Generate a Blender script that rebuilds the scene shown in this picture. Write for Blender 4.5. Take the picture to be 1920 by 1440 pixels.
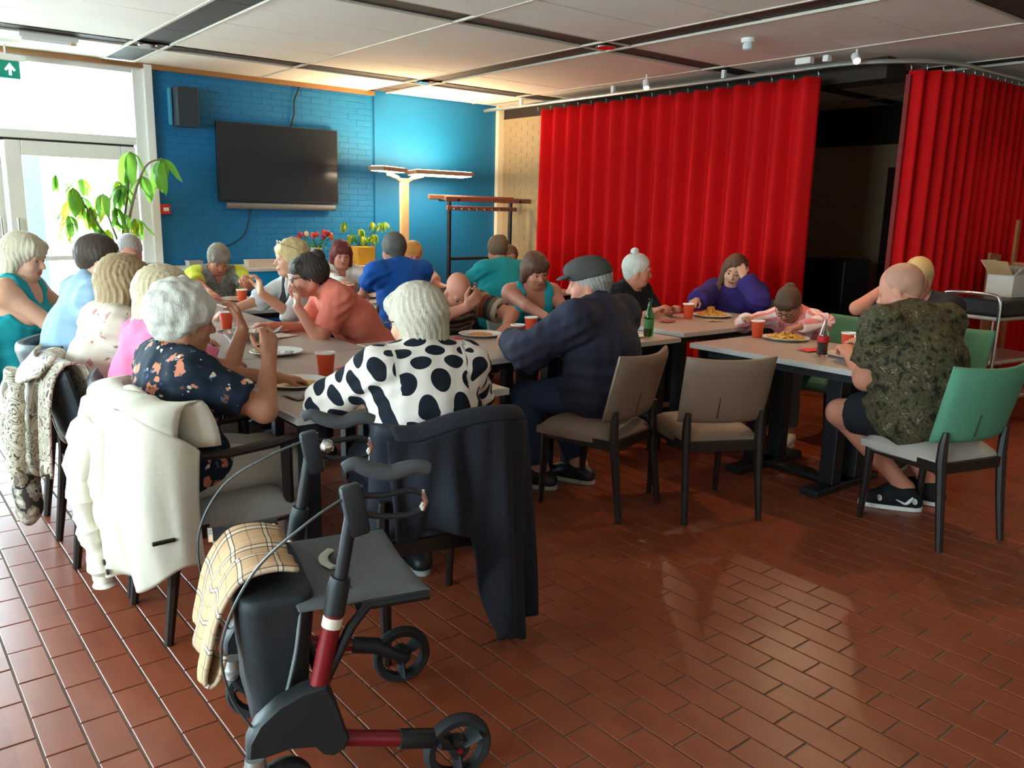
import bpy, bmesh, math, random
import numpy as np
from mathutils import Vector, Matrix
for o in list(bpy.data.objects): bpy.data.objects.remove(o)
SC = bpy.context.scene
COL = SC.collection
PI = math.pi
# ------------------------------------------------------------------ camera
CAMZ = 1.5
FPX, PIT, ROLL, YAW = 1552.77, 0.20472, 0.022923, 0.676163
_fw = Vector((math.sin(YAW), math.cos(YAW), 0)); _rt = Vector((math.cos(YAW), -math.sin(YAW), 0)); _up = Vector((0, 0, 1))
_f2 = _fw*math.cos(PIT) - _up*math.sin(PIT); _u2 = _up*math.cos(PIT) + _fw*math.sin(PIT)
_r = _rt*math.cos(ROLL) + _u2*math.sin(ROLL); _u = _u2*math.cos(ROLL) - _rt*math.sin(ROLL)
cam = bpy.data.cameras.new('camera'); camo = bpy.data.objects.new('camera', cam); COL.objects.link(camo)
m = Matrix((( _r.x, _u.x, -_f2.x, 0), (_r.y, _u.y, -_f2.y, 0), (_r.z, _u.z, -_f2.z, CAMZ), (0, 0, 0, 1)))
camo.matrix_world = m
cam.sensor_width = 36; cam.sensor_fit = 'HORIZONTAL'; cam.lens = FPX/1920*36; cam.clip_start = 0.05; cam.clip_end = 200
SC.camera = camo
# ------------------------------------------------------------------ view / world / daylight
SC.view_settings.view_transform = 'Standard'; SC.view_settings.look = 'None'
SC.view_settings.gamma = 1; SC.view_settings.use_curve_mapping = False
SC.view_settings.exposure = 0.80
W = bpy.data.worlds.new('overcast_sky'); SC.world = W; W.use_nodes = True
bg = W.node_tree.nodes['Background']; bg.inputs[0].default_value = (0.72, 0.92, 1.0, 1); bg.inputs[1].default_value = 17.0
def portal(loc, rot, sx, sy):
    l = bpy.data.lights.new('window_portal', 'AREA'); l.shape = 'RECTANGLE'; l.size = sx; l.size_y = sy; l.cycles.is_portal = True
    o = bpy.data.objects.new('window_portal', l); o.location = loc; o.rotation_euler = rot; COL.objects.link(o)
portal((-1.3, 8.86, 1.4), (-PI/2, 0, 0), 7.4, 2.75)
portal((-5.16, 2.35, 1.725), (0, -PI/2, 0), 1.6, 5.95)
# ------------------------------------------------------------------ helpers
def mat(name, col, rough=0.6, var=0.10, scale=18.0, bump=0.0, bscale=None, metal=0.0, spec=0.4, emit=None, estr=0.0, stretch=None, sheen=0.0):
    m = bpy.data.materials.new(name); m.use_nodes = True
    nt = m.node_tree; N = nt.nodes; L = nt.links
    b = N['Principled BSDF']
    b.inputs['Roughness'].default_value = rough; b.inputs['Metallic'].default_value = metal
    b.inputs['Specular IOR Level'].default_value = spec
    if sheen: b.inputs['Sheen Weight'].default_value = sheen
    c = (*col, 1)
    b.inputs['Base Color'].default_value = c
    tc = N.new('ShaderNodeTexCoord'); src = tc.outputs['Object']
    if stretch:
        mp = N.new('ShaderNodeMapping'); mp.inputs['Scale'].default_value = stretch; L.new(src, mp.inputs[0]); src = mp.outputs[0]
    if var > 0:
        n = N.new('ShaderNodeTexNoise'); n.inputs['Scale'].default_value = scale; n.inputs['Detail'].default_value = 4
        L.new(src, n.inputs['Vector'])
        r = N.new('ShaderNodeMix'); r.data_type = 'RGBA'
        r.inputs['A'].default_value = tuple(max(0, x*(1-var)) for x in col)+(1,)
        r.inputs['B'].default_value = tuple(min(1, x*(1+var)) for x in col)+(1,)
        L.new(n.outputs['Fac'], r.inputs['Factor']); L.new(r.outputs['Result'], b.inputs['Base Color'])
    if bump > 0:
        n2 = N.new('ShaderNodeTexNoise'); n2.inputs['Scale'].default_value = bscale or scale*4; n2.inputs['Detail'].default_value = 3
        L.new(src, n2.inputs['Vector'])
        bp = N.new('ShaderNodeBump'); bp.inputs['Strength'].default_value = bump; bp.inputs['Distance'].default_value = 0.01
        L.new(n2.outputs['Fac'], bp.inputs['Height']); L.new(bp.outputs[0], b.inputs['Normal'])
    if emit:
        b.inputs['Emission Color'].default_value = (*emit, 1); b.inputs['Emission Strength'].default_value = estr
    return m
def srgb(r, g, b):
    f = lambda v: (v/255/12.92 if v/255 <= 0.04045 else ((v/255+0.055)/1.055)**2.4)
    return (f(r), f(g), f(b))
MATS = {}
def M(name, *a, **k):
    if name not in MATS: MATS[name] = mat(name, *a, **k)
    return MATS[name]
def tag(o, label=None, cat=None, group=None, kind=None):
    if label: o['label'] = label
    if cat: o['category'] = cat
    if group: o['group'] = group
    if kind: o['kind'] = kind
    return o
def empty(name, loc=(0, 0, 0), rz=0.0, label=None, cat=None, group=None):
    o = bpy.data.objects.new(name, None); o.empty_display_size = 0.1
    o.location = loc; o.rotation_euler = (0, 0, rz); COL.objects.link(o)
    return tag(o, label, cat, group)
def link_mesh(name, me, material=None, parent=None, smooth=False):
    o = bpy.data.objects.new(name, me); COL.objects.link(o)
    if material is not None:
        for mm in (material if isinstance(material, (list, tuple)) else [material]): me.materials.append(mm)
    if smooth: me.polygons.foreach_set('use_smooth', [True]*len(me.polygons))
    if parent is not None: o.parent = parent
    return o
class MB:
    """collects shapes of ONE part and links them as one mesh object"""
    def __init__(s): s.v = []; s.f = []
    def add(s, vs, fs):
        n = len(s.v); s.v += [tuple(p) for p in vs]; s.f += [tuple(i+n for i in f) for f in fs]; return s
    def box(s, c, d, rz=0.0, R=None, bev=0.0):
        hx, hy, hz = d[0]/2, d[1]/2, d[2]/2
        if bev <= 0:
            vs = [Vector((x*hx, y*hy, z*hz)) for x in (-1, 1) for y in (-1, 1) for z in (-1, 1)]
            fs = [(0, 1, 3, 2), (4, 6, 7, 5), (0, 4, 5, 1), (2, 3, 7, 6), (0, 2, 6, 4), (1, 5, 7, 3)]
        else:
            bm = bmesh.new(); bmesh.ops.create_cube(bm, size=1)
            for v in bm.verts: v.co = Vector((v.co.x*d[0], v.co.y*d[1], v.co.z*d[2]))
            bmesh.ops.bevel(bm, geom=bm.edges[:], offset=min(bev, hx*.95, hy*.95, hz*.95), segments=2, profile=0.5, affect='EDGES')
            bm.verts.index_update(); vs = [v.co.copy() for v in bm.verts]; fs = [[v.index for v in f.verts] for f in bm.faces]; bm.free()
        if R is None: R = Matrix.Rotation(rz, 3, 'Z')
        c = Vector(c)
        return s.add([R @ v + c for v in vs], fs)
    def tube(s, pts, r, n=10, cap=True, flat=None):
        pts = [Vector(p) for p in pts]; k = len(pts); rs = r if isinstance(r, (list, tuple)) else [r]*k
        t0 = (pts[1]-pts[0]).normalized(); a = Vector((0, 0, 1)) if abs(t0.z) < 0.9 else Vector((1, 0, 0))
        u = t0.cross(a).normalized(); vs = []; fs = []
        for i in range(k):
            t = ((pts[min(i+1, k-1)]-pts[i]).normalized() + (pts[i]-pts[max(i-1, 0)]).normalized())
            t = t.normalized() if t.length > 1e-6 else t0
            u = (u - t*u.dot(t)).normalized(); w = t.cross(u)
            for j in range(n):
                an = 2*PI*j/n; vs.append(pts[i] + (u*math.cos(an) + w*math.sin(an)*(flat or 1))*rs[i])
        for i in range(k-1):
            for j in range(n):
                fs.append((i*n+j, i*n+(j+1) % n, (i+1)*n+(j+1) % n, (i+1)*n+j))
        if cap: fs.append(tuple(range(n-1, -1, -1))); fs.append(tuple((k-1)*n+j for j in range(n)))
        return s.add(vs, fs)
    def lathe(s, prof, c=(0, 0, 0), n=24, R=None):
        vs = []; fs = []; c = Vector(c)
        for (r, z) in prof:
            for j in range(n):
                a = 2*PI*j/n; v = Vector((r*math.cos(a), r*math.sin(a), z)); vs.append((R @ v if R else v) + c)
        for i in range(len(prof)-1):
            for j in range(n):
                fs.append((i*n+j, i*n+(j+1) % n, (i+1)*n+(j+1) % n, (i+1)*n+j))
        fs.append(tuple(range(n-1, -1, -1))); fs.append(tuple((len(prof)-1)*n+j for j in range(n)))
        return s.add(vs, fs)
    def grid(s, fn, nu, nv, closed=False):
        vs = [fn(i/nu, j/nv) for j in range(nv+1) for i in range(nu+1)]; fs = []
        for j in range(nv):
            for i in range(nu):
                a = j*(nu+1)+i; fs.append((a, a+1, a+nu+2, a+nu+1))
        return s.add(vs, fs)
    def slab(s, fn, nu, nv, th, edge=0.12, pw=2.0):
        """closed rounded cushion / panel: fn(u,v)->(centre, normal)"""
        def tk(u, v):
            e = 1.0
            for q in (u, 1-u): e *= (1-(1-min(1, q/edge))**pw)**(1/pw)
            for q in (v, 1-v): e *= (1-(1-min(1, q/edge))**pw)**(1/pw)
            return e
        us = [0.5-0.5*math.cos(PI*i/nu) for i in range(nu+1)]; vv = [0.5-0.5*math.cos(PI*j/nv) for j in range(nv+1)]
        n0 = len(s.v); A = []; B = []
        for v in vv:
            for u in us:
                c, n = fn(u, v); c = Vector(c); n = Vector(n).normalized(); t = th/2*max(0.28, tk(u, v))
                A.append(c+n*t); B.append(c-n*t)
        fs = []; w = nu+1; K = len(A)
        for j in range(nv):
            for i in range(nu):
                a = j*w+i; fs.append((a, a+1, a+w+1, a+w)); fs.append((K+a, K+a+w, K+a+w+1, K+a+1))
        rim = [i for i in range(nu)] + [j*w+nu for j in range(nv)] + [nv*w+i for i in range(nu, 0, -1)] + [j*w for j in range(nv, 0, -1)]
        for i in range(len(rim)):
            a, b = rim[i], rim[(i+1) % len(rim)]; fs.append((a, K+a, K+b, b))
        return s.add(A+B, fs)
    def mesh(s, name='m'):
        me = bpy.data.meshes.new(name); me.from_pydata(s.v, [], s.f); me.validate(); 
        bm = bmesh.new(); bm.from_mesh(me); bmesh.ops.recalc_face_normals(bm, faces=bm.faces[:]); bm.to_mesh(me); bm.free()
        return me
    def build(s, name, material, parent=None, smooth=False, label=None):
        o = link_mesh(name, s.mesh(name), material, parent, False)
        if smooth:
            o.data.polygons.foreach_set('use_smooth', [True]*len(o.data.polygons))
            try: o.data.set_sharp_from_angle(angle=math.radians(40))
            except Exception: pass
        if label: o['label'] = label
        return o
def copy_tree(o, parent=None):
    c = o.copy(); COL.objects.link(c); c.parent = parent
    for ch in list(o.children): copy_tree(ch, c)
    return c
RND = random.Random(7)
# ================================================================== ROOM
CZ = 2.795; YB = 8.70; X0, X1, Y0 = -5.0, 9.6, -2.6
rng = np.random.default_rng(5)
def poscell_mat(name, colA, colB, px, py, rough, bump=0.05, spec=0.5, dirt=None):
    """colour varies from piece to piece by world cell"""
    m = bpy.data.materials.new(name); m.use_nodes = True; nt = m.node_tree; N = nt.nodes; L = nt.links; b = N['Principled BSDF']
    g = N.new('ShaderNodeNewGeometry')
    mp = N.new('ShaderNodeVectorMath'); mp.operation = 'MULTIPLY'; mp.inputs[1].default_value = (1/px, 1/py, 0)
    L.new(g.outputs['Position'], mp.inputs[0])
    fl = N.new('ShaderNodeVectorMath'); fl.operation = 'FLOOR'; L.new(mp.outputs[0], fl.inputs[0])
    wn = N.new('ShaderNodeTexWhiteNoise'); wn.noise_dimensions = '3D'; L.new(fl.outputs[0], wn.inputs[0])
    no = N.new('ShaderNodeTexNoise'); no.inputs['Scale'].default_value = 2.2; no.inputs['Detail'].default_value = 6; L.new(g.outputs['Position'], no.inputs['Vector'])
    av = N.new('ShaderNodeMath'); av.operation = 'ADD'; L.new(wn.outputs['Value'], av.inputs[0]); L.new(no.outputs['Fac'], av.inputs[1])
    hf = N.new('ShaderNodeMath'); hf.operation = 'MULTIPLY'; hf.inputs[1].default_value = 0.5; L.new(av.outputs[0], hf.inputs[0])
    mx = N.new('ShaderNodeMix'); mx.data_type = 'RGBA'; mx.inputs['A'].default_value = (*colA, 1); mx.inputs['B'].default_value = (*colB, 1)
    L.new(hf.outputs[0], mx.inputs['Factor']); L.new(mx.outputs['Result'], b.inputs['Base Color'])
    n2 = N.new('ShaderNodeTexNoise'); n2.inputs['Scale'].default_value = 90; L.new(g.outputs['Position'], n2.inputs['Vector'])
    bp = N.new('ShaderNodeBump'); bp.inputs['Strength'].default_value = bump; bp.inputs['Distance'].default_value = 0.004
    L.new(n2.outputs['Fac'], bp.inputs['Height']); L.new(bp.outputs[0], b.inputs['Normal'])
    mr = N.new('ShaderNodeMapRange'); mr.inputs['To Min'].default_value = rough-0.07; mr.inputs['To Max'].default_value = rough+0.09
    L.new(no.outputs['Fac'], mr.inputs['Value']); L.new(mr.outputs[0], b.inputs['Roughness'])
    b.inputs['Specular IOR Level'].default_value = spec
    return m
# ---- floor: grout bed, quarry tiles in running bond
TX, TY = 0.1105, 0.2240
M_tile = poscell_mat('quarry_tile', (0.21, 0.043, 0.016), (0.30, 0.072, 0.030), TX, TY*0.5, 0.34, spec=0.42)
M_grout = M('grout', (0.20, 0.135, 0.105), 0.85, 0.15, 40)
fl = MB().box(((X0+X1)/2, (Y0+YB)/2, -0.029), (X1-X0+0.5, YB-Y0+0.5, 0.05)).build('floor', M_grout); tag(fl, kind='structure')
tiles = []
i0 = int(math.floor((X0-0.388)/TX)); i1 = int((X1-0.388)/TX)
for i in range(i0+1, i1):
    xa = 0.388 + i*TX
    off = 0.0 if i % 2 == 0 else TY/2
    j0 = int(math.ceil((Y0-2.70-off)/TY)); j1 = int((YB-2.70-off)/TY)
    for j in range(j0, j1):
        tiles.append((xa+TX/2, 2.70+off+(j+0.5)*TY))
def vis(x, y):
    v = Vector((x, y, -CAMZ)); d = v.dot(_f2)
    if d < 0.3: return None
    u_, v_ = 960+FPX*v.dot(_r)/d, 720-FPX*v.dot(_u)/d
    return d if (-60 < u_ < 1980 and 380 < v_ < 1520) else None
ranked = []
for t in tiles:
    d = vis(*t); ranked.append((d if d else 1e3+math.hypot(*t), t))
ranked.sort(key=lambda q: q[0])
bm = bmesh.new(); bmesh.ops.create_cube(bm, size=1)
for v in bm.verts: v.co = Vector((v.co.x*(TX-0.007), v.co.y*(TY-0.007), v.co.z*0.012))
bmesh.ops.bevel(bm, geom=[e for e in bm.edges if all(v.co.z > 0 for v in e.verts)], offset=0.0015, segments=1, affect='EDGES')
tme = bpy.data.meshes.new('tile'); bm.to_mesh(tme); bm.free(); tme.materials.append(M_tile)
for d, (x, y) in ranked[:300]:
    o = bpy.data.objects.new('tile', tme); COL.objects.link(o); o.parent = fl
    o.location = (x, y, -0.006+RND.uniform(-0.0006, 0.0006)); o.rotation_euler = (RND.gauss(0, 0.0012), RND.gauss(0, 0.0018), RND.gauss(0, 0.002))
vs = []; fs = []
hx, hy = (TX-0.007)/2, (TY-0.007)/2; b_ = 0.0015
for d, (x, y) in ranked[300:]:
    z = RND.uniform(-0.0008, 0.0004); k = len(vs); tx_, ty_ = RND.gauss(0, 0.0018), RND.gauss(0, 0.0012)
    for (sx, sy) in ((-1, -1), (1, -1), (1, 1), (-1, 1)): vs.append((x+sx*hx, y+sy*hy, -0.01))
    for (sx, sy) in ((-1, -1), (1, -1), (1, 1), (-1, 1)): vs.append((x+sx*(hx-b_), y+sy*(hy-b_), z+sx*hx*tx_+sy*hy*ty_))
    fs += [(k+4, k+5, k+6, k+7)] + [(k+a, k+(a+1) % 4, k+4+(a+1) % 4, k+4+a) for a in range(4)]
me = bpy.data.meshes.new('tile_field'); me.from_pydata(vs, [], fs)
o = link_mesh('tile_field', me, M_tile, fl); o['kind'] = 'stuff'
# ---- ceiling: slab, hung panels, dark coffer strips, rails
M_slab = M('ceiling_slab', (0.05, 0.05, 0.05), 0.9)
M_panel = M('ceiling_panel', srgb(232, 226, 214), 0.9, 0.05, 3.0, 0.25, 160)
M_dark = M('ceiling_dark_panel', srgb(74, 64, 56), 0.75, 0.15, 6.0, 0.2, 90)
M_rail = M('ceiling_rail', srgb(205, 194, 178), 0.6, 0.04)
ce = MB().box(((X0+X1)/2, (Y0+YB)/2, CZ+0.10), (X1-X0+0.5, YB-Y0+0.5, 0.10)).build('ceiling', M_slab); tag(ce, kind='structure')
XS, XP, YS, YP, SW = 2.17, 2.715, 7.675, 2.672, 0.285
def bands(c0, pitch, lo, hi, nsub):
    """list of (a, b, dark) along one axis"""
    out = []; k = int(math.floor((lo-c0)/pitch))-1
    while c0+k*pitch < hi+pitch:
        c = c0+k*pitch; out.append((c-SW/2, c+SW/2, True)); w = (pitch-SW)/nsub
        for q in range(nsub): out.append((c+SW/2+q*w, c+SW/2+(q+1)*w, False))
        k += 1
    r = []
    for a, b, d in out:
        a, b = max(a, lo), min(b, hi)
        if b-a > 0.02: r.append((a, b, d))
    return r
BX = bands(XS, XP, X0, X1, 2); BY = bands(YS, YP, Y0, YB-0.02, 4)
meshes = {}
for (xa, xb, dx) in BX:
    for (ya, yb, dy) in BY:
        dark = dx or dy; key = (round(xb-xa, 3), round(yb-ya, 3), dark)
        if key not in meshes:
            q = MB().box((0, 0, 0), (xb-xa-0.008, yb-ya-0.008, 0.02)); meshes[key] = q.mesh('ceiling_panel'); meshes[key].materials.append(M_dark if dark else M_panel)
        o = bpy.data.objects.new('dark_panel' if dark else 'ceiling_panel', meshes[key]); COL.objects.link(o); o.parent = ce
        o.location = ((xa+xb)/2, (ya+yb)/2, CZ+0.010+(0.014 if dark else 0)+RND.uniform(0, 0.003)); o.rotation_euler = (RND.gauss(0, 0.002), RND.gauss(0, 0.0012), 0)
for x in sorted({b[0] for b in BX} | {b[1] for b in BX}):
    if X0 < x < X1: MB().box((x, (Y0+YB)/2, CZ+0.002), (0.022, YB-Y0-0.05, 0.014)).build('grid_rail', M_rail, ce)
for y in sorted({b[0] for b in BY} | {b[1] for b in BY}):
    if Y0 < y < YB-0.03:
        big = any(b[2] and (abs(b[0]-y) < 1e-6 or abs(b[1]-y) < 1e-6) for b in BY)
        if big: MB().box(((X0+X1)/2, y, CZ+0.004), (X1-X0-0.05, 0.018, 0.012)).build('grid_rail', M_rail, ce)
# ---- end wall: glazed entrance on the left, blue painted brick, plain blue panel
M_blue = M('blue_paint', srgb(14, 108, 158), 0.55, 0.06, 4.0, 0.25, 60)
M_bluedk = M('blue_mortar', srgb(13, 102, 150), 0.6, 0.06, 10)
M_white = M('white_frame', srgb(232, 230, 224), 0.4, 0.03, 8)
M_beige = M('beige_paint', srgb(172, 146, 108), 0.7, 0.08, 3.0, 0.35, 30)
M_cream = M('cream_paint', srgb(236, 222, 190), 0.6, 0.04, 5)
wb = MB().box(((2.46+4.88)/2, YB+0.10, CZ/2+.02), (4.88-2.46, 0.18, CZ+.06)).build('wall_back', M_bluedk); tag(wb, kind='structure')
BL, BH = 0.220, 0.0635
bricks = []
nrow = int(CZ/BH)
for r in range(nrow):
    off = 0 if r % 2 == 0 else BL/2; x = 2.46-off
    while x < 4.88:
        a, b = max(x, 2.462), min(x+BL, 4.86)
        if b-a > 0.03: bricks.append((a, b, r*BH))
        x += BL
bricks = [(a, b, z) for (a, b, z) in bricks]
bricks.sort(key=lambda q: -(q[0]*0.6+q[2]))
bmesh_cache = {}
vs = MB()
for n, (a, b, z) in enumerate(bricks):
    w = round(b-a-0.009, 3); dep = RND.uniform(0.0015, 0.004)
    if n < 300:
        if w not in bmesh_cache:
            bmesh_cache[w] = MB().box((0, 0, 0), (w, 0.02, BH-0.009), bev=0.002).mesh('brick'); bmesh_cache[w].materials.append(M_blue)
        o = bpy.data.objects.new('brick', bmesh_cache[w]); COL.objects.link(o); o.parent = wb
        o.location = ((a+b)/2, YB+0.02-dep, z+BH/2); o.rotation_euler = (RND.gauss(0, 0.01), 0, RND.gauss(0, 0.006))
    else:
        vs.box(((a+b)/2, YB+0.02-dep, z+BH/2), (w, 0.02, BH-0.009))
o = vs.build('brick_field', M_blue, wb); o['kind'] = 'stuff'
wp = MB().box(((4.885+6.66)/2, YB+0.085, CZ/2+.02), (6.66-4.885, 0.17, CZ+.06)).build('wall_back_panel', M_blue); tag(wp, kind='structure')
MB().box((4.882, YB-0.002, CZ/2), (0.014, 0.012, CZ)).build('joint_strip', M_bluedk, wp)
tr = MB().box(((-4.98+4.86)/2, YB-0.03, CZ-0.022), (9.84, 0.05, 0.045)).build('trim_1', M('varnished_wood', srgb(150, 105, 62), 0.35, 0.2, 6, stretch=(1, 12, 12))); tag(tr, kind='structure')
po = MB().box((6.665, YB-0.01, CZ/2), (0.09, 0.10, CZ), bev=0.004).build('trim_2', M_cream); tag(po, kind='structure')
ws = MB().box((6.87, 8.05, 1.32), (0.32, 1.36, 2.64)).build('wall_side', M_beige); tag(ws, kind='structure')
vs = MB(); k = 0
for r in range(int(2.62/0.0635)):
    y = 7.40 + (0 if r % 2 else 0.11)
    while y < 8.64:
        e = min(y+0.212, 8.66); vs.box((6.712, (y+e)/2, r*0.0635+0.032), (0.012, e-y-0.006, 0.056)); y += 0.22
o = vs.build('brick_field', M_beige, ws); o['kind'] = 'stuff'
be = MB().box((6.87, 6.15, CZ-0.085), (0.30, 5.0, 0.17)).build('trim_3', M('shadow_band', srgb(52, 42, 34), 0.8, 0.15, 4)); tag(be, kind='structure')  # dark strip standing in for the shadow gap above the side wall
# stage recess behind the curtain
M_stage = M('stage_wall', srgb(196, 166, 130), 0.85, 0.1, 2.0, 0.3, 25)
sw = MB().box((X1+0.06, (Y0+YB)/2, CZ/2), (0.12, YB-Y0+.3, CZ+.1)).build('wall_right', M_stage); tag(sw, kind='structure')
MB().box((X1-0.03, 5.6, 2.58), (0.10, 6.1, 0.43)).build('dark_fascia', M('fascia', srgb(48, 40, 34), 0.8, 0.1, 3), sw)
d1 = MB().box((X1-0.05, 4.55, 1.05), (0.06, 0.95, 2.1), bev=0.005).build('door_1', M('stage_door', srgb(60, 24, 18), 0.6, 0.15, 5)); tag(d1, kind='structure')
MB().box((X1-0.10, 4.93, 1.02), (0.05, 0.12, 0.02), bev=0.004).build('door_handle', M('dull_steel', (0.5, 0.5, 0.5), 0.35, 0, metal=1), d1)
wf = MB().box(((X0+X1)/2, Y0-0.06, CZ/2), (X1-X0+.3, 0.12, CZ+.1)).build('wall_front', M('plain_wall', srgb(205, 196, 182), 0.8, 0.05, 2)); tag(wf, kind='structure')
wst = MB().box((8.15, YB+0.06, CZ/2), (3.05, 0.14, CZ+.1)).build('wall_stage', M_stage); tag(wst, kind='structure')
WY0, WY1, WZ0, WZ1 = -0.6, 5.3, 0.95, 2.50
wl = MB().box((X0-0.06, (Y0+YB)/2, WZ0/2-.02), (0.12, YB-Y0+.3, WZ0+.06)).box((X0-0.06, (Y0+YB)/2, (WZ1+CZ)/2+.02), (0.12, YB-Y0+.3, CZ-WZ1+.06)).box((X0-0.06, (Y0+WY0)/2-.1, 1.4), (0.12, WY0-Y0+.2, 2.9)).box((X0-0.06, (WY1+YB)/2+.1, 1.4), (0.12, YB-WY1+.2, 2.9)).build('wall_left', M('left_wall', srgb(214, 208, 198), 0.8, 0.05, 2)); tag(wl, kind='structure')
def glass_mat():
    m = bpy.data.materials.new('window_glass'); m.use_nodes = True; nt = m.node_tree; N = nt.nodes; L = nt.links
    for n in list(N): N.remove(n)
    out = N.new('ShaderNodeOutputMaterial'); t = N.new('ShaderNodeBsdfTransparent'); t.inputs[0].default_value = (0.95, 0.98, 0.98, 1)
    g = N.new('ShaderNodeBsdfGlossy'); g.inputs['Roughness'].default_value = 0.02
    lw = N.new('ShaderNodeFresnel'); lw.inputs[0].default_value = 1.35
    mx = N.new('ShaderNodeMixShader'); L.new(lw.outputs[0], mx.inputs[0]); L.new(t.outputs[0], mx.inputs[1]); L.new(g.outputs[0], mx.inputs[2]); L.new(mx.outputs[0], out.inputs[0])
    return m
M_glass = glass_mat()
w2 = MB(); ys = np.linspace(WY0, WY1, 6)
for y in ys: w2.box((X0-0.06, y, (WZ0+WZ1)/2), (0.09, 0.06, WZ1-WZ0))
w2.box((X0-0.04, (WY0+WY1)/2, WZ0), (0.20, WY1-WY0, 0.04)).box((X0-0.06, (WY0+WY1)/2, WZ1), (0.09, WY1-WY0, 0.05))
w2 = w2.build('fill_window', M_white); tag(w2, kind='structure')  # unseen window band, added to let in fill light from the left
for a, b in zip(ys[:-1], ys[1:]): MB().box((X0-0.06, (a+b)/2, (WZ0+WZ1)/2), (0.008, b-a-0.06, WZ1-WZ0-0.05)).build('window_pane', M_glass, w2)
# glazed entrance in the end wall
def bx(xa, xb, za, zb, y=YB+0.06, t=0.09): return MB().box(((xa+xb)/2, y, (za+zb)/2), (xb-xa, t, zb-za), bev=0.006)
w1 = MB()
for xa, xb in ((2.30, 2.395), (-0.06, 0.02), (-2.49, -2.41), (-4.98, -4.90)): w1.box(((xa+xb)/2, YB+0.06, 1.37), (xb-xa, 0.12, 2.74), bev=0.006)
w1.box((-1.30, YB+0.06, 2.085), (7.36, 0.10, 0.075), bev=0.006).box((-1.30, YB+0.06, 2.745), (7.36, 0.10, 0.08)).box((-1.30, YB+0.06, 0.02), (7.36, 0.10, 0.04))
w1 = w1.build('window_1', M_white); tag(w1, kind='structure')
MB().box((2.428, YB+0.02, CZ/2), (0.075, 0.16, CZ-0.01), bev=0.006).build('corner_post', M_white, w1)
for xa, xb in ((0.02, 2.30), (-2.41, -0.06), (-4.90, -2.49)):
    MB().box(((xa+xb)/2, YB+0.07, 2.415), (xb-xa, 0.008, 0.585)).build('window_pane', M_glass, w1)
for xa, xb in ((-2.41, -0.06), (-4.90, -2.49)): MB().box(((xa+xb)/2, YB+0.07, 1.04), (xb-xa, 0.008, 2.0)).build('window_pane', M_glass, w1)
MB().box((1.15, YB+0.045, 2.036), (2.26, 0.05, 0.025)).build('rubber_seal', M('black_rubber', (0.02, 0.02, 0.02), 0.6, 0), w1)
def door(name, xa, xb, hinge):
    d = MB()
    st = 0.13
    d.box((xa+st/2, YB+0.05, 1.03), (st, 0.07, 2.0), bev=0.008).box((xb-st/2, YB+0.05, 1.03), (st, 0.07, 2.0), bev=0.008)
    d.box(((xa+xb)/2, YB+0.05, 1.965), (xb-xa-2*st, 0.07, 0.13), bev=0.008).box(((xa+xb)/2, YB+0.05, 0.15), (xb-xa-2*st, 0.07, 0.24), bev=0.008).box(((xa+xb)/2, YB+0.05, 0.985), (xb-xa-2*st, 0.07, 0.045), bev=0.008)
    d = d.build(name, M_white); tag(d, kind='structure')
    MB().box(((xa+xb)/2, YB+0.05, 1.455), (xb-xa-2*st, 0.008, 0.895)).build('door_pane', M_glass, d)
    MB().box(((xa+xb)/2, YB+0.05, 0.615), (xb-xa-2*st, 0.008, 0.695)).build('door_pane', M_glass, d)
    hx = xa+0.05 if hinge > 0 else xb-0.05
    MB().tube([(hx, YB-0.03, 0.75), (hx, YB-0.03, 1.35)], 0.012).tube([(hx, YB-0.03, 0.8), (hx, YB+0.02, 0.8)], 0.008).tube([(hx, YB-0.03, 1.3), (hx, YB+0.02, 1.3)], 0.008).build('pull_bar', M('steel', (0.6, 0.6, 0.6), 0.3, 0, metal=1), d, True)
door('door_2', 1.195, 2.29, 1)
door('door_3', 0.03, 1.165, -1)
# ---- outside the doors
M_conc = M('paving', srgb(215, 212, 205), 0.9, 0.1, 3)
g = MB().box((0, 16.0, -0.08), (40, 14.2, 0.1)).build('ground_outside', M_conc); tag(g, kind='structure')
# ---- lamps in the ceiling, spots
def downlight(x, y, power, label, spot=True):
    r = empty('recessed_downlight', (x, y, CZ), 0, label, 'ceiling light', 'recessed downlights at the crossings of the dark strips')
    MB().lathe([(0.055, -0.006), (0.075, -0.008), (0.078, 0.0), (0.055, 0.01)], n=24).build('trim_ring', M('chrome', (0.8, 0.8, 0.8), 0.15, 0, metal=1), r, True)
    MB().lathe([(0.001, 0.004), (0.050, 0.004), (0.050, 0.008), (0.001, 0.008)], n=20).build('bulb', M('warm_bulb', (1, 0.9, 0.7), 0.5, 0, emit=(1, 0.80, 0.55), estr=14 if power else 3), r, True)
    if power:
        l = bpy.data.lights.new('downlight_lamp', 'SPOT'); l.energy = power; l.color = (1, 0.62, 0.34); l.spot_size = 2.0; l.spot_blend = 0.6; l.shadow_soft_size = 0.05
        lo = bpy.data.objects.new('downlight_lamp', l); lo.parent = r; lo.location = (0, 0, -0.03); COL.objects.link(lo)
downlight(2.17, YS, 8, 'small recessed downlight above the glazed door')
downlight(4.885, YS, 8, 'recessed downlight over the floor lamp by the blue wall')
downlight(4.885, YS-YP, 22, 'lit recessed downlight in the middle of the ceiling, left of the smoke detector')
downlight(4.885, YS-2*YP, 40, 'recessed downlight above the table of the man in camouflage')
downlight(7.6, YS-2*YP, 5, 'recessed downlight above the serving trolley')
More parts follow.
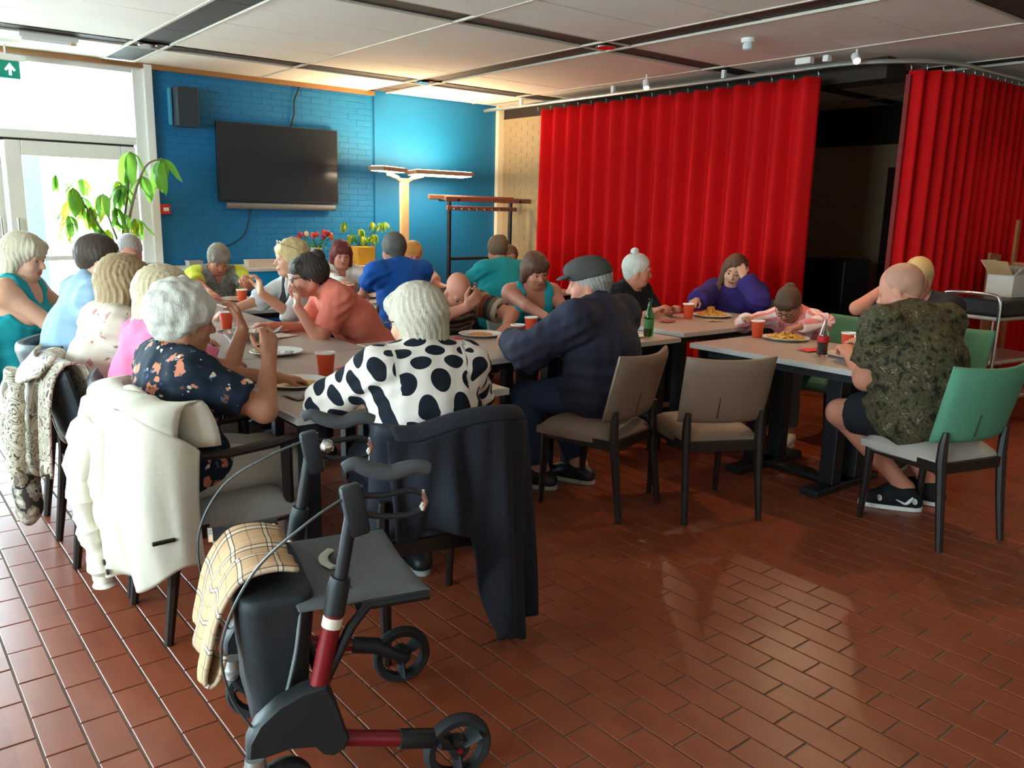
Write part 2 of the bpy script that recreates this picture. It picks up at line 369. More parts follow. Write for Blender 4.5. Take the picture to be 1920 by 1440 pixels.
# ================================================================== CURTAINS, TV, LAMP, FURNITURE
M_red = M('red_velvet', srgb(204, 14, 16), 0.8, 0.08, 3.0, 0.10, 220, spec=0.15)
M_steel = M('galvanised', (0.55, 0.58, 0.56), 0.4, 0.1, 20, metal=0.9)
M_chrome = M('chrome', (0.8, 0.8, 0.8), 0.15, 0, metal=1)
M_black = M('black_metal', (0.012, 0.013, 0.016), 0.45, 0.1, 30)
M_plastic = M('black_plastic', (0.016, 0.018, 0.021), 0.5, 0.1, 30)
M_dwood = M('dark_stained_wood', srgb(34, 24, 20), 0.4, 0.25, 8, stretch=(8, 8, 1))
def railpath():
    p = [(6.38, 8.62), (6.38, 4.3)]
    for k in range(13):
        a = PI + (PI/2)*k/12; p.append((7.18+0.80*math.cos(a), 4.0+0.80*math.sin(a)))
    p.append((9.5, 3.14)); return p
RP = railpath()
rl = MB().tube([(x, y, 2.715) for x, y in RP], 0.019, n=8).build('curtain_rail', M_steel, None, True); tag(rl, 'grey metal curtain rail curving under the ceiling above the red curtains', 'curtain rail')
for y in (7.9, 6.4, 5.0): MB().box((6.38, y, 2.757), (0.03, 0.035, 0.075)).build('bracket', M_white, rl)
def curtain(path, z0, z1, amp, pitch, label, seed, sharp=0.68):
    rd = random.Random(seed); P = [Vector((x, y, 0)) for x, y in path]
    seg = [(P[i+1]-P[i]).length for i in range(len(P)-1)]; Ltot = sum(seg)
    def at(s):
        for i, l in enumerate(seg):
            if s <= l or i == len(seg)-1: 
                d = (P[i+1]-P[i]).normalized(); return P[i]+d*min(s, l+0.01), Vector((-d.y, d.x, 0))
            s -= l
    n = int(Ltot/pitch); per = 14; cols = n*per; ph = [rd.uniform(0.9, 1.12) for _ in range(n+2)]
    w0 = [rd.uniform(0.92, 1.08) for _ in range(n)]; tot = sum(w0); edges = [0]
    for w in w0: edges.append(edges[-1]+w/tot*Ltot)
    rows = 16; vs = []
    for j in range(rows+1):
        t = j/rows; z = z1+(z0-z1)*t
        for c in range(cols+1):
            k = min(c//per, n-1); q = (c-k*per)/per; s = edges[k]+(edges[k+1]-edges[k])*q
            b, nn = at(s)
            # pleat: steep on one side, soft on the other
            wv = (q/sharp if q < sharp else (1-q)/(1-sharp)); wv = 0.55*wv+0.45*wv*wv*(3-2*wv)
            a = amp*(0.8+0.35*t)*ph[k]
            off = -a*(wv-0.5) + 0.010*math.sin(2.1*s+2*t+seed)
            vs.append(b+nn*off+Vector((0, 0, z+0.006*math.sin(7*s)*t)))
    me = bpy.data.meshes.new('curtain'); W_ = cols+1
    me.from_pydata([tuple(v) for v in vs], [], [(j*W_+i, j*W_+i+1, (j+1)*W_+i+1, (j+1)*W_+i) for j in range(rows) for i in range(cols)])
    o = link_mesh('stage_curtain', me, M_red, None, True); tag(o, label, 'curtain', 'red stage curtains')
    sm = o.modifiers.new('thickness', 'SOLIDIFY'); sm.thickness = 0.006
    hk = MB().tube([(0, 0, 0), (0.008, 0, 0.02), (0, 0.003, 0.045), (-0.008, 0, 0.03)], 0.0035, n=5).mesh('hook'); hk.materials.append(M_steel)
    for e in edges[::1]:
        b, nn = at(e); h = bpy.data.objects.new('hook', hk); COL.objects.link(h); h.parent = o; h.location = b+Vector((0, 0, z1-0.005))
    return o
curtain([(6.40, 7.62), (6.40, 4.06)], 0.04, 2.645, 0.15, 0.222, 'long pleated red curtain behind the woman in the purple hoodie', 3)
curtain([(6.62, 3.40), (6.80, 3.25), (7.25, 3.16), (9.3, 3.12)], 0.04, 2.645, 0.10, 0.13, 'shaded red curtain at the right edge behind the serving trolley', 5)
e = MB().box((6.61, 3.405, 1.34), (0.016, 0.035, 2.55)).build('curtain_end_strip', M('curtain_hem', srgb(128, 36, 32), 0.8, 0.1)); e.name = 'curtain_hem'
tag(e, 'faded hem strip down the leading edge of the right red curtain', 'curtain hem')
# ---- television and sound bar
r = empty('television', (3.71, YB-0.01, 1.54), 0, 'large black flat television on the blue brick wall', 'television')
MB().box((0, -0.045, 0.395), (1.335, 0.05, 0.79), bev=0.008).build('housing', M_plastic, r)
MB().box((0, -0.0715, 0.402), (1.305, 0.004, 0.755)).build('screen', M('dark_screen', (0.020, 0.026, 0.032), 0.18, 0, spec=0.6), r)
MB().box((0.0, 0.0, 0.40), (0.5, 0.05, 0.4)).build('wall_mount', M_black, r)
s = MB().tube([(3.12, YB-0.07, 1.50), (4.33, YB-0.07, 1.50)], 0.032, n=10).build('sound_bar', M('grey_grille', srgb(120, 115, 112), 0.6, 0.1, 200), None, True); tag(s, 'slim grey sound bar mounted under the television', 'sound bar')
def cable(name, pts, r, label, material=None):
    P = [Vector(p) for p in pts]; out = []
    for i in range(len(P)-1):
        p0, p1, p2, p3 = P[max(i-1, 0)], P[i], P[i+1], P[min(i+2, len(P)-1)]
        for k in range(8):
            t = k/8; out.append(0.5*((2*p1)+(p2-p0)*t+(2*p0-5*p1+4*p2-p3)*t*t+(3*p1-p0-3*p2+p3)*t**3))
    out.append(P[-1])
    o = MB().tube(out, r, n=6).build(name, material or M_black, None, True)
    if label: tag(o, label, 'cable')
    return o
cable('television_cable', [(3.86, YB-0.012, 2.33), (3.90, YB-0.02, 2.46), (3.91, YB-0.02, 2.60), (3.96, YB-0.015, 2.72), (3.97, YB-0.02, 2.77)], 0.009, 'black cable from the television top up to the ceiling')
cable('wall_cable', [(3.37, YB-0.012, 1.55), (3.36, YB-0.015, 1.35), (3.30, YB-0.02, 1.2), (3.15, YB-0.02, 1.10), (2.98, YB-0.02, 1.08)], 0.006, 'thin cable drooping below the television to the side table')
# ---- wall speaker
r = empty('wall_speaker', (2.72, YB-0.02, 2.24), 0, 'dark wall speaker high on the blue wall near the glazed door', 'speaker')
MB().box((0.02, -0.10, 0.185), (0.21, 0.17, 0.37), bev=0.012).build('cabinet', M('speaker_grey', srgb(60, 72, 80), 0.6, 0.1), r)
MB().box((0.02, -0.188, 0.185), (0.185, 0.008, 0.345), bev=0.003).build('grille', M('speaker_grille', srgb(45, 55, 62), 0.8, 0.2, 300), r)
MB().box((-0.115, -0.06, 0.185), (0.03, 0.05, 0.34), bev=0.006).build('bracket', M('blue_bracket', srgb(70, 150, 180), 0.4, 0), r)
# ---- fire call point, exit sign, smoke detector, batten lamp
r = empty('fire_call_point', (2.515, YB-0.005, 1.40), 0, 'small red fire alarm call point at the left end of the blue wall', 'call point')
MB().box((0, -0.025, 0.05), (0.095, 0.05, 0.095), bev=0.006).build('casing', M('signal_red', srgb(200, 40, 35), 0.45, 0), r)
MB().box((0.005, -0.052, 0.05), (0.05, 0.004, 0.035)).build('break_glass', M('off_white', srgb(225, 220, 215), 0.4, 0), r)
r = empty('exit_sign', (1.24, 8.50, 2.52), 0, 'green exit sign with a white upward arrow over the glazed door', 'sign')
MB().box((0, 0, 0.075), (0.20, 0.02, 0.15), bev=0.004).build('panel', M('exit_green', srgb(0, 120, 95), 0.4, 0, emit=srgb(0, 130, 105), estr=0.25), r)
ar = MB(); ar.add([(x-0.02+0.045, y, z+0.075) for y in (-0.0115, -0.014) for x, z in ((-0.011, -0.052), (0.011, -0.052), (0.011, 0.0), (0.030, -0.018), (0.042, -0.006), (0, 0.050), (-0.042, -0.006), (-0.030, -0.018), (-0.011, 0.0))],
   [tuple(range(8, -1, -1)), tuple(range(9, 18))]+[(i, (i+1) % 9, 9+(i+1) % 9, 9+i) for i in range(9)])
ar.build('arrow', M('arrow_white', (0.9, 0.92, 0.9), 0.4, 0, emit=(0.9, 1, 0.95), estr=0.5), r)
MB().box((-0.02, 0.0, 0.165), (0.34, 0.07, 0.05), bev=0.01).build('lamp_housing', M_white, r)
MB().tube([(0, 0, 0.19), (0, 0, 0.274)], 0.008, n=6).build('hanger', M_white, r)
r = empty('smoke_detector', (5.40, 4.03, CZ), 0, 'white round smoke detector on the ceiling', 'smoke detector')
MB().lathe([(0.001, 0), (0.052, 0), (0.052, -0.022), (0.046, -0.03), (0.001, -0.03)], n=24).build('base', M_white, r, True)
MB().lathe([(0.030, -0.028), (0.040, -0.05), (0.036, -0.075), (0.018, -0.085), (0.001, -0.085)], n=24).build('chamber', M('detector_grey', srgb(205, 210, 210), 0.5, 0), r, True)
r = empty('batten_lamp', (1.45, 7.81, CZ), -0.02, 'white fluorescent batten lamp on the ceiling above the glazed door', 'ceiling light')
MB().box((0, 0, -0.02), (0.42, 0.10, 0.04), bev=0.006).build('base', M_white, r)
MB().box((0, 0, -0.05), (0.40, 0.085, 0.03), bev=0.012).build('diffuser', M('batten_diffuser', (0.85, 0.9, 0.88), 0.3, 0), r)
MB().box((0.17, 0, -0.05), (0.03, 0.09, 0.034), bev=0.004).build('end_cap', M('amber_cap', srgb(215, 185, 140), 0.5, 0), r)
def track_spot(x, y, z, label, aim, power):
    r = empty('spotlight', (x, y, z), 0, label, 'spotlight', 'small spotlights beside the curtain rail')
    d = Vector(aim).normalized(); R = d.to_track_quat('-Z', 'Y').to_matrix()
    MB().lathe([(0.018, 0.06), (0.03, 0.05), (0.032, -0.02), (0.028, -0.03), (0.001, -0.02)], n=16, R=R).build('head', M_white, r, True)
    MB().lathe([(0.001, -0.026), (0.024, -0.026), (0.024, -0.031), (0.001, -0.031)], n=16, R=R).build('bulb', M('spot_bulb', (1, 0.95, 0.85), 0.5, 0, emit=(1, 0.9, 0.75), estr=9), r, True)
    MB().tube([(0, 0, 0.03), (0, 0, CZ-z)], 0.008, n=6).build('arm', M_white, r)
    if power:
        l = bpy.data.lights.new('spot_lamp', 'SPOT'); l.energy = power; l.color = (1, 0.70, 0.42); l.spot_size = 1.5; l.spot_blend = 0.5; l.shadow_soft_size = 0.03
        lo = bpy.data.objects.new('spot_lamp', l); lo.parent = r; lo.location = d*0.05; lo.rotation_euler = d.to_track_quat('-Z', 'Y').to_euler(); COL.objects.link(lo)
track_spot(6.10, 5.68, 2.70, 'small white spotlight beside the rail above the middle of the red curtain', (-0.3, -0.4, -0.8), 20)
track_spot(6.30, 3.68, 2.72, 'small spotlight at the bend of the curtain rail', (-0.5, -0.55, -0.6), 28)
for (x, y, n) in ((6.28, 4.12, 0), (6.30, 3.93, 1)):
    o = MB().box((x, y, 2.755), (0.06, 0.14 if n == 0 else 0.05, 0.05), bev=0.006).build('ceiling_clip', M_white); tag(o, ['long', 'short'][n]+' white plastic clip on the curtain rail near its bend', 'clip')
# ---- twin-head floor lamp
r = empty('floor_lamp', (5.03, 8.30, 0), 0, 'beige floor lamp with two flat glowing heads before the blue wall', 'floor lamp')
M_lampb = M('lamp_champagne', srgb(214, 180, 130), 0.4, 0.05)
MB().box((0, 0, 0.012), (0.42, 0.36, 0.024), bev=0.008).build('base', M_lampb, r)
MB().box((0, 0, 0.93), (0.105, 0.05, 1.83), bev=0.010).build('pole', M_lampb, r)
MB().tube([(-0.02, 0, 1.80), (-0.10, -0.02, 1.85), (-0.24, -0.05, 1.885)], 0.022, n=8).build('arm', M_lampb, r, True)
MB().tube([(0.02, 0, 1.80), (0.10, -0.01, 1.85), (0.24, -0.02, 1.885)], 0.022, n=8).build('arm', M_lampb, r, True)
M_head = M('lamp_head_brown', srgb(150, 125, 100), 0.5, 0.05)
M_glowd = M('lamp_diffuser', (1, 0.95, 0.85), 0.5, 0, emit=(1, 0.90, 0.72), estr=9.0)
def lamp_head(c, L_, Wd, rz, tilt):
    R = Matrix.Rotation(rz, 3, 'Z') @ Matrix.Rotation(tilt, 3, 'X'); c = Vector(c)
    h = MB().box(c, (L_, Wd, 0.045), R=R, bev=0.008).build('lamp_head', M_head, r)
    MB().box(c+R @ Vector((0, 0, -0.0245)), (L_-0.05, Wd-0.05, 0.006), R=R).build('lower_diffuser', M_glowd, h)
    MB().box(c+R @ Vector((0, 0, 0.0245)), (L_-0.05, Wd-0.05, 0.006), R=R).build('upper_diffuser', M_glowd, h)
    l = bpy.data.lights.new('uplight_lamp', 'AREA'); l.shape = 'RECTANGLE'; l.size = L_-0.06; l.size_y = Wd-0.06; l.energy = 18; l.color = (1, 0.70, 0.36)
    lo = bpy.data.objects.new('uplight_lamp', l); COL.objects.link(lo); lo.parent = r; lo.location = c+R @ Vector((0, 0, 0.035)); lo.rotation_euler = (R @ Matrix.Rotation(PI, 3, 'X')).to_euler()
    l = bpy.data.lights.new('downlight_lamp', 'AREA'); l.shape = 'RECTANGLE'; l.size = L_-0.06; l.size_y = Wd-0.06; l.energy = 9; l.color = (1, 0.78, 0.5)
    lo = bpy.data.objects.new('downlight_lamp', l); COL.objects.link(lo); lo.parent = r; lo.location = c+R @ Vector((0, 0, -0.035)); lo.rotation_euler = R.to_euler()
lamp_head((-0.30, -0.16, 1.925), 0.50, 0.20, 0.5, 0.0)
lamp_head((0.47, -0.03, 1.915), 0.80, 0.24, 0.0, -0.06)
# ---- coat rack
r = empty('coat_rack', (5.96, 8.10, 0), 0, 'black metal coat rack with wooden hook rails by the beige post', 'coat rack')
M_rackw = M('rack_wood', srgb(140, 92, 70), 0.45, 0.2, 6, stretch=(1, 10, 10))
for x in (-0.45, 0.45):
    p = MB().tube([(x, 0, 0.03), (x, 0, 1.64)], 0.026, n=10).build('post', M_black, r, True)
    MB().tube([(x, -0.26, 0.03), (x, 0.26, 0.03)], 0.022, n=8).build('foot', M_black, p, True)
    MB().tube([(x, -0.20, 1.62), (x, 0.20, 1.62)], 0.016, n=8).build('cross_arm', M_black, p, True)
for y in (-0.17, 0.17):
    MB().box((0.0, y, 1.63+(0.02 if y > 0 else 0)), (1.24, 0.035, 0.055), bev=0.006).build('hat_rail', M_rackw, r)
hr = MB().box((0, -0.04, 1.53), (1.02, 0.03, 0.05), bev=0.006).build('hook_rail', M_rackw, r)
for k in range(9): MB().tube([(-0.44+k*0.11, -0.06, 1.53), (-0.44+k*0.11, -0.10, 1.51), (-0.44+k*0.11, -0.115, 1.54)], 0.006, n=6).build('hook', M_black, hr, True)
MB().tube([(-0.45, 0, 0.95), (0.45, 0, 0.95)], 0.018, n=8).build('cross_bar', M_black, r, True)
# ---- side table along the blue wall
r = empty('side_table', (3.45, 8.28, 0), 0, 'long white topped table with bright blue sides along the blue wall', 'table')
MB().box((0, 0, 0.885), (2.1, 0.62, 0.035), bev=0.006).build('top', M('white_laminate', srgb(214, 206, 196), 0.4, 0.04), r)
MB().box((0, 0, 0.77), (2.0, 0.54, 0.19), bev=0.004).build('apron', M('bright_blue', srgb(0, 150, 205), 0.5, 0.05), r)
for sx in (-0.92, 0.92):
    for sy in (-0.22, 0.22): MB().box((sx, sy, 0.34), (0.09, 0.09, 0.68), bev=0.008).build('leg', M('bright_blue', (0, 0, 0)), r)
for (x, w, lab, c) in ((2.62, 0.13, 'small grey box at the left end of the side table', (150, 140, 130)), (3.28, 0.30, 'low cream box on the side table behind the curly blonde woman', (205, 185, 165))):
    b = empty('storage_box', (x, 8.2, 0.9025), 0, lab, 'box')
    MB().box((0, 0, 0.03), (w, 0.12, 0.06), bev=0.004).build('body', M('box_%d' % c[0], srgb(*c), 0.7, 0.1), b)
    MB().box((0, 0, 0.065), (w+0.008, 0.128, 0.012), bev=0.003).build('lid', M('box_%d' % c[0], (0, 0, 0)), b)
# ---- dining tables
M_top = M('table_laminate', srgb(176, 158, 146), 0.33, 0.06, 14, 0.03, 200)
M_edge = M('table_edge', srgb(186, 180, 174), 0.4, 0.05)
def table(x0, x1, y0, y1, label, h=0.75, ped=False):
    cx, cy = (x0+x1)/2, (y0+y1)/2; r = empty('dining_table', (cx, cy, 0), 0, label, 'table', 'dining tables pushed together in rows')
    a, b = x1-x0, y1-y0
    MB().box((0, 0, h-0.015), (a-0.006, b-0.006, 0.03), bev=0.004).build('tabletop', M_top, r)
    eb = MB()
    for sy in (-1, 1): eb.box((0, sy*(b/2-0.001), h-0.016), (a, 0.004, 0.027))
    for sx in (-1, 1): eb.box((sx*(a/2-0.001), 0, h-0.016), (0.004, b, 0.027))
    eb.build('edge_band', M_edge, r)
    fr = MB()
    for sy in (-1, 1): fr.box((0, sy*(b/2-0.10), h-0.055), (a-0.16, 0.03, 0.05))
    for sx in (-1, 1): fr.box((sx*(a/2-0.08), 0, h-0.055), (0.03, b-0.18, 0.05))
    fr.build('frame', M_black, r)
    if ped:
        for sy in (-1, 1):
            for sx in (-0.12, 0.12): MB().box((sx, sy*(b/2-0.32), (h-0.03)/2+0.02), (0.09, 0.09, h-0.07), bev=0.006).build('column', M_black, r)
            MB().box((0, sy*(b/2-0.32), 0.02), (0.66, 0.11, 0.04), bev=0.008).build('foot', M_black, r)
        MB().box((0, 0, 0.025), (0.12, b-0.55, 0.03), bev=0.006).build('floor_bar', M_black, r)
    else:
        for sx in (-1, 1):
            for sy in (-1, 1): MB().box((sx*(a/2-0.085), sy*(b/2-0.10), (h-0.03)/2), (0.065, 0.065, h-0.03), bev=0.005).build('leg', M_black, r)
    return r
table(1.22, 2.20, 2.76, 4.00, 'dining table at the near left, in front of the white-haired woman in floral')
table(1.22, 2.20, 4.006, 5.20, 'dining table between the man in the light blue shirt and the woman in coral')
table(1.22, 2.20, 5.206, 6.40, 'dining table at the far end of the left row, nearest the glazed door')
table(2.206, 3.13, 3.37, 4.17, 'dining table between the polka dot blouse and the bald man')
table(3.136, 4.06, 3.37, 4.17, 'dining table in front of the man in the flat cap')
table(4.10, 5.32, 3.38, 4.10, 'slightly higher dining table before the woman in the purple hoodie', h=0.775)
table(3.94, 4.74, 2.05, 3.20, 'dining table with twin black columns before the man in camouflage', ped=True)
table(2.206, 3.25, 5.95, 6.75, 'far dining table before the person in the yellow and grey shirt')
table(3.256, 4.45, 5.95, 6.75, 'far dining table in front of the man in the blue polo shirt')
table(4.456, 5.65, 5.95, 6.75, 'far dining table in front of the woman in the teal tee')
# ---- chairs (front is local +X)
def leather(name, c, rough=0.5): return M(name, srgb(*c), rough, 0.08, 6, 0.12, 120)
M_brown = leather('brown_leather', (128, 104, 88)); M_green = leather('green_fabric', (84, 140, 112), 0.75); M_seatg = leather('grey_fabric', (170, 160, 150), 0.8)
M_navy = leather('navy_leather', (34, 38, 50)); M_char = leather('charcoal_leather', (50, 58, 62), 0.42); M_salmon = leather('salmon_leather', (205, 132, 112))
def make_chair(x, y, yaw, label, back, seat=None, arms=False, wrap=0.055, seat_h=0.465, top=0.83, wid=0.45):
    seat = seat or back
    r = empty('dining_chair', (x, y, 0), yaw, label, 'chair', 'dining chairs around the tables')
    hw = wid/2
    def sf(u, v):
        X = -0.215+0.44*v; Yw = (u-0.5)*2*hw*(0.90+0.10*v); crown = 0.018*(1-(2*u-1)**2)*(1-(2*v-1)**2)
        return (X, Yw, seat_h-0.062+crown), (0, 0, 1)
    MB().slab(sf, 12, 12, 0.125, edge=0.18).build('seat', seat, r, True)
    bot = 0.505
    def bf(u, v):
        q = 2*u-1; X = -0.225-0.085*v+wrap*q*q; Z = bot+(top-bot)*v+0.012*q*q*v; Yw = q*(hw+0.012)*(1-0.04*(1-v))
        return (X, Yw, Z), (1, -2*wrap*2*q/ (2*hw)*0.5*2, 0.25)
    b = MB().slab(bf, 18, 10, 0.052, edge=0.10).build('backrest', back, r, True)
    MB().tube([(-0.2615, 0.06, bot+0.03), (-0.285, 0.06, bot+0.14)], 0.002, n=5).build('seam', M_dwood, b)
    hl = hw-0.028
    fw = MB()
    for sy in (-1, 1):
        MB().tube([(-0.275, sy*(hl+0.005), 0.0), (-0.245, sy*hl, 0.22), (-0.222, sy*hl, 0.42), (-0.222, sy*hl, 0.50), (-0.228, sy*hl, 0.56)], [0.016, 0.021, 0.024, 0.022, 0.014], n=8).build('leg', M_dwood, r, True)
        z1 = 0.66 if arms else 0.42
        MB().tube([(0.205, sy*hl, 0.0), (0.19, sy*hl, 0.25), (0.185, sy*hl, z1)], [0.015, 0.02, 0.023], n=8).build('leg', M_dwood, r, True)
        if arms:
            MB().tube([(-0.24, sy*(hl+0.012), 0.67), (-0.05, sy*(hl+0.022), 0.655), (0.12, sy*(hl+0.02), 0.665), (0.215, sy*(hl+0.01), 0.672)], [0.020, 0.024, 0.026, 0.020], n=8, flat=0.7).build('arm', M_dwood, r, True)
        fw.box((-0.015, sy*hl, 0.385), (0.40, 0.022, 0.05))
    fw.box((0.185, 0, 0.385), (0.022, 2*hl, 0.05)).box((-0.225, 0, 0.385), (0.022, 2*hl, 0.05)).build('seat_rail', M_dwood, r)
    return r
R_ = math.radians
make_chair(1.00, 2.99, R_(2), 'dark armchair with a white jacket draped over its back', M_navy, M('linen_seat', srgb(150, 145, 140), 0.85, 0.1, 60), arms=True, wid=0.44)
make_chair(1.00, 3.42, 0, 'dark chair under the woman in pink', M_navy, wid=0.40)
make_chair(0.89, 3.83, 0, 'dark chair with the snake-print jacket over its back', M_char, wid=0.41)
make_chair(0.92, 4.60, R_(-4), 'charcoal tub chair of the man in the light blue shirt', M_char, wrap=0.16, wid=0.52, top=0.82)
make_chair(0.76, 5.26, R_(-14), 'salmon chair of the woman in the teal sleeveless top', M_salmon, wid=0.46, top=0.86)
make_chair(1.62, 6.82, R_(-90), 'dark chair at the table end under the grey-haired man with glasses', M_char)
make_chair(2.46, 7.20, R_(-90), 'dark chair under the person in the yellow and grey shirt', M_navy)
make_chair(2.62, 5.34, R_(180), 'brown chair of the curly blonde woman in the dark waistcoat', M_brown)
make_chair(3.42, 5.56, R_(92), 'dark chair under the man in the blue polo shirt', M_navy)
make_chair(3.60, 7.16, R_(-90), 'dark chair under the red-haired woman in the white shirt', M_navy)
make_chair(4.32, 7.16, R_(-90), 'dark chair under the ginger-haired person in pale pink', M_navy)
make_chair(4.60, 5.62, R_(84), 'grey-brown chair behind the woman in the teal tee', leather('taupe_leather', (95, 86, 80)))
make_chair(5.35, 7.06, R_(-92), 'dark chair of the half-hidden person beyond the woman in the teal tee', M_navy)
make_chair(3.14, 4.62, R_(-92), 'dark chair under the bald man in the striped shirt', M_navy)
make_chair(3.95, 4.74, R_(-96), 'pale grey chair of the woman in the turquoise tank top', leather('pale_leather', (175, 180, 178)))
make_chair(2.98, 3.00, R_(104), 'brown leather chair under the man in the flat cap', M_brown)
make_chair(3.41, 2.645, R_(64), 'empty brown leather chair pulled back from the table', M_brown)
make_chair(1.54, 2.45, R_(78), 'navy chair with a dark coat behind the walking frame', M_navy, wid=0.47, wrap=0.07, top=0.82)
make_chair(4.62, 4.52, R_(-88), 'dark chair under the white-haired woman with the bun', M_navy)
make_chair(5.72, 4.00, R_(182), 'dark chair under the woman in the purple hoodie', M_navy)
make_chair(5.22, 2.96, R_(180), 'green chair behind the girl in pink', M_green)
make_chair(4.09, 1.78, R_(75), 'green-backed chair with grey seat under the man in camouflage', M_green, M_seatg, wid=0.46, top=0.86)
make_chair(5.30, 2.36, R_(180), 'green chair under the fair-haired man in black', M_green)
# white shell chair of the woman in coral
r = empty('shell_chair', (2.60, 4.42, 0), PI, 'white plastic shell chair of the woman in coral', 'chair')
M_shell = M('white_shell', srgb(205, 208, 206), 0.35, 0.03)
MB().slab(lambda u, v: ((-0.22+0.44*v, (u-0.5)*0.46, 0.445+0.02*(2*u-1)**2), (0, 0, 1)), 12, 10, 0.03, edge=0.12).build('seat', M_shell, r, True)
MB().slab(lambda u, v: ((-0.23-0.06*v+0.10*(2*u-1)**2, (2*u-1)*0.235, 0.44+0.36*v), (1, -0.8*(2*u-1), 0.1)), 16, 10, 0.022, edge=0.12).build('backrest', M_shell, r, True)
for sx, sy in ((-1, -1), (-1, 1), (1, -1), (1, 1)): MB().tube([(sx*0.16, sy*0.16, 0.43), (sx*0.21, sy*0.21, 0.0)], 0.013, n=8).build('leg', M_chrome, r, True)
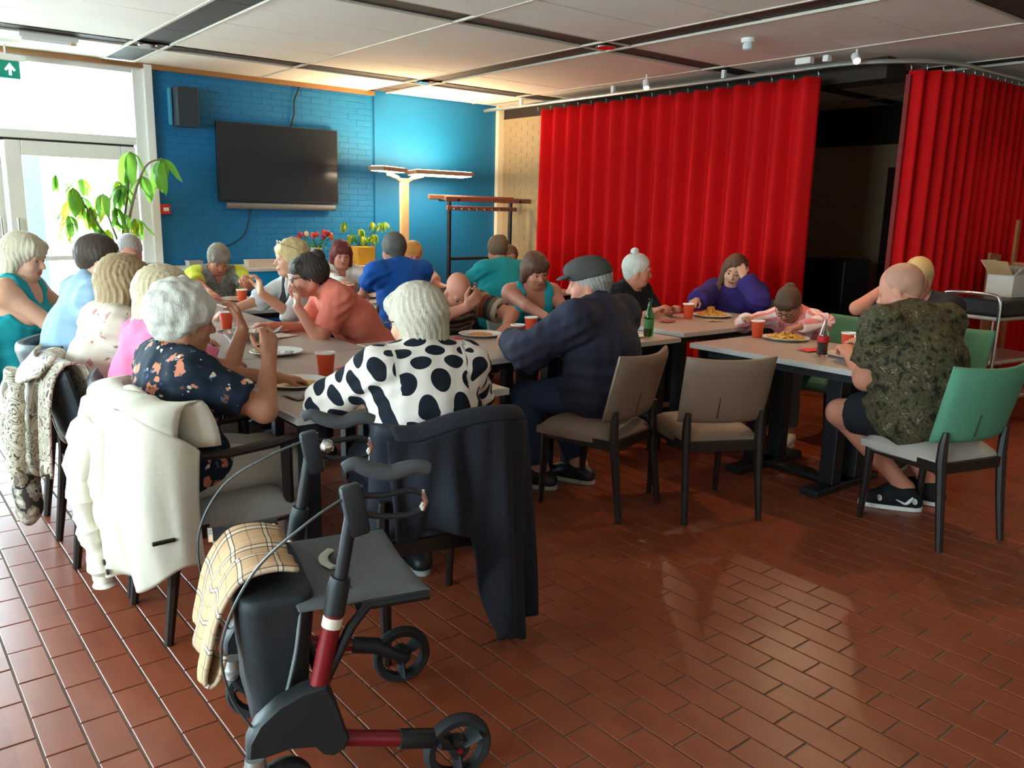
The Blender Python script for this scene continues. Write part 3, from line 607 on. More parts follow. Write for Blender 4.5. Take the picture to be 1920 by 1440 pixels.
# ================================================================== BODIES: blended-volume modeller
def V3(*a): return np.array(a, dtype=np.float64)
def nrm(v): return v/(np.linalg.norm(v)+1e-12)
def axis_coords(lo, hi, base, zones):
    xs = [lo]
    while xs[-1] < hi:
        h = base
        for a, b, s in zones:
            if a-0.004 <= xs[-1] <= b: h = min(h, s)
        xs.append(xs[-1]+h)
    return np.array(xs)
class Field:
    def __init__(s, lo, hi, base, zones=()):
        s.ax = [axis_coords(lo[i], hi[i], base, [(z[0][i], z[1][i], z[2]) for z in zones]) for i in range(3)]
        s.F = np.full([len(a) for a in s.ax], 0.25, dtype=np.float32)
    def _sl(s, lo, hi):
        sl = []
        for i in range(3):
            a = np.searchsorted(s.ax[i], lo[i]); b = np.searchsorted(s.ax[i], hi[i]); a = max(a-1, 0); b = min(b+1, len(s.ax[i]))
            if b-a < 2: return None, None
            sl.append(slice(a, b))
        X, Y, Z = np.meshgrid(s.ax[0][sl[0]], s.ax[1][sl[1]], s.ax[2][sl[2]], indexing='ij', sparse=True)
        return tuple(sl), (X, Y, Z)
    def _mix(s, sl, d, k, op):
        F = s.F[sl]
        if op == 'u':
            if k > 0:
                h = np.clip(0.5+0.5*(F-d)/k, 0, 1); s.F[sl] = F*(1-h)+d*h-k*h*(1-h)
            else: s.F[sl] = np.minimum(F, d)
        elif op == 's':
            if k > 0:
                h = np.clip(0.5-0.5*(F+d)/k, 0, 1); s.F[sl] = F*(1-h)-d*h+k*h*(1-h)
            else: s.F[sl] = np.maximum(F, -d)
    def cap(s, a, b, ra, rb=None, k=0.03, side=None, sc=1.0, op='u', cut=None, grow=0.0):
        """tapered capsule; side/sc widen it along one axis; cut=(point,normal) trims it flat"""
        a = np.asarray(a, float); b = np.asarray(b, float); rb = ra if rb is None else rb; ra += grow; rb += grow
        R = max(ra, rb)*max(1, sc)+k+0.02; lo = np.minimum(a, b)-R; hi = np.maximum(a, b)+R
        sl, P = s._sl(lo, hi)
        if sl is None: return
        ab = b-a; L2 = ab@ab+1e-12
        px, py, pz = P[0]-a[0], P[1]-a[1], P[2]-a[2]
        t = np.clip((px*ab[0]+py*ab[1]+pz*ab[2])/L2, 0, 1)
        vx, vy, vz = px-t*ab[0], py-t*ab[1], pz-t*ab[2]
        if side is not None:
            q = (vx*side[0]+vy*side[1]+vz*side[2])*(1-1/sc); vx, vy, vz = vx-q*side[0], vy-q*side[1], vz-q*side[2]
        d = np.sqrt(vx*vx+vy*vy+vz*vz)-(ra+t*(rb-ra))
        if cut is not None:
            for c in (cut if isinstance(cut, list) else [cut]):
                p0, n = c; d = np.maximum(d, (P[0]-p0[0])*n[0]+(P[1]-p0[1])*n[1]+(P[2]-p0[2])*n[2])
        s._mix(sl, d, k, op)
    def ell(s, c, r, R=None, k=0.02, op='u', grow=0.0, cut=None):
        c = np.asarray(c, float); r = np.asarray(r, float)+grow; m = r.max()+k+0.02
        sl, P = s._sl(c-m, c+m)
        if sl is None: return
        px, py, pz = P[0]-c[0], P[1]-c[1], P[2]-c[2]
        if R is not None:
            px, py, pz = (R[0, i]*px+R[1, i]*py+R[2, i]*pz for i in range(3))
        k0 = np.sqrt((px/r[0])**2+(py/r[1])**2+(pz/r[2])**2); k1 = np.sqrt((px/r[0]**2)**2+(py/r[1]**2)**2+(pz/r[2]**2)**2)+1e-9
        d = k0*(k0-1)/k1
        if cut is not None:
            for p0, n in cut: d = np.maximum(d, (P[0]-p0[0])*n[0]+(P[1]-p0[1])*n[1]+(P[2]-p0[2])*n[2])
        s._mix(sl, d, k, op)
    def plane(s, p0, n, k=0.0):
        X, Y, Z = np.meshgrid(*s.ax, indexing='ij', sparse=True)
        d = (X-p0[0])*n[0]+(Y-p0[1])*n[1]+(Z-p0[2])*n[2]; s.F = np.maximum(s.F, d).astype(np.float32)
    def mesh(s):
        F = s.F; F[0], F[-1], F[:, 0], F[:, -1], F[:, :, 0], F[:, :, -1] = .2, .2, .2, .2, .2, .2
        S = F < 0; nx, ny, nz = F.shape
        cnt = np.zeros((nx-1, ny-1, nz-1), np.int8)
        for dx in (0, 1):
            for dy in (0, 1):
                for dz in (0, 1): cnt += S[dx:nx-1+dx, dy:ny-1+dy, dz:nz-1+dz]
        act = (cnt > 0) & (cnt < 8); I, J, K = np.nonzero(act); n = len(I)
        idx = np.full(act.shape, -1, np.int32); idx[I, J, K] = np.arange(n)
        acc = np.zeros((n, 3)); num = np.zeros(n)
        C = [(a, b, c) for a in (0, 1) for b in (0, 1) for c in (0, 1)]
        val = {c: F[I+c[0], J+c[1], K+c[2]].astype(np.float64) for c in C}
        for c in C:
            for ax in range(3):
                if c[ax] == 0:
                    e = list(c); e[ax] = 1; e = tuple(e); v0, v1 = val[c], val[e]; m = (v0 < 0) != (v1 < 0)
                    t = np.where(m, v0/np.where(m, v0-v1, 1), 0)
                    p = np.tile(np.array(c, float), (n, 1)); p[:, ax] += t; acc += p*m[:, None]; num += m
        p = acc/num[:, None]; co = np.empty((n, 3))
        for ax, ii in enumerate((I, J, K)):
            A = s.ax[ax]; co[:, ax] = A[ii]+p[:, ax]*(A[ii+1]-A[ii])
        Q = []
        for ax in range(3):
            sl0 = [slice(None)]*3; sl1 = [slice(None)]*3; sl0[ax] = slice(0, -1); sl1[ax] = slice(1, None)
            a, b = S[tuple(sl0)], S[tuple(sl1)]; ch = a != b
            u, v = (ax+1) % 3, (ax+2) % 3
            E = np.array(np.nonzero(ch)); ok = (E[u] > 0) & (E[v] > 0) & (E[u] < F.shape[u]-1) & (E[v] < F.shape[v]-1); E = E[:, ok]
            ins = a[tuple(E)]
            def cell(du, dv):
                q = E.copy(); q[u] -= du; q[v] -= dv; return idx[tuple(q)]
            q = np.stack([cell(1, 1), cell(0, 1), cell(0, 0), cell(1, 0)], 1); q[~ins] = q[~ins][:, ::-1]; Q.append(q)
        Q = np.concatenate(Q); Q = Q[(Q >= 0).all(1)]
        return co, Q
def vnormals(co, Q):
    n = np.cross(co[Q[:, 2]]-co[Q[:, 0]], co[Q[:, 3]]-co[Q[:, 1]]); out = np.zeros_like(co)
    for k in range(4):
        for a in range(3): out[:, a] += np.bincount(Q[:, k], n[:, a], len(co))
    return out/(np.linalg.norm(out, axis=1)[:, None]+1e-12)
def relax(co, Q, it=1, w=0.5):
    e = np.concatenate([Q[:, [0, 1]], Q[:, [1, 2]], Q[:, [2, 3]], Q[:, [3, 0]]]); n = len(co)
    for _ in range(it):
        s = np.zeros_like(co); c = np.bincount(e[:, 0], minlength=n)+np.bincount(e[:, 1], minlength=n)
        for a in range(3): s[:, a] = np.bincount(e[:, 0], co[e[:, 1], a], n)+np.bincount(e[:, 1], co[e[:, 0], a], n)
        co = co*(1-w)+w*s/np.maximum(c, 1)[:, None]
    return co
def wob(co, seed, freq, n=5, stretch=(1, 1, 1)):
    g = np.random.default_rng(seed); out = np.zeros(len(co)); q = co*np.array(stretch)
    for i in range(n):
        d = g.normal(size=3); d /= np.linalg.norm(d); out += np.sin(q@(d*freq*g.uniform(0.6, 1.7))+g.uniform(0, 6.3)+0.8*np.sin(q@(g.normal(size=3)*freq*0.4)))
    return out/n
def np_mesh(name, co, Q, mats, parent, pat=None, slot=None):
    me = bpy.data.meshes.new(name); me.vertices.add(len(co)); me.vertices.foreach_set('co', co.astype(np.float32).ravel())
    me.loops.add(len(Q)*4); me.loops.foreach_set('vertex_index', Q.astype(np.int32).ravel())
    me.polygons.add(len(Q)); me.polygons.foreach_set('loop_start', np.arange(len(Q), dtype=np.int32)*4); me.polygons.foreach_set('loop_total', np.full(len(Q), 4, np.int32))
    for mm in mats: me.materials.append(mm)
    if slot is not None: me.polygons.foreach_set('material_index', slot.astype(np.int32))
    me.update(calc_edges=True); me.polygons.foreach_set('use_smooth', np.ones(len(Q), bool)); me.validate()
    if pat is not None:
        at = me.attributes.new('pat', 'FLOAT_VECTOR', 'POINT'); at.data.foreach_set('vector', pat.astype(np.float32).ravel())
    o = bpy.data.objects.new(name, me); COL.objects.link(o)
    if parent is not None: o.parent = parent
    return o
def rotz(a): c, s = math.cos(a), math.sin(a); return np.array([[c, -s, 0], [s, c, 0], [0, 0, 1.]])
def roty(a): c, s = math.cos(a), math.sin(a); return np.array([[c, 0, s], [0, 1, 0], [-s, 0, c]])   # + pitches forward-down for +X front
def rotx(a): c, s = math.cos(a), math.sin(a); return np.array([[1, 0, 0], [0, c, -s], [0, s, c]])
# ================================================================== PEOPLE
import zlib
def skin_mat(name, c): 
    m = M(name, c, 0.55, 0.10, 9.0, 0.05, 150, spec=0.35)
    m.node_tree.nodes['Principled BSDF'].inputs['Subsurface Weight'].default_value = 0.08
    m.node_tree.nodes['Principled BSDF'].inputs['Subsurface Radius'].default_value = (0.01, 0.004, 0.002)
    return m
SK_light = skin_mat('skin_light', srgb(214, 160, 132)); SK_red = skin_mat('skin_ruddy', srgb(200, 132, 108)); SK_tan = skin_mat('skin_tan', srgb(176, 118, 90))
M_lip = M('lips', srgb(170, 88, 80), 0.45, 0.05); M_eye = M('eyeball', srgb(176, 158, 148), 0.3, 0); M_iris = M('iris', srgb(50, 42, 38), 0.2, 0)
def hair_mat(name, c, c2=None): return M(name, srgb(*c), 0.5, 0.20, 60, 0.5, 130, stretch=(2.6, 2.6, 0.45))
def cloth(name, c, rough=0.85, var=0.08, **k): return M(name, srgb(*c), rough, var, 14, 0.15, 260, **k)
def ik(sh, wr, l1, l2, hint):
    d = wr-sh; D = np.linalg.norm(d); D2 = min(D, (l1+l2)*0.995); u = d/(D+1e-9)
    if D > D2: wr = sh+u*D2
    a = (l1*l1-l2*l2+D2*D2)/(2*D2); h = math.sqrt(max(0, l1*l1-a*a)); w = hint-u*(hint@u); w = nrm(w)
    return sh+u*a+w*h, wr
def person(label, head, yaw, lean=8, lean2=None, headyaw=0, headpitch=10, headroll=0, s=1.0, girth=1.0, female=True, seat=0.47,
           rh=None, lh=None, rel=None, lel=None, rcurl=0.6, lcurl=0.6, rdir=None, ldir=None, rn=(0, 0, -1), ln=(0, 0, -1), skin=None,
           top=None, sleeve='short', neck='crew', bottom=None, shorts=False, shoe=None, hair=None, hairm=None, res=0.012, fine=0.0068, legs=None,
           belly=0.0, bust=None, hem=0.06, fold=0.005, extra=None, glasses=None, pad=0.0, topname='shirt', twist=0, hs=1.0, vest=None, planar=False):
    """seated person. head = world position of the head centre; yaw = direction the body faces (deg). Hands are given in local coordinates (front, left, up from floor)."""
    far = math.hypot(head[0], head[1]) > 5.6
    res, fine = (max(res, 0.0145), 0.0084) if far else (res+0.0008, 0.0074)
    skin = skin or SK_light; lean2 = lean if lean2 is None else lean2
    a1, a2 = R_(lean), R_(lean2); hz0 = seat+0.095*s
    hd = s*hs
    # spine lengths scaled so that the pelvis rests on the seat
    d1 = V3(math.sin(a1), 0, math.cos(a1)); d2 = V3(math.sin(a2), 0, math.cos(a2)); a3 = a2+R_(headpitch)*0.35+0.05; d3 = V3(math.sin(a3), 0, math.cos(a3))
    base = d1*0.27+d2*0.235; nk = d3*0.135*hd+V3(0.015, 0, 0)
    ts = (head[2]-hz0-nk[2])/base[2]
    H0 = V3(0, 0, hz0); Wst = H0+d1*0.13*ts; C = H0+d1*0.27*ts; N = C+d2*0.235*ts; HC = N+nk
    Rb = rotz(R_(yaw)); org = np.array([head[0], head[1], 0])-Rb@V3(HC[0], HC[1], 0)
    root = empty('person', tuple(org), R_(yaw), label, 'person')
    Rh = rotz(R_(headyaw))@roty(R_(headpitch))@rotx(R_(headroll))
    tw = R_(twist); Tw = rotz(tw); SD = Tw@V3(0, 1, 0)
    sw = (0.165 if female else 0.188)*s*min(1.15, girth**0.5); g = girth*s
    Sh = {1: N+SD*sw-d2*0.045*s+V3(-0.005, 0, 0), -1: N-SD*sw-d2*0.045*s+V3(-0.005, 0, 0)}   # 1 = left
    L1, L2 = 0.275*s, 0.245*s
    arms = {}
    for sd, tgt, el in ((1, lh, lel), (-1, rh, rel)):
        if tgt is None: tgt = (0.36, sd*0.16, 0.80)
        if tgt[0] == 'w': tgt = Rb.T@(np.array(tgt[1:], float)-org)
        if el is not None and el[0] == 'w': el = Rb.T@(np.array(el[1:], float)-org)-(Sh[sd]+np.array(tgt, float))/2
        tgt = np.array(tgt, float); hint = np.array(el if el is not None else (-0.25, sd*0.55, -1.0), float)
        E_, Wr = ik(Sh[sd], tgt, L1, L2, hint); arms[sd] = (E_, Wr)
    hipw = 0.088*s
    leg = {}
    for sd in (1, -1):
        lg = (legs or {}).get(sd)
        if lg is None: lg = ((0.42*s, sd*0.105, seat+0.045), (0.40*s, sd*0.11, 0.085), (0.545*s, sd*0.125, 0.045))
        leg[sd] = tuple((Rb.T@(np.array(q[1:], float)-org)) if q[0] == 'w' else np.array(q, float) for q in lg)
    # ---- primitive lists shared by body and clothes
    side = SD
    def torso(f, gr=0.0, lowcut=None, neckpart=True):
        hipf = 1.08 if female else 1.0
        f.cap(H0+V3(-0.01, 0, 0.0), H0+d1*0.06*ts, 0.118*g*hipf, 0.112*g, 0.05, V3(0, 1, 0), 1.42, grow=gr)
        f.cap(H0+d1*0.05*ts, Wst, 0.110*g, 0.103*g+belly*0.3, 0.06, V3(0, 1, 0), 1.36, grow=gr)
        f.cap(Wst, C, 0.103*g+belly*0.3, 0.112*g, 0.06, side, 1.36, grow=gr)
        f.cap(C, C+d2*0.13*ts, 0.112*g, 0.100*s*min(g/s, 1.15), 0.06, side, 1.38, grow=gr)
        f.cap(Sh[1]-SD*0.03+d2*0.0, Sh[-1]+SD*0.03, 0.062*s*min(girth, 1.2), None, 0.06, grow=gr)
        f.cap(Sh[1]-SD*0.07*s+d2*0.03, N+d2*0.02+V3(-0.01, 0, 0), 0.032*s, 0.045*s, 0.05, grow=gr)
        f.cap(Sh[-1]+SD*0.07*s+d2*0.03, N+d2*0.02+V3(-0.01, 0, 0), 0.032*s, 0.045*s, 0.05, grow=gr)
        if belly > 0: f.ell(Wst+V3(0.05+belly*0.5, 0, -0.01), (0.10+belly, 0.135*g, 0.12), None, 0.06, grow=gr)
        bb = (0.045 if female else 0) if bust is None else bust
        if bb > 0:
            for q in (1, -1): f.ell(C+d2*0.035*ts+SD*q*0.068*g+(Tw@V3(0.085*g, 0, 0)), (bb*1.15, bb*1.25, bb*1.2), None, 0.04, grow=gr)
    def arm(f, sd, gr=0.0, t_end=None, kind='body', flare=0.0):
        E_, Wr = arms[sd]; gg = min(1.25, girth); mu = 1.0 if female else 1.12
        f.ell(Sh[sd], np.array((0.056, 0.056, 0.056))*s*gg**0.5*mu, None, 0.05, grow=gr)
        if kind == 'body' or t_end is None or t_end > 1:
            f.cap(Sh[sd], E_, 0.049*s*gg*mu, 0.039*s*gg*mu, 0.03, grow=gr+(flare if t_end else 0))
        if kind == 'body': f.cap(E_, Wr, 0.040*s*gg*mu, 0.027*s*mu, 0.02, grow=gr)
        elif t_end is not None:
            if t_end <= 1:
                e = Sh[sd]+(E_-Sh[sd])*t_end; u = nrm(E_-Sh[sd]); f.cap(Sh[sd], e+u*0.02, 0.052*s*gg*mu, 0.046*s*gg*mu+flare, 0.03, cut=(e, u), grow=gr)
            else:
                e = E_+(Wr-E_)*(t_end-1); u = nrm(Wr-E_); f.cap(E_, e+u*0.02, 0.042*s*gg*mu+flare, 0.034*s*mu+flare, 0.03, cut=(e, u), grow=gr+flare*0.5)
    def legv(f, sd, gr=0.0, t_end=None):
        K_, A_, T_ = leg[sd]; hj = H0+V3(0.0, sd*hipw, -0.005); gg = min(girth, 1.3)
        if t_end is None or t_end > 1:
            f.cap(hj, K_, 0.088*s*gg, 0.060*s*gg**0.5, 0.04, grow=gr)
            if t_end is None: f.cap(K_, A_, 0.056*s*gg**0.5, 0.038*s, 0.03, grow=gr); f.cap(K_+(A_-K_)*0.3+V3(-0.015, 0, 0), K_+(A_-K_)*0.5+V3(-0.012, 0, 0), 0.050*s, 0.040*s, 0.03, grow=gr)
            else:
                e = K_+(A_-K_)*(t_end-1); u = nrm(A_-K_); f.cap(K_, e+u*0.02, 0.062*s*gg**0.5, 0.056*s, 0.03, cut=(e, u), grow=gr)
        else:
            e = hj+(K_-hj)*t_end; u = nrm(K_-hj); f.cap(hj, e+u*0.02, 0.092*s*gg, 0.075*s*gg**0.5, 0.03, cut=(e, u), grow=gr)
    hp = lambda *p: HC+Rh@(np.array(p, float)*hd)      # head frame
    def hell(f, c, r, k=0.015, op='u', R=None): f.ell(hp(*c), np.array(r)*hd, Rh if R is None else Rh@R, k*hd, op)
    def hcap(f, a, b, ra, rb=None, k=0.012, op='u'): f.cap(hp(*a), hp(*b), ra*hd, (ra if rb is None else rb)*hd, k*hd, op=op)
    # ---- body
    pts = [HC+0.16, HC-0.16]+[q for sd in (1, -1) for q in arms[sd]]+[q for sd in (1, -1) for q in leg[sd]]+[Sh[1], Sh[-1], V3(-0.18*g, -0.22*g, seat), V3(0.2, 0.22*g, 0.9)]
    lo = np.min(pts, 0)-0.13; hi = np.max(pts, 0)+0.13; lo[2] = max(lo[2], 0.002)
    zones = [(HC-0.135*hd, HC+0.135*hd, fine)]+[(arms[sd][1]-0.07, arms[sd][1]+0.07, fine) for sd in (1, -1)]
    hands = {}
    for sd, dr, n_, cu in ((1, ldir, ln, lcurl), (-1, rdir, rn, rcurl)):
        E_, Wr = arms[sd]; fd = nrm(np.array(dr, float)) if dr is not None else nrm(Wr-E_); n = np.array(n_, float); n = nrm(n-fd*(n@fd)); lat = np.cross(n, fd)*(1 if sd > 0 else -1)
        # lat points to the thumb side
        hands[sd] = (Wr, fd, n, lat, cu); zones.append((Wr+fd*0.08-0.085, Wr+fd*0.08+0.085, fine))
    f = Field(lo, hi, res, zones)
    torso(f)
    for sd in (1, -1): arm(f, sd); legv(f, sd)
    for sd in (1, -1):
        K_, A_, T_ = leg[sd]; f.cap(A_, T_+V3(0, 0, -0.005), 0.036*s, 0.026*s, 0.03, V3(0, 1, 0), 1.3)
    f.cap(N-d2*0.03, hp(-0.022, 0, -0.07), 0.058*s*(0.92 if female else 1.08), 0.052*hd*(0.92 if female else 1.1), 0.03)
    # head
    hell(f, (-0.014, 0, 0.030), (0.098, 0.076, 0.092), 0.03); hell(f, (0.022, 0, -0.038), (0.070, 0.061, 0.084), 0.035)
    hell(f, (0.050, 0, -0.100), (0.034, 0.034, 0.022), 0.03)
    for q in (1, -1):
        hell(f, (0.052, q*0.036, -0.036), (0.032, 0.028, 0.030), 0.02)
        hell(f, (-0.006, q*0.077, -0.012), (0.020, 0.009, 0.032), 0.008)
        hcap(f, (-0.01, q*0.055, -0.055), (0.045, q*0.03, -0.098), 0.022, 0.02, 0.025)
    hcap(f, (0.079, -0.040, 0.017), (0.079, 0.040, 0.017), 0.012, None, 0.014)
    for q in (1, -1): hell(f, (0.099, q*0.031, -0.001), (0.018, 0.019, 0.013), 0.010, 's')
    hcap(f, (0.086, 0, 0.006), (0.108, 0, -0.034), 0.007, 0.012, 0.010)
    for q in (1, -1): hell(f, (0.097, q*0.011, -0.037), (0.010, 0.009, 0.008), 0.006)
    hell(f, (0.086, 0, -0.064), (0.012, 0.026, 0.007), 0.006); hell(f, (0.084, 0, -0.074), (0.012, 0.022, 0.007), 0.006)
    # hands
    for sd in (1, -1):
        Wr, fd, n, lat, cu = hands[sd]; hs_ = s*(0.93 if female else 1.03)
        kn = []
        for i, (o_, l_, ln_) in enumerate(((0.030, 0.092, 0.072), (0.010, 0.096, 0.080), (-0.011, 0.092, 0.074), (-0.030, 0.084, 0.058))):
            b0 = Wr+lat*o_*0.55*hs_; k0 = Wr+fd*l_*hs_+lat*o_*hs_; f.cap(b0, k0, 0.0155*hs_, 0.0125*hs_, 0.012)
            p = k0; ang = 0.25*cu+0.05*i; d = fd
            for j, fr in enumerate((0.44, 0.31, 0.25)):
                ang_j = ang+cu*(0.75 if j else 0.5)*(j+0.6); d = fd*math.cos(ang_j)+n*math.sin(ang_j); q_ = p+d*ln_*fr*hs_
                f.cap(p, q_, (0.0098-0.001*j)*hs_, (0.0092-0.0012*j)*hs_, 0.004); p = q_
        t0 = Wr+fd*0.028*hs_+lat*0.022*hs_; td = nrm(fd*0.75+lat*0.75+n*(0.25+0.3*cu)); t1 = t0+td*0.045*hs_; td2 = nrm(fd*1.0+lat*(0.35-0.3*cu)+n*(0.25+0.4*cu)); t2 = t1+td2*0.032*hs_; t3 = t2+td2*0.024*hs_
        f.cap(t0, t1, 0.0155*hs_, 0.012*hs_, 0.012); f.cap(t1, t2, 0.0115*hs_, 0.0105*hs_, 0.004); f.cap(t2, t3, 0.0105*hs_, 0.008*hs_, 0.004)
    co, Q = f.mesh(); co = relax(co, Q, 1, 0.35)
    ctr = co[Q].mean(1); lc = (ctr-HC)@Rh/hd
    slot = ((((lc[:, 0]-0.092)/0.02)**2+(lc[:, 1]/0.027)**2+((lc[:, 2]+0.069)/0.0115)**2) < 1).astype(int)
    body = np_mesh('body', co, Q, [skin, M_lip], root, slot=slot)
    for q in (1, -1):
        ey = MB().lathe([(0.0001, -0.0115), (0.006, -0.010), (0.010, -0.006), (0.0115, 0), (0.010, 0.006), (0.006, 0.010), (0.0001, 0.0115)], hp(0.0735, q*0.031, -0.002), 12).build('eye', M_eye, root, True)
        MB().lathe([(0.0072, 0), (0.0066, 0.0016), (0.0001, 0.002)], hp(0.0832, q*0.031, -0.0035), 10, R=Matrix((Rh@roty(PI/2)).tolist())).build('iris', M_iris, ey, True)
        if hairm: MB().tube([hp(0.0895, q*0.014, 0.022), hp(0.090, q*0.030, 0.026), hp(0.080, q*0.047, 0.021)], 0.004*hd, n=6).build('eyebrow', hairm, root, True)
    # ---- clothes
    def pattern(co):
        thr = 0.0
        out = np.zeros_like(co); sp = [H0, Wst, C, N]
        out[:, 0] = co@SD; out[:, 1] = co[:, 2]+0.85*(co[:, 0]-C[0])*np.clip((co-C)@d2*6, 0, 1)
        for sd in (1, -1):
            E_, Wr = arms[sd]; m = (co-Sh[sd]-SD*sd*0.0)@SD*sd > -0.045
            u = nrm(E_-Sh[sd]); al = (co-Sh[sd])@u; s1 = nrm(np.cross(u, V3(0.3, 0, 1))); s2 = np.cross(u, s1); an = np.arctan2((co-Sh[sd])@s1, (co-Sh[sd])@s2)
            out[m, 2] = 1.0
            if not planar: out[m, 0] = an[m]*0.062; out[m, 1] = al[m]
        return out
    if top is not None:
        off = 0.013+pad
        f = Field(lo, hi, res*1.05, [(N-0.16, N+0.1, 0.0085)] if fine < 0.008 else [])
        torso(f, off)
        if sleeve in ('short', 'long', 'half', 'cap'):
            t = {'cap': 0.45, 'short': 0.72, 'half': 1.15, 'long': 1.93}[sleeve]
            for sd in (1, -1): arm(f, sd, off, t, 'cloth', 0.012 if sleeve != 'long' else 0.005+pad*0.4)
        for sd in (1, -1): f.cap(H0+V3(0, sd*hipw, 0), H0+V3(0.10, sd*hipw, -0.005), 0.090*g, 0.085*g, 0.05, grow=off)
        f.plane(H0+V3(0.0, 0, -hem), V3(0.28, 0, -1)/1.04)
        if sleeve == 'none':
            for sd in (1, -1):
                E_, Wr = arms[sd]; c_ = Sh[sd]+SD*sd*0.028; f.cap(c_+d2*0.10, c_-d2*0.06, 0.066*s*min(girth, 1.15), None, 0.0, op='s'); f.cap(Sh[sd]+SD*sd*0.03, E_, 0.07*s*girth, 0.07*s*girth, 0.0, op='s')
        nf = Tw@V3(1, 0, 0)
        if neck == 'crew': f.cap(N+d2*0.015+nf*0.02, N+d2*0.2+nf*0.03, 0.074*s, 0.09*s, 0.0, op='s')
        elif neck == 'polo': f.cap(N+d2*0.045+nf*0.035, N+d2*0.2+nf*0.05, 0.066*s, 0.08*s, 0.0, op='s')
        elif neck == 'vee':
            f.cap(N+d2*0.025+nf*0.02, N+d2*0.2+nf*0.03, 0.072*s, 0.09*s, 0.0, op='s'); f.cap(N-d2*0.16+nf*0.14, N+d2*0.04+nf*0.08, 0.012, 0.06, 0.0, op='s')
        elif neck in ('scoop', 'tank'):
            f.cap(N+d2*0.0+nf*0.02, N+d2*0.2+nf*0.03, 0.088*s, 0.1*s, 0.0, op='s'); f.cap(N-d2*(0.09 if neck == 'tank' else 0.05)+nf*0.13, N+d2*0.1+nf*0.10, 0.075*s, 0.085*s, 0.0, op='s')
            if neck == 'tank': f.cap(N-d2*0.02-nf*0.13, N+d2*0.1-nf*0.10, 0.07*s, 0.08*s, 0.0, op='s')
        elif neck == 'high': f.cap(N+d2*0.07+nf*0.03, N+d2*0.2+nf*0.05, 0.068*s, 0.08*s, 0.0, op='s')
        co, Q = f.mesh(); co = relax(co, Q, 2, 0.4); nn = vnormals(co, Q)
        w = 1.3*wob(co, zlib.crc32(label.encode()) % 1000, 28, 6, (1, 1, 0.55))+1.0*wob(co, 7+zlib.crc32(label.encode()) % 777, 62, 5, (1.2, 1, 0.45)); w += 1.2*np.exp(-((co[:, 2]-Wst[2])/0.10)**2)*np.sin(co[:, 2]*75+6*np.sin(co[:, 1]*9)+4*co[:, 0])
        for sd in (1, -1):   # creases round the elbow and armpit
            for q in (arms[sd][0], Sh[sd]-d2*0.06):
                dd = np.linalg.norm(co-q, axis=1); w += 2.0*np.exp(-(dd/0.10)**2)*np.sin((co-q)@V3(45, 30, 95))
        co = co+nn*((w*fold)[:, None])
        np_mesh(topname, co, Q, [top], root, pat=pattern(co))
    if vest is not None:
        f = Field(lo, hi, res*1.05); torso(f, 0.026); f.plane(H0+V3(0.0, 0, -hem+0.02), V3(0.28, 0, -1)/1.04)
        nf = Tw@V3(1, 0, 0)
        for sd in (1, -1): c_ = Sh[sd]+SD*sd*0.02; f.cap(c_+d2*0.10, c_-d2*0.07, 0.062*s, None, 0.0, op='s'); f.cap(Sh[sd]+SD*sd*0.03, arms[sd][0], 0.075*s*girth, None, 0.0, op='s')
        f.cap(N+d2*0.0+nf*0.02, N+d2*0.2+nf*0.03, 0.086*s, 0.1*s, 0.0, op='s'); f.cap(N-d2*0.22+nf*0.16, N+d2*0.04+nf*0.10, 0.012, 0.075, 0.0, op='s')
        co, Q = f.mesh(); co = relax(co, Q, 2, 0.4); np_mesh('waistcoat', co, Q, [vest], root)
    if bottom is not None:
        llo = lo.copy(); lhi = hi.copy(); lhi[2] = hz0+0.22
        f = Field(llo, lhi, res*1.1)
        f.cap(H0+V3(-0.01, 0, 0.0), H0+d1*0.06*ts, 0.118*g*(1.06 if female else 1), 0.110*g, 0.05, V3(0, 1, 0), 1.42, grow=0.009)
        for sd in (1, -1): legv(f, sd, 0.011 if not shorts else 0.016, (0.80 if shorts else 1.88))
        co, Q = f.mesh(); co = relax(co, Q, 2, 0.4); nn = vnormals(co, Q)
        co = co+nn*((wob(co, 3, 30, 6)*fold*0.8)[:, None]); np_mesh('shorts' if shorts else 'trousers', co, Q, [bottom], root)
    if shoe is not None:
        for sd in (1, -1):
            K_, A_, T_ = leg[sd]; fw_ = nrm((T_-A_)*V3(1, 1, 0)); sdv = np.cross(V3(0, 0, 1), fw_); bk = A_*V3(1, 1, 0)-fw_*0.045*s; fr = T_*V3(1, 1, 0)+fw_*0.045*s
            f = Field(np.minimum(bk, fr)-0.09+V3(0, 0, 0.09), np.maximum(bk, fr)+0.09+V3(0, 0, 0.10), 0.009)
            f.cap(bk+V3(0, 0, 0.045), fr+V3(0, 0, 0.035), 0.045*s, 0.036*s, 0.0, sdv, 1.08); f.cap(A_+V3(0, 0, -0.01), A_*0.45+T_*0.55, 0.048*s, 0.046*s, 0.03, sdv, 1.12); f.cap(A_*0.5+T_*0.5, T_, 0.046*s, 0.040*s, 0.03, sdv, 1.15)
            f.plane(V3(0, 0, 0.018), V3(0, 0, -1)); f.plane(A_+V3(0, 0, 0.015), V3(0, 0, 1))
            co, Q = f.mesh(); sh_ = np_mesh('shoe', relax(co, Q, 1), Q, [shoe[0]], root)
            so = MB(); nseg = 20; ring = []
            for i in range(nseg):
                an = 2*PI*i/nseg; c_, s_ = math.cos(an), math.sin(an); mid = (bk+fr)/2; hl = np.linalg.norm(fr-bk)/2+0.045*s
                ring.append(mid+fw_*hl*math.copysign(abs(c_)**0.7, c_)+sdv*0.050*s*math.copysign(abs(s_)**0.8, s_))
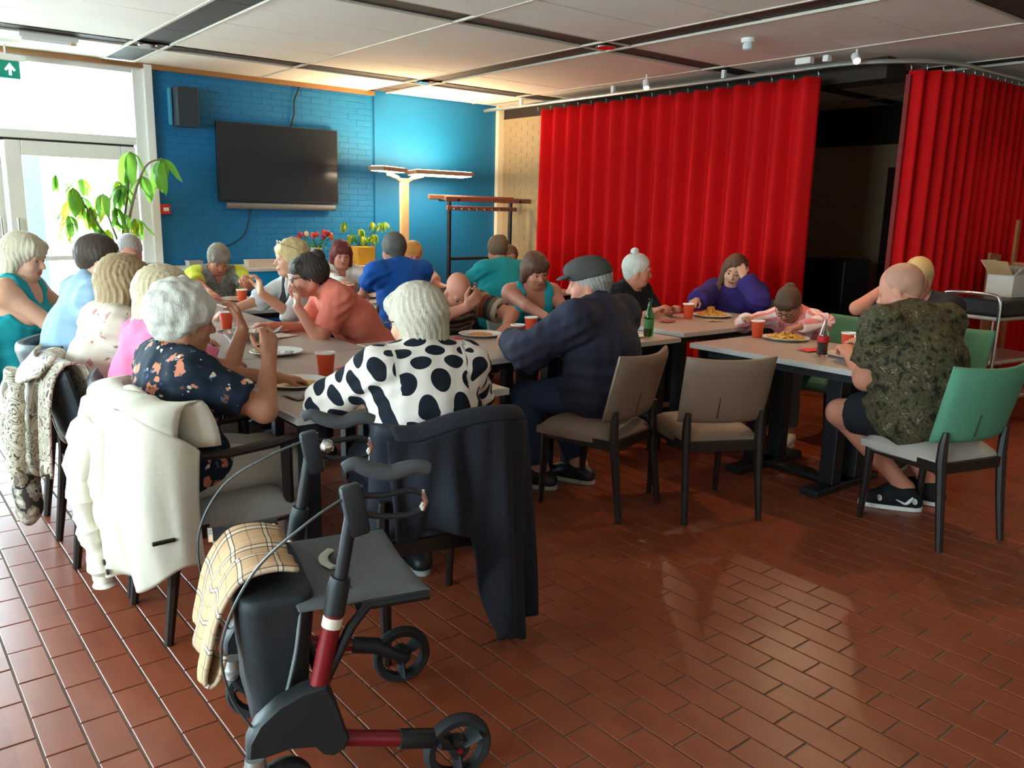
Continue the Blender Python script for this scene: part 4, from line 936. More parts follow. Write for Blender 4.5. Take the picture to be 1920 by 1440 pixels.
            so.add([tuple(p+V3(0, 0, 0.002)) for p in ring]+[tuple(p+V3(0, 0, 0.024)) for p in ring], [tuple(range(nseg-1, -1, -1)), tuple(range(nseg, 2*nseg))]+[(i, (i+1) % nseg, nseg+(i+1) % nseg, nseg+i) for i in range(nseg)])
            so.build('sole', shoe[1], sh_, True)
    # ---- hair (head frame)
    if hair is not None:
        f = Field(HC-0.34*hd, HC+0.24*hd, 0.0085 if fine < 0.008 else 0.010)
        st = hair
        vol = st.get('vol', 0.0); k = 0.02
        hell(f, (-0.020, 0, 0.034), (0.104+vol, 0.084+vol, 0.096+vol*1.0), k)
        nape = st.get('nape', -0.075); lenn = st.get('len', 0)
        hcap(f, (-0.045-vol*0.3, 0, 0.0), (-0.050, 0, nape+0.03), 0.072+vol*0.7, 0.052+vol*0.5, 0.03)
        for q in (1, -1): hcap(f, (-0.010, q*0.058, 0.03), (-0.015, q*0.062, st.get('sides', -0.02)), 0.026+vol*0.5, 0.022+vol*0.4, 0.02)
        if lenn:
            for q in (1, -1):
                hcap(f, (-0.02, q*0.066, 0.0), (-0.03+st.get('fall', 0.0), q*(0.078+0.1*st.get('fall', 0.0)), -lenn), 0.034+vol*0.4, 0.030+vol*0.3, 0.03)
            hcap(f, (-0.060, 0, 0.0), (-0.070+st.get('fall', 0)*0.3, 0, -lenn), 0.055+vol*0.4, 0.044+vol*0.3, 0.03); hcap(f, (-0.055, 0.04, 0.0), (-0.055, 0.05, -lenn), 0.045+vol*0.3, 0.036+vol*0.3, 0.03); hcap(f, (-0.055, -0.04, 0.0), (-0.055, -0.05, -lenn), 0.045+vol*0.3, 0.036+vol*0.3, 0.03)
        # face opening
        hell(f, (0.098, 0, -0.052), (0.088, 0.068, 0.112), 0.014, 's')
        hcap(f, (0.05, 0, -0.11), (0.10, 0, -0.28), 0.062, 0.07, 0.012, 's')
        if not lenn: hell(f, (0.055, 0.085, -0.085), (0.06, 0.05, 0.075), 0.01, 's'); hell(f, (0.055, -0.085, -0.085), (0.06, 0.05, 0.075), 0.01, 's')
        fr_ = st.get('fringe', 0)
        if fr_: hcap(f, (0.060, -0.045, 0.070), (0.060, 0.045, 0.070), 0.028+vol*0.3, None, 0.02); hell(f, (0.074, 0, 0.045), (0.022, 0.058, 0.030+0.5*fr_), 0.012)
        zc = -lenn-0.005 if lenn else nape-0.03
        f.plane(hp(0, 0, zc), Rh@V3(0, 0, -1))
        if st.get('bald_top'): hell(f, (0.03, 0, 0.09), (0.12, 0.075, 0.10), 0.01, 's')
        co, Q = f.mesh()
        if len(co):
            co = relax(co, Q, 1, 0.4); nn = vnormals(co, Q); l = (co-HC)@Rh/hd; az = np.arctan2(l[:, 1], l[:, 0]+0.02)
            rr = np.hypot(l[:, 1], l[:, 0]+0.02)
            amp = st.get('strand', 0.003); cur = st.get('curl', 0.0)
            dsp = amp*(np.sin(az*26+5*np.sin(l[:, 2]*22)+2*wob(l, 3, 30))+0.6*np.sin(az*43+l[:, 2]*30))*np.clip(rr/0.06, 0.1, 1)
            if cur: dsp = dsp*0.3+cur*(wob(l, 11, 95, 7)+0.6*wob(l, 5, 170, 6))
            co = co+nn*dsp[:, None]*hd
            hm = np_mesh('hair', co, Q, [hairm], root)
            if st.get('bun'):
                b = np.array(st['bun'], float); br = st.get('bunr', 0.036)
                f = Field(hp(*b)-0.10, hp(*b)+0.10, 0.007); f.ell(hp(*b), V3(br, br*1.05, br)*hd, Rh, 0.01); f.cap(hp(*b), hp(-0.06, 0, 0.06), br*0.6*hd, 0.03*hd, 0.02)
                c2, q2 = f.mesh(); n2 = vnormals(c2, q2); c2 = c2+n2*(0.004*wob(c2, 4, 120, 6))[:, None]; np_mesh('hair_bun', c2, q2, [st.get('bunm', hairm)], hm)
    if glasses:
        gm = M('spectacle_frame', srgb(60, 50, 45), 0.3, 0, metal=0.5)
        gl = MB()
        for q in (1, -1):
            ring = [hp(0.104, q*0.033+0.021*math.cos(t), -0.002+0.016*math.sin(t)) for t in np.linspace(0, 2*PI, 15)]
            gl.tube(ring, 0.0022, n=5, cap=False); gl.tube([hp(0.102, q*0.054, 0.004), hp(0.05, q*0.076, 0.004), hp(-0.012, q*0.081, 0.0)], 0.0022, n=5)
        gl.tube([hp(0.104, -0.012, 0.002), hp(0.107, 0, 0.005), hp(0.104, 0.012, 0.002)], 0.0022, n=5); gl.build('spectacles', gm, root, True)
    root_info = dict(root=root, HC=HC, Rh=Rh, hd=hd, hp=hp, N=N, C=C, H0=H0, Sh=Sh, arms=arms, hands=hands, d2=d2, Rb=Rb, org=org, leg=leg, SD=SD, lo=lo, hi=hi, Wst=Wst)
    return root_info
# ---- patterned cloth
def nodes_mat(name, rough=0.85):
    m = bpy.data.materials.new(name); m.use_nodes = True; nt = m.node_tree; b = nt.nodes['Principled BSDF']; b.inputs['Roughness'].default_value = rough; b.inputs['Specular IOR Level'].default_value = 0.25
    n = nt.nodes.new('ShaderNodeTexNoise'); n.inputs['Scale'].default_value = 240; bp = nt.nodes.new('ShaderNodeBump'); bp.inputs['Strength'].default_value = 0.12; bp.inputs['Distance'].default_value = 0.01
    tc = nt.nodes.new('ShaderNodeTexCoord'); nt.links.new(tc.outputs['Object'], n.inputs['Vector']); nt.links.new(n.outputs['Fac'], bp.inputs['Height']); nt.links.new(bp.outputs[0], b.inputs['Normal'])
    return m, nt, b, tc
def ramp_const(nt, src, stops):
    r = nt.nodes.new('ShaderNodeValToRGB'); r.color_ramp.interpolation = 'CONSTANT'; e = r.color_ramp.elements
    while len(e) < len(stops): e.new(0.5)
    for k, (p, c) in zip(e, stops): k.position = p; k.color = (*c, 1)
    nt.links.new(src, r.inputs[0]); return r.outputs[0]
def vmath(nt, op, a, b=None, out=0):
    n = nt.nodes.new('ShaderNodeVectorMath'); n.operation = op; nt.links.new(a, n.inputs[0])
    if b is not None:
        if isinstance(b, tuple): n.inputs[1].default_value = b
        else: nt.links.new(b, n.inputs[1])
    return n.outputs[out] if op != 'LENGTH' else n.outputs['Value']
def smath(nt, op, a, b):
    n = nt.nodes.new('ShaderNodeMath'); n.operation = op; nt.links.new(a, n.inputs[0])
    if isinstance(b, (int, float)): n.inputs[1].default_value = b
    else: nt.links.new(b, n.inputs[1])
    return n.outputs[0]
def polka_mat():
    m, nt, b, tc = nodes_mat('polka_dot_cotton'); at = nt.nodes.new('ShaderNodeAttribute'); at.attribute_name = 'pat'
    p = vmath(nt, 'MULTIPLY', at.outputs['Vector'], (1/0.128, 1/0.108, 0)); ds = []
    for o in (0.0, 0.5):
        q = vmath(nt, 'FRACTION', vmath(nt, 'ADD', p, (o+0.12, o, 0))); q = vmath(nt, 'SUBTRACT', q, (0.5, 0.5, 0)); q = vmath(nt, 'MULTIPLY', q, (0.128/0.0395, 0.108/0.0265, 0)); ds.append(vmath(nt, 'LENGTH', q))
    d = smath(nt, 'MINIMUM', ds[0], ds[1]); sp = nt.nodes.new('ShaderNodeSeparateXYZ'); nt.links.new(at.outputs['Vector'], sp.inputs[0])
    tz = nt.nodes.new('ShaderNodeMath'); tz.operation = 'PINGPONG'; tz.inputs[1].default_value = 1.0; nt.links.new(smath(nt, 'MULTIPLY', sp.outputs['Z'], 2.0), tz.inputs[0]); d = smath(nt, 'ADD', d, smath(nt, 'MULTIPLY', smath(nt, 'GREATER_THAN', tz.outputs[0], 0.02), 5.0))
    nt.links.new(ramp_const(nt, d, [(0, srgb(24, 30, 40)), (1.0, srgb(232, 218, 208))]), b.inputs['Base Color'])
    nt.nodes[-1]; 
    for n in nt.nodes:
        if n.type == 'VALTORGB': n.color_ramp.elements[1].position = 0.999; 
    return m
def noise_mat(name, stops, scale, detail=3, rough=0.85, dist=0.0):
    m, nt, b, tc = nodes_mat(name, rough); n = nt.nodes.new('ShaderNodeTexNoise'); n.inputs['Scale'].default_value = scale; n.inputs['Detail'].default_value = detail; n.inputs['Distortion'].default_value = dist
    nt.links.new(tc.outputs['Object'], n.inputs['Vector']); nt.links.new(ramp_const(nt, n.outputs['Fac'], stops), b.inputs['Base Color']); return m
def spots_mat(name, base, spots, scale, size, seed=0.0):
    """scattered blossoms: base cloth with irregular blots in several colours"""
    m, nt, b, tc = nodes_mat(name); cur = None
    for i, (c, sz) in enumerate(spots):
        v = nt.nodes.new('ShaderNodeTexVoronoi'); v.inputs['Scale'].default_value = scale*(1+0.17*i)
        n = nt.nodes.new('ShaderNodeTexNoise'); n.inputs['Scale'].default_value = scale*3.2; nt.links.new(tc.outputs['Object'], n.inputs['Vector'])
        w = vmath(nt, 'MULTIPLY', n.outputs['Color'], (0.05, 0.05, 0.05)); o = vmath(nt, 'ADD', tc.outputs['Object'], w); o = vmath(nt, 'ADD', o, (0.37*i+seed, 0.21*i, 0.11*i)); nt.links.new(o, v.inputs['Vector'])
        mx = nt.nodes.new('ShaderNodeMix'); mx.data_type = 'RGBA'
        lt = smath(nt, 'LESS_THAN', v.outputs['Distance'], sz); nt.links.new(lt, mx.inputs['Factor'])
        if cur is None: mx.inputs['A'].default_value = (*base, 1)
        else: nt.links.new(cur, mx.inputs['A'])
        mx.inputs['B'].default_value = (*c, 1); cur = mx.outputs['Result']
    nt.links.new(cur, b.inputs['Base Color']); return m
def stripe_mat(name, cols, period):
    m, nt, b, tc = nodes_mat(name); at = nt.nodes.new('ShaderNodeAttribute'); at.attribute_name = 'pat'; sp = nt.nodes.new('ShaderNodeSeparateXYZ'); nt.links.new(at.outputs['Vector'], sp.inputs[0])
    f = smath(nt, 'FRACT', smath(nt, 'MULTIPLY', sp.outputs['Y'], 1/period), 0); nt.links.new(ramp_const(nt, f, [(i/len(cols), c) for i, c in enumerate(cols)]), b.inputs['Base Color']); return m
def sleeve_mat(name, body, sleeve, stripes=None):
    m, nt, b, tc = nodes_mat(name); at = nt.nodes.new('ShaderNodeAttribute'); at.attribute_name = 'pat'; sp = nt.nodes.new('ShaderNodeSeparateXYZ'); nt.links.new(at.outputs['Vector'], sp.inputs[0])
    n = nt.nodes.new('ShaderNodeTexNoise'); n.inputs['Scale'].default_value = 22; nt.links.new(tc.outputs['Object'], n.inputs['Vector'])
    bc = ramp_const(nt, n.outputs['Fac'], [(0, body[0]), (0.48, body[1]), (0.6, body[0])])
    au = nt.nodes.new('ShaderNodeMath'); au.operation = 'ABSOLUTE'; nt.links.new(sp.outputs['X'], au.inputs[0])
    arm_ = smath(nt, 'GREATER_THAN', sp.outputs['Z'], 0.5)
    mx = nt.nodes.new('ShaderNodeMix'); mx.data_type = 'RGBA'; nt.links.new(arm_, mx.inputs['Factor']); nt.links.new(bc, mx.inputs['A'])
    if stripes is None: mx.inputs['B'].default_value = (*sleeve, 1)
    else:
        f = smath(nt, 'FRACT', smath(nt, 'MULTIPLY', au.outputs[0], 1/0.05), 0); nt.links.new(ramp_const(nt, f, [(0, sleeve), (0.45, stripes)]), mx.inputs['B'])
    nt.links.new(mx.outputs['Result'], b.inputs['Base Color']); return m
def sm_(pts, n=4):
    P_ = [Vector(p) for p in pts]; out = []
    for i in range(len(P_)-1):
        p0, p1, p2, p3 = P_[max(i-1, 0)], P_[i], P_[i+1], P_[min(i+2, len(P_)-1)]
        for k in range(n):
            t = k/n; out.append(0.5*((2*p1)+(p2-p0)*t+(2*p0-5*p1+4*p2-p3)*t*t+(3*p1-p0-3*p2+p3)*t**3))
    return out+[P_[-1]]
M_polka = polka_mat()
M_floral = spots_mat('floral_print', srgb(24, 34, 48), [(srgb(196, 120, 92), 0.25), (srgb(120, 70, 60), 0.12), (srgb(214, 196, 176), 0.17), (srgb(60, 90, 120), 0.16)], 13, 0.3)
M_creamp = spots_mat('cream_print', srgb(198, 184, 168), [(srgb(176, 122, 116), 0.20), (srgb(140, 108, 98), 0.12)], 12, 0.2, 0.4)
M_camo = noise_mat('camouflage', [(0, srgb(38, 33, 24)), (0.40, srgb(70, 66, 42)), (0.49, srgb(88, 78, 54)), (0.55, srgb(62, 50, 38)), (0.62, srgb(118, 108, 82)), (0.67, srgb(62, 60, 38))], 24, 6, dist=0.3)
M_dkflor = spots_mat('black_print', srgb(22, 24, 28), [(srgb(120, 125, 125), 0.13), (srgb(70, 85, 80), 0.12)], 34, 0.2)
M_stripe = stripe_mat('striped_knit', [srgb(92, 78, 66), srgb(176, 156, 136), srgb(150, 72, 52), srgb(58, 58, 54), srgb(120, 104, 88), srgb(190, 170, 150)], 0.20)
M_yelgrey = sleeve_mat('yellow_grey_jersey', (srgb(150, 150, 142), srgb(120, 126, 122)), srgb(206, 214, 70))
M_pinkst = sleeve_mat('pink_tracktop', (srgb(222, 130, 132), srgb(214, 120, 124)), srgb(226, 136, 138), srgb(240, 214, 208))
DEN = cloth('denim', (38, 48, 74)); BLK = cloth('black_cloth', (22, 23, 27)); GRYT = cloth('grey_trousers', (120, 116, 112)); NVT = cloth('navy_trousers', (30, 32, 44)); LINEN = cloth('linen_trousers', (196, 186, 176))
SHO = (M_black, M('sole_grey', (0.35, 0.34, 0.33), 0.7, 0)); SHW = (M('white_shoe', srgb(205, 200, 195), 0.6, 0), M_white)
P = {}
P['polka'] = person('white-haired woman in a white blouse with big black polka dots', (1.62, 2.60, 1.105), 80, lean=13, headyaw=34, headpitch=12, girth=1.20, s=0.98, top=M_polka, sleeve='half', hem=0.08,
    bottom=NVT, shoe=SHO, hair=dict(vol=0.013, len=0.105, strand=0.0028, fringe=0.01), hairm=hair_mat('hair_ash_blonde', (200, 186, 166)), lh=('w', 1.50, 2.93, 0.795), lel=('w', 1.20, 2.60, 0.80), rh=('w', 1.98, 2.88, 0.80), res=0.0105, fold=0.0045, glasses=1, topname='blouse')
P['floral'] = person('woman with fluffy white hair in a navy floral blouse, hand raised', (0.93, 3.05, 1.095), 4, lean=5, headyaw=-8, headpitch=8, girth=1.15, s=0.97, skin=SK_tan, top=M_floral, sleeve='short', neck='scoop',
    bottom=LINEN, shoe=SHW, hair=dict(vol=0.024, strand=0.003, curl=0.010, nape=-0.06, sides=-0.01), hairm=hair_mat('hair_white', (208, 203, 192)), rh=('w', 1.19, 2.93, 0.945), rel=('w', 1.08, 2.66, 0.68), rdir=(0.15, 0.25, 1), rn=(0, 1, 0), rcurl=0.9, lh=('w', 1.40, 3.25, 0.79), res=0.0105, topname='blouse')
P['pink'] = person('blonde woman in a pink top between floral and cream blouses', (0.99, 3.47, 1.13), 0, lean=10, headyaw=-5, headpitch=12, girth=1.05, s=0.96, top=cloth('pink_cotton', (226, 112, 150)), sleeve='short', bottom=GRYT, shoe=SHO,
    hair=dict(vol=0.012, len=0.15, strand=0.003), hairm=hair_mat('hair_pale_blonde', (214, 194, 158)), rh=('w', 1.27, 3.40, 0.99), rel=('w', 1.24, 3.20, 0.74), rdir=(-0.2, 0.3, 1), rn=(-1, 0, 0), skin=SK_tan)
P['cream'] = person('woman with long dirty-blonde hair in a cream patterned blouse', (0.96, 3.94, 1.145), 2, lean=12, headyaw=-4, headpitch=10, girth=1.22, top=M_creamp, sleeve='long', bottom=GRYT, shoe=SHO,
    hair=dict(vol=0.010, len=0.21, strand=0.004), hairm=hair_mat('hair_dirty_blonde', (176, 150, 112)), topname='blouse')
P['blueshirt'] = person('dark-haired man in a light blue shirt beside the glazed door', (1.02, 4.66, 1.212), -2, lean=12, headyaw=-12, headpitch=6, girth=1.34, female=False, s=1.04, belly=0.04, top=cloth('light_blue_shirt', (146, 174, 196)), sleeve='long', neck='polo', bottom=NVT, shoe=SHO,
    hair=dict(vol=0.001, strand=0.0015, nape=-0.045, sides=0.015), hairm=hair_mat('hair_dark_brown', (72, 58, 46)), rh=('w', 1.42, 4.48, 0.80), lh=('w', 1.42, 4.86, 0.80), fold=0.006)
P['teal1'] = person('silver-blonde woman in a teal sleeveless top at the left edge', (0.775, 5.28, 1.196), -32, lean=5, headyaw=-8, headpitch=12, girth=1.10, top=cloth('teal_cotton', (18, 150, 158)), sleeve='none', neck='scoop', bottom=NVT, shoe=SHO,
    hair=dict(vol=0.012, len=0.10, strand=0.003, fringe=0.006), hairm=hair_mat('hair_silver_blonde', (206, 192, 166)), rh=('w', 1.08, 5.08, 0.83), lh=('w', 1.23, 5.32, 0.80))
P['greyman'] = person('grey-haired man with glasses half hidden behind the light blue shirt', (1.63, 6.55, 1.150), -95, lean=14, headyaw=-10, headpitch=16, female=False, top=cloth('pale_shirt', (190, 192, 196)), sleeve='long', neck='polo', bottom=NVT, shoe=SHO,
    hair=dict(vol=0.002, strand=0.002, nape=-0.05, sides=0.01), hairm=hair_mat('hair_grey', (165, 158, 152)), glasses=1, rh=('w', 1.5, 6.2, 0.80), lh=('w', 1.8, 6.2, 0.80), skin=SK_red)
P['yellow'] = person('person with short grey hair in a yellow and grey shirt, looking down', (2.43, 6.97, 1.060), -98, lean=24, headyaw=4, headpitch=38, female=False, s=0.97, top=M_yelgrey, sleeve='short', neck='vee', bottom=NVT, shoe=SHO,
    hair=dict(vol=0.006, strand=0.003, fringe=0.012), hairm=hair_mat('hair_grey_brown', (140, 128, 112)), rh=('w', 2.22, 6.52, 0.79), lh=('w', 2.52, 6.60, 0.92), lel=(0, 0.5, -1), lcurl=1.2, skin=SK_red)
P['curly'] = person('curly blonde woman in a dark waistcoat over a white shirt', (2.37, 5.40, 1.155), 178, lean=14, headyaw=-6, headpitch=0, s=0.98, top=cloth('white_cotton', (205, 206, 206)), sleeve='half', neck='vee', vest=cloth('dark_waistcoat', (52, 50, 52)), bottom=NVT, shoe=SHO,
    hair=dict(vol=0.016, curl=0.008, nape=-0.06, fringe=0.01), hairm=hair_mat('hair_curly_blonde', (214, 186, 130)), lh=('w', 2.06, 5.16, 0.955), lel=('w', 2.16, 5.12, 0.73), ldir=(0.1, -0.05, 1), ln=(1, 0, 0), lcurl=0.9, rh=('w', 1.95, 5.5, 0.80))
P['coral'] = person('woman with dark pinned-up hair in a coral tee, eating', (2.13, 4.61, 1.105), 166, lean=32, lean2=40, headyaw=2, headpitch=10, girth=1.10, s=0.98, skin=SK_red, top=cloth('coral_cotton', (226, 120, 100)), sleeve='short', bottom=NVT, shoe=SHO,
    hair=dict(vol=0.010, strand=0.003, fringe=0.01, bun=(-0.075, 0, 0.095), bunr=0.052), hairm=hair_mat('hair_dark', (58, 46, 40)), glasses=1, lh=('w', 2.03, 4.55, 0.93), lel=('w', 2.25, 4.33, 0.76), ldir=(-0.1, 0, 1), ln=(1, 0, 0), lcurl=1.1, rh=('w', 1.95, 4.75, 0.80), topname='tee')
P['redhair'] = person('red-haired woman in an open-necked white shirt at the far table', (3.53, 6.92, 1.085), -98, lean=12, headyaw=-8, headpitch=10, s=0.93, hs=1.04, skin=SK_red, top=cloth('white_blouse', (220, 214, 208)), sleeve='long', neck='vee', bottom=NVT, shoe=SHO,
    hair=dict(vol=0.012, len=0.13, strand=0.003, fringe=0.01), hairm=hair_mat('hair_auburn', (110, 40, 34)), rh=('w', 3.35, 6.50, 0.86), rcurl=1.0, lh=('w', 3.62, 6.52, 0.88))
P['polo'] = person('man in a bright blue polo shirt seen from behind', (3.40, 5.78, 1.190), 94, lean=16, headyaw=-6, headpitch=10, female=False, girth=1.22, s=1.04, skin=SK_red, top=cloth('royal_blue_cotton', (18, 92, 186)), sleeve='short', neck='polo', bottom=NVT, shoe=SHO,
    hair=dict(vol=0.003, strand=0.0015, nape=-0.08), hairm=hair_mat('hair_salt_pepper', (92, 88, 82)), lh=('w', 3.35, 6.22, 0.79), lel=('w', 3.14, 5.92, 0.76), rh=('w', 3.62, 6.25, 0.79), topname='polo_shirt')
P['ginger'] = person('ginger-haired person in pale pink behind the blue polo shirt', (4.28, 6.90, 1.078), -104, lean=12, headyaw=-6, headpitch=14, s=0.93, hs=1.04, skin=SK_red, top=cloth('pale_pink_cotton', (226, 178, 158)), sleeve='short', bottom=NVT, shoe=SHO,
    hair=dict(vol=0.006, strand=0.003, fringe=0.01), hairm=hair_mat('hair_ginger', (204, 140, 70)), rh=('w', 4.15, 6.5, 0.79), lh=('w', 4.4, 6.5, 0.79))
P['teal2'] = person('woman in a teal tee with hair pinned up, seen from behind', (4.53, 5.90, 1.165), 84, lean=14, headyaw=-4, headpitch=14, girth=1.38, s=1.0, skin=SK_red, top=cloth('teal_tee', (14, 150, 160)), sleeve='short', bottom=NVT, shoe=SHO,
    hair=dict(vol=0.004, strand=0.002, nape=-0.03, bun=(-0.07, -0.02, 0.085), bunr=0.042), hairm=hair_mat('hair_brown', (112, 84, 60)), rh=('w', 4.72, 6.35, 0.80), lh=('w', 4.38, 6.32, 0.80), topname='tee')
P['hidden'] = person('brown-haired person mostly hidden by the woman in the teal tee', (5.34, 6.74, 1.045), -110, s=0.9, hs=1.05, lean=14, headpitch=12, top=cloth('brown_cotton', (120, 90, 76)), sleeve='long', bottom=NVT, shoe=SHO, hair=dict(vol=0.004), hairm=hair_mat('hair_brown', (0, 0, 0)), rh=('w', 5.2, 6.4, 0.79), lh=('w', 5.4, 6.4, 0.79), skin=SK_tan)
P['bald'] = person('bald man in a striped shirt bent over his plate', (3.08, 4.42, 0.985), -106, lean=38, lean2=46, headyaw=4, headpitch=38, female=False, girth=1.15, skin=SK_red, top=M_stripe, sleeve='short', neck='crew', bottom=NVT, shoe=SHO,
    hair=None, hairm=hair_mat('hair_grey', (0, 0, 0)), rh=('w', 3.02, 4.24, 0.905), rel=('w', 2.82, 4.46, 0.80), rcurl=1.0, rdir=(0.3, 0.5, 0.6), rn=(-1, 0, 0.3), lh=('w', 3.24, 4.10, 0.79), lel=('w', 3.45, 4.35, 0.85), res=0.0105)
P['tank'] = person('woman with a brown bob in a turquoise tank top', (3.87, 4.58, 1.090), -112, lean=14, headyaw=10, headpitch=20, headroll=8, girth=1.10, s=0.96, hs=1.03, skin=SK_red, top=cloth('turquoise_jersey', (26, 160, 176)), sleeve='none', neck='tank', bottom=DEN, shoe=SHO, bust=0.05,
    hair=dict(vol=0.010, len=0.085, strand=0.003, fringe=0.016), hairm=hair_mat('hair_chestnut', (98, 62, 44)), rh=('w', 3.72, 4.22, 0.785), rel=('w', 3.45, 4.42, 0.80), lh=('w', 3.90, 4.20, 0.80), res=0.0105, topname='tank_top')
P['cap'] = person('man in a navy jacket and grey flat cap, seen from behind', (3.06, 3.19, 1.140), 102, lean=12, headyaw=34, headpitch=8, female=False, girth=1.24, s=1.03, skin=SK_red, top=cloth('navy_jacket', (36, 36, 56), 0.8), sleeve='long', neck='high', pad=0.014, hem=0.10, bottom=DEN, shoe=(M_black, M('sole_pale', srgb(170, 165, 155), 0.7, 0.1)),
    hair=dict(vol=0.002, nape=-0.085), hairm=hair_mat('hair_grey', (0, 0, 0)), lh=('w', 2.76, 3.46, 0.82), lel=('w', 2.66, 3.10, 0.80), lcurl=1.0, rh=('w', 3.20, 3.58, 0.80), res=0.0105, fold=0.006, topname='jacket',
    legs={1: ((0.43, 0.15, 0.51), (0.32, 0.13, 0.09), (0.45, 0.17, 0.045)), -1: ((0.43, -0.08, 0.51), (0.22, -0.10, 0.09), (0.35, -0.08, 0.045))})
P['bun'] = person('white-haired woman with a topknot in a black patterned blouse', (4.58, 4.25, 1.100), -84, lean=12, headyaw=42, headpitch=8, s=0.96, skin=SK_red, top=M_dkflor, sleeve='short', neck='crew', bottom=NVT, shoe=SHO,
    hair=dict(vol=0.003, strand=0.002, bun=(-0.05, 0, 0.135), bunr=0.030), hairm=hair_mat('hair_white', (0, 0, 0)), rh=('w', 4.48, 3.98, 0.83), rcurl=1.2, lh=('w', 4.70, 4.00, 0.82), lcurl=1.0, topname='blouse')
P['purple'] = person('long-haired woman in a purple hoodie leaning her forehead on her hand', (5.54, 4.10, 1.075), 204, lean=10, headyaw=4, headpitch=12, headroll=-10, girth=1.18, s=0.94, hs=1.05, top=cloth('purple_fleece', (52, 36, 112)), sleeve='long', neck='crew', pad=0.016, bottom=DEN, shoe=SHO,
    hair=dict(vol=0.012, len=0.28, strand=0.004, fall=0.15), hairm=hair_mat('hair_chestnut', (0, 0, 0)), lh=(0.24, 0.10, 1.045), lel=(0.3, 0.6, -0.7), ldir=(-0.35, -0.35, 0.8), ln=(-0.8, -0.3, -0.2), lcurl=0.5, rh=('w', 4.90, 4.02, 0.845), rcurl=1.0, fold=0.006, topname='hoodie')
P['girl'] = person('girl in a pink top with white-striped sleeves bent over her plate', (4.86, 3.15, 0.940), 188, lean=24, lean2=34, headyaw=8, headpitch=42, s=0.84, hs=1.08, skin=SK_tan, top=M_pinkst, sleeve='long', neck='crew', bottom=cloth('grey_leggings', (92, 82, 80)), shoe=SHW, bust=0.0,
    hair=dict(vol=0.004, strand=0.002, bun=(-0.085, 0, 0.09), bunr=0.040, fringe=0.006), hairm=hair_mat('hair_umber', (82, 58, 42)), glasses=1, rh=('w', 4.66, 3.32, 0.835), rel=(0, -0.8, -0.3), rcurl=1.2, lh=('w', 4.66, 2.93, 0.83), lel=(0.1, 0.9, 0.2), lcurl=1.2, topname='track_top')
P['camo'] = person('shaven-headed man in a camouflage tee and black shorts', (4.15, 2.06, 1.160), 76, lean=13, lean2=20, headyaw=26, headpitch=20, female=False, girth=1.36, s=1.04, belly=0.03, skin=SK_red, top=M_camo, sleeve='short', neck='crew', pad=0.008, hem=0.12, bottom=BLK, shorts=True, shoe=(BLK, M_white),
    hair=dict(vol=-0.0052, strand=0.0, nape=-0.05, sides=0.0), hairm=M('stubble', srgb(176, 124, 102), 0.6, 0.12, 60, 0.1, 300), lh=('w', 4.10, 2.26, 0.80), lel=('w', 3.86, 2.0, 0.45), lcurl=1.0, rh=('w', 4.42, 2.32, 0.82), rcurl=1.2, res=0.0105, fold=0.006, topname='tee',
    legs={1: (('w', 4.03, 2.24, 0.50), ('w', 4.26, 1.96, 0.115), ('w', 4.19, 2.07, 0.05)), -1: (('w', 4.40, 2.20, 0.50), ('w', 4.46, 1.93, 0.115), ('w', 4.43, 2.06, 0.05))})
P['buzz'] = person('fair-haired man in a black tee leaning his head on his hand', (5.18, 2.47, 1.155), 182, lean=16, headyaw=10, headpitch=14, female=False, s=1.0, skin=SK_red, top=cloth('black_tee', (30, 30, 34)), sleeve='short', neck='crew', bottom=BLK, shorts=True, shoe=SHO,
    hair=dict(vol=0.001, strand=0.001), hairm=hair_mat('hair_fair', (190, 158, 104)), rh=(0.22, -0.16, 1.10), rel=(0.7, -0.5, -0.6), rdir=(-0.5, 0.35, 0.6), rn=(-0.3, 0.9, 0), rcurl=0.6, lh=('w', 4.66, 2.30, 0.80), topname='tee')
# ---- things worn on heads
def cap_on(p):
    hp, Rh, hd = p['hp'], p['Rh'], p['hd']; mt = M('wool_cap', srgb(74, 70, 68), 0.9, 0.2, 60, 0.4, 300)
    o = empty('flat_cap', tuple(p['org']+p['Rb']@hp(0, 0, 0.06)), 0, 'dark grey wool flat cap on the head of the man in the navy jacket', 'cap')
    f = Field(hp(0, 0, 0.05)-0.2, hp(0, 0, 0.05)+0.2, 0.0075)
    f.ell(hp(-0.014, 0, 0.052), V3(0.118, 0.096, 0.090)*hd, Rh, 0.02); f.ell(hp(0.040, 0, 0.075), V3(0.082, 0.080, 0.050)*hd, Rh, 0.03); f.plane(hp(0, 0, 0.028), Rh@V3(-0.12, 0, -1))
    co, Q = f.mesh(); co = relax(co, Q, 1); W_ = (co@p['Rb'].T)+p['org']; W_ = W_-np.array(o.location)
    c = np_mesh('crown', W_, Q, [mt], o)
    f = Field(hp(0.1, 0, 0.05)-0.14, hp(0.1, 0, 0.05)+0.14, 0.0065); f.ell(hp(0.105, 0, 0.046), V3(0.058, 0.072, 0.012)*hd, Rh@roty(0.22), 0.0)
    co, Q = f.mesh(); W_ = (co@p['Rb'].T)+p['org']-np.array(o.location); np_mesh('peak', W_, Q, [mt], o)
cap_on(P['cap'])
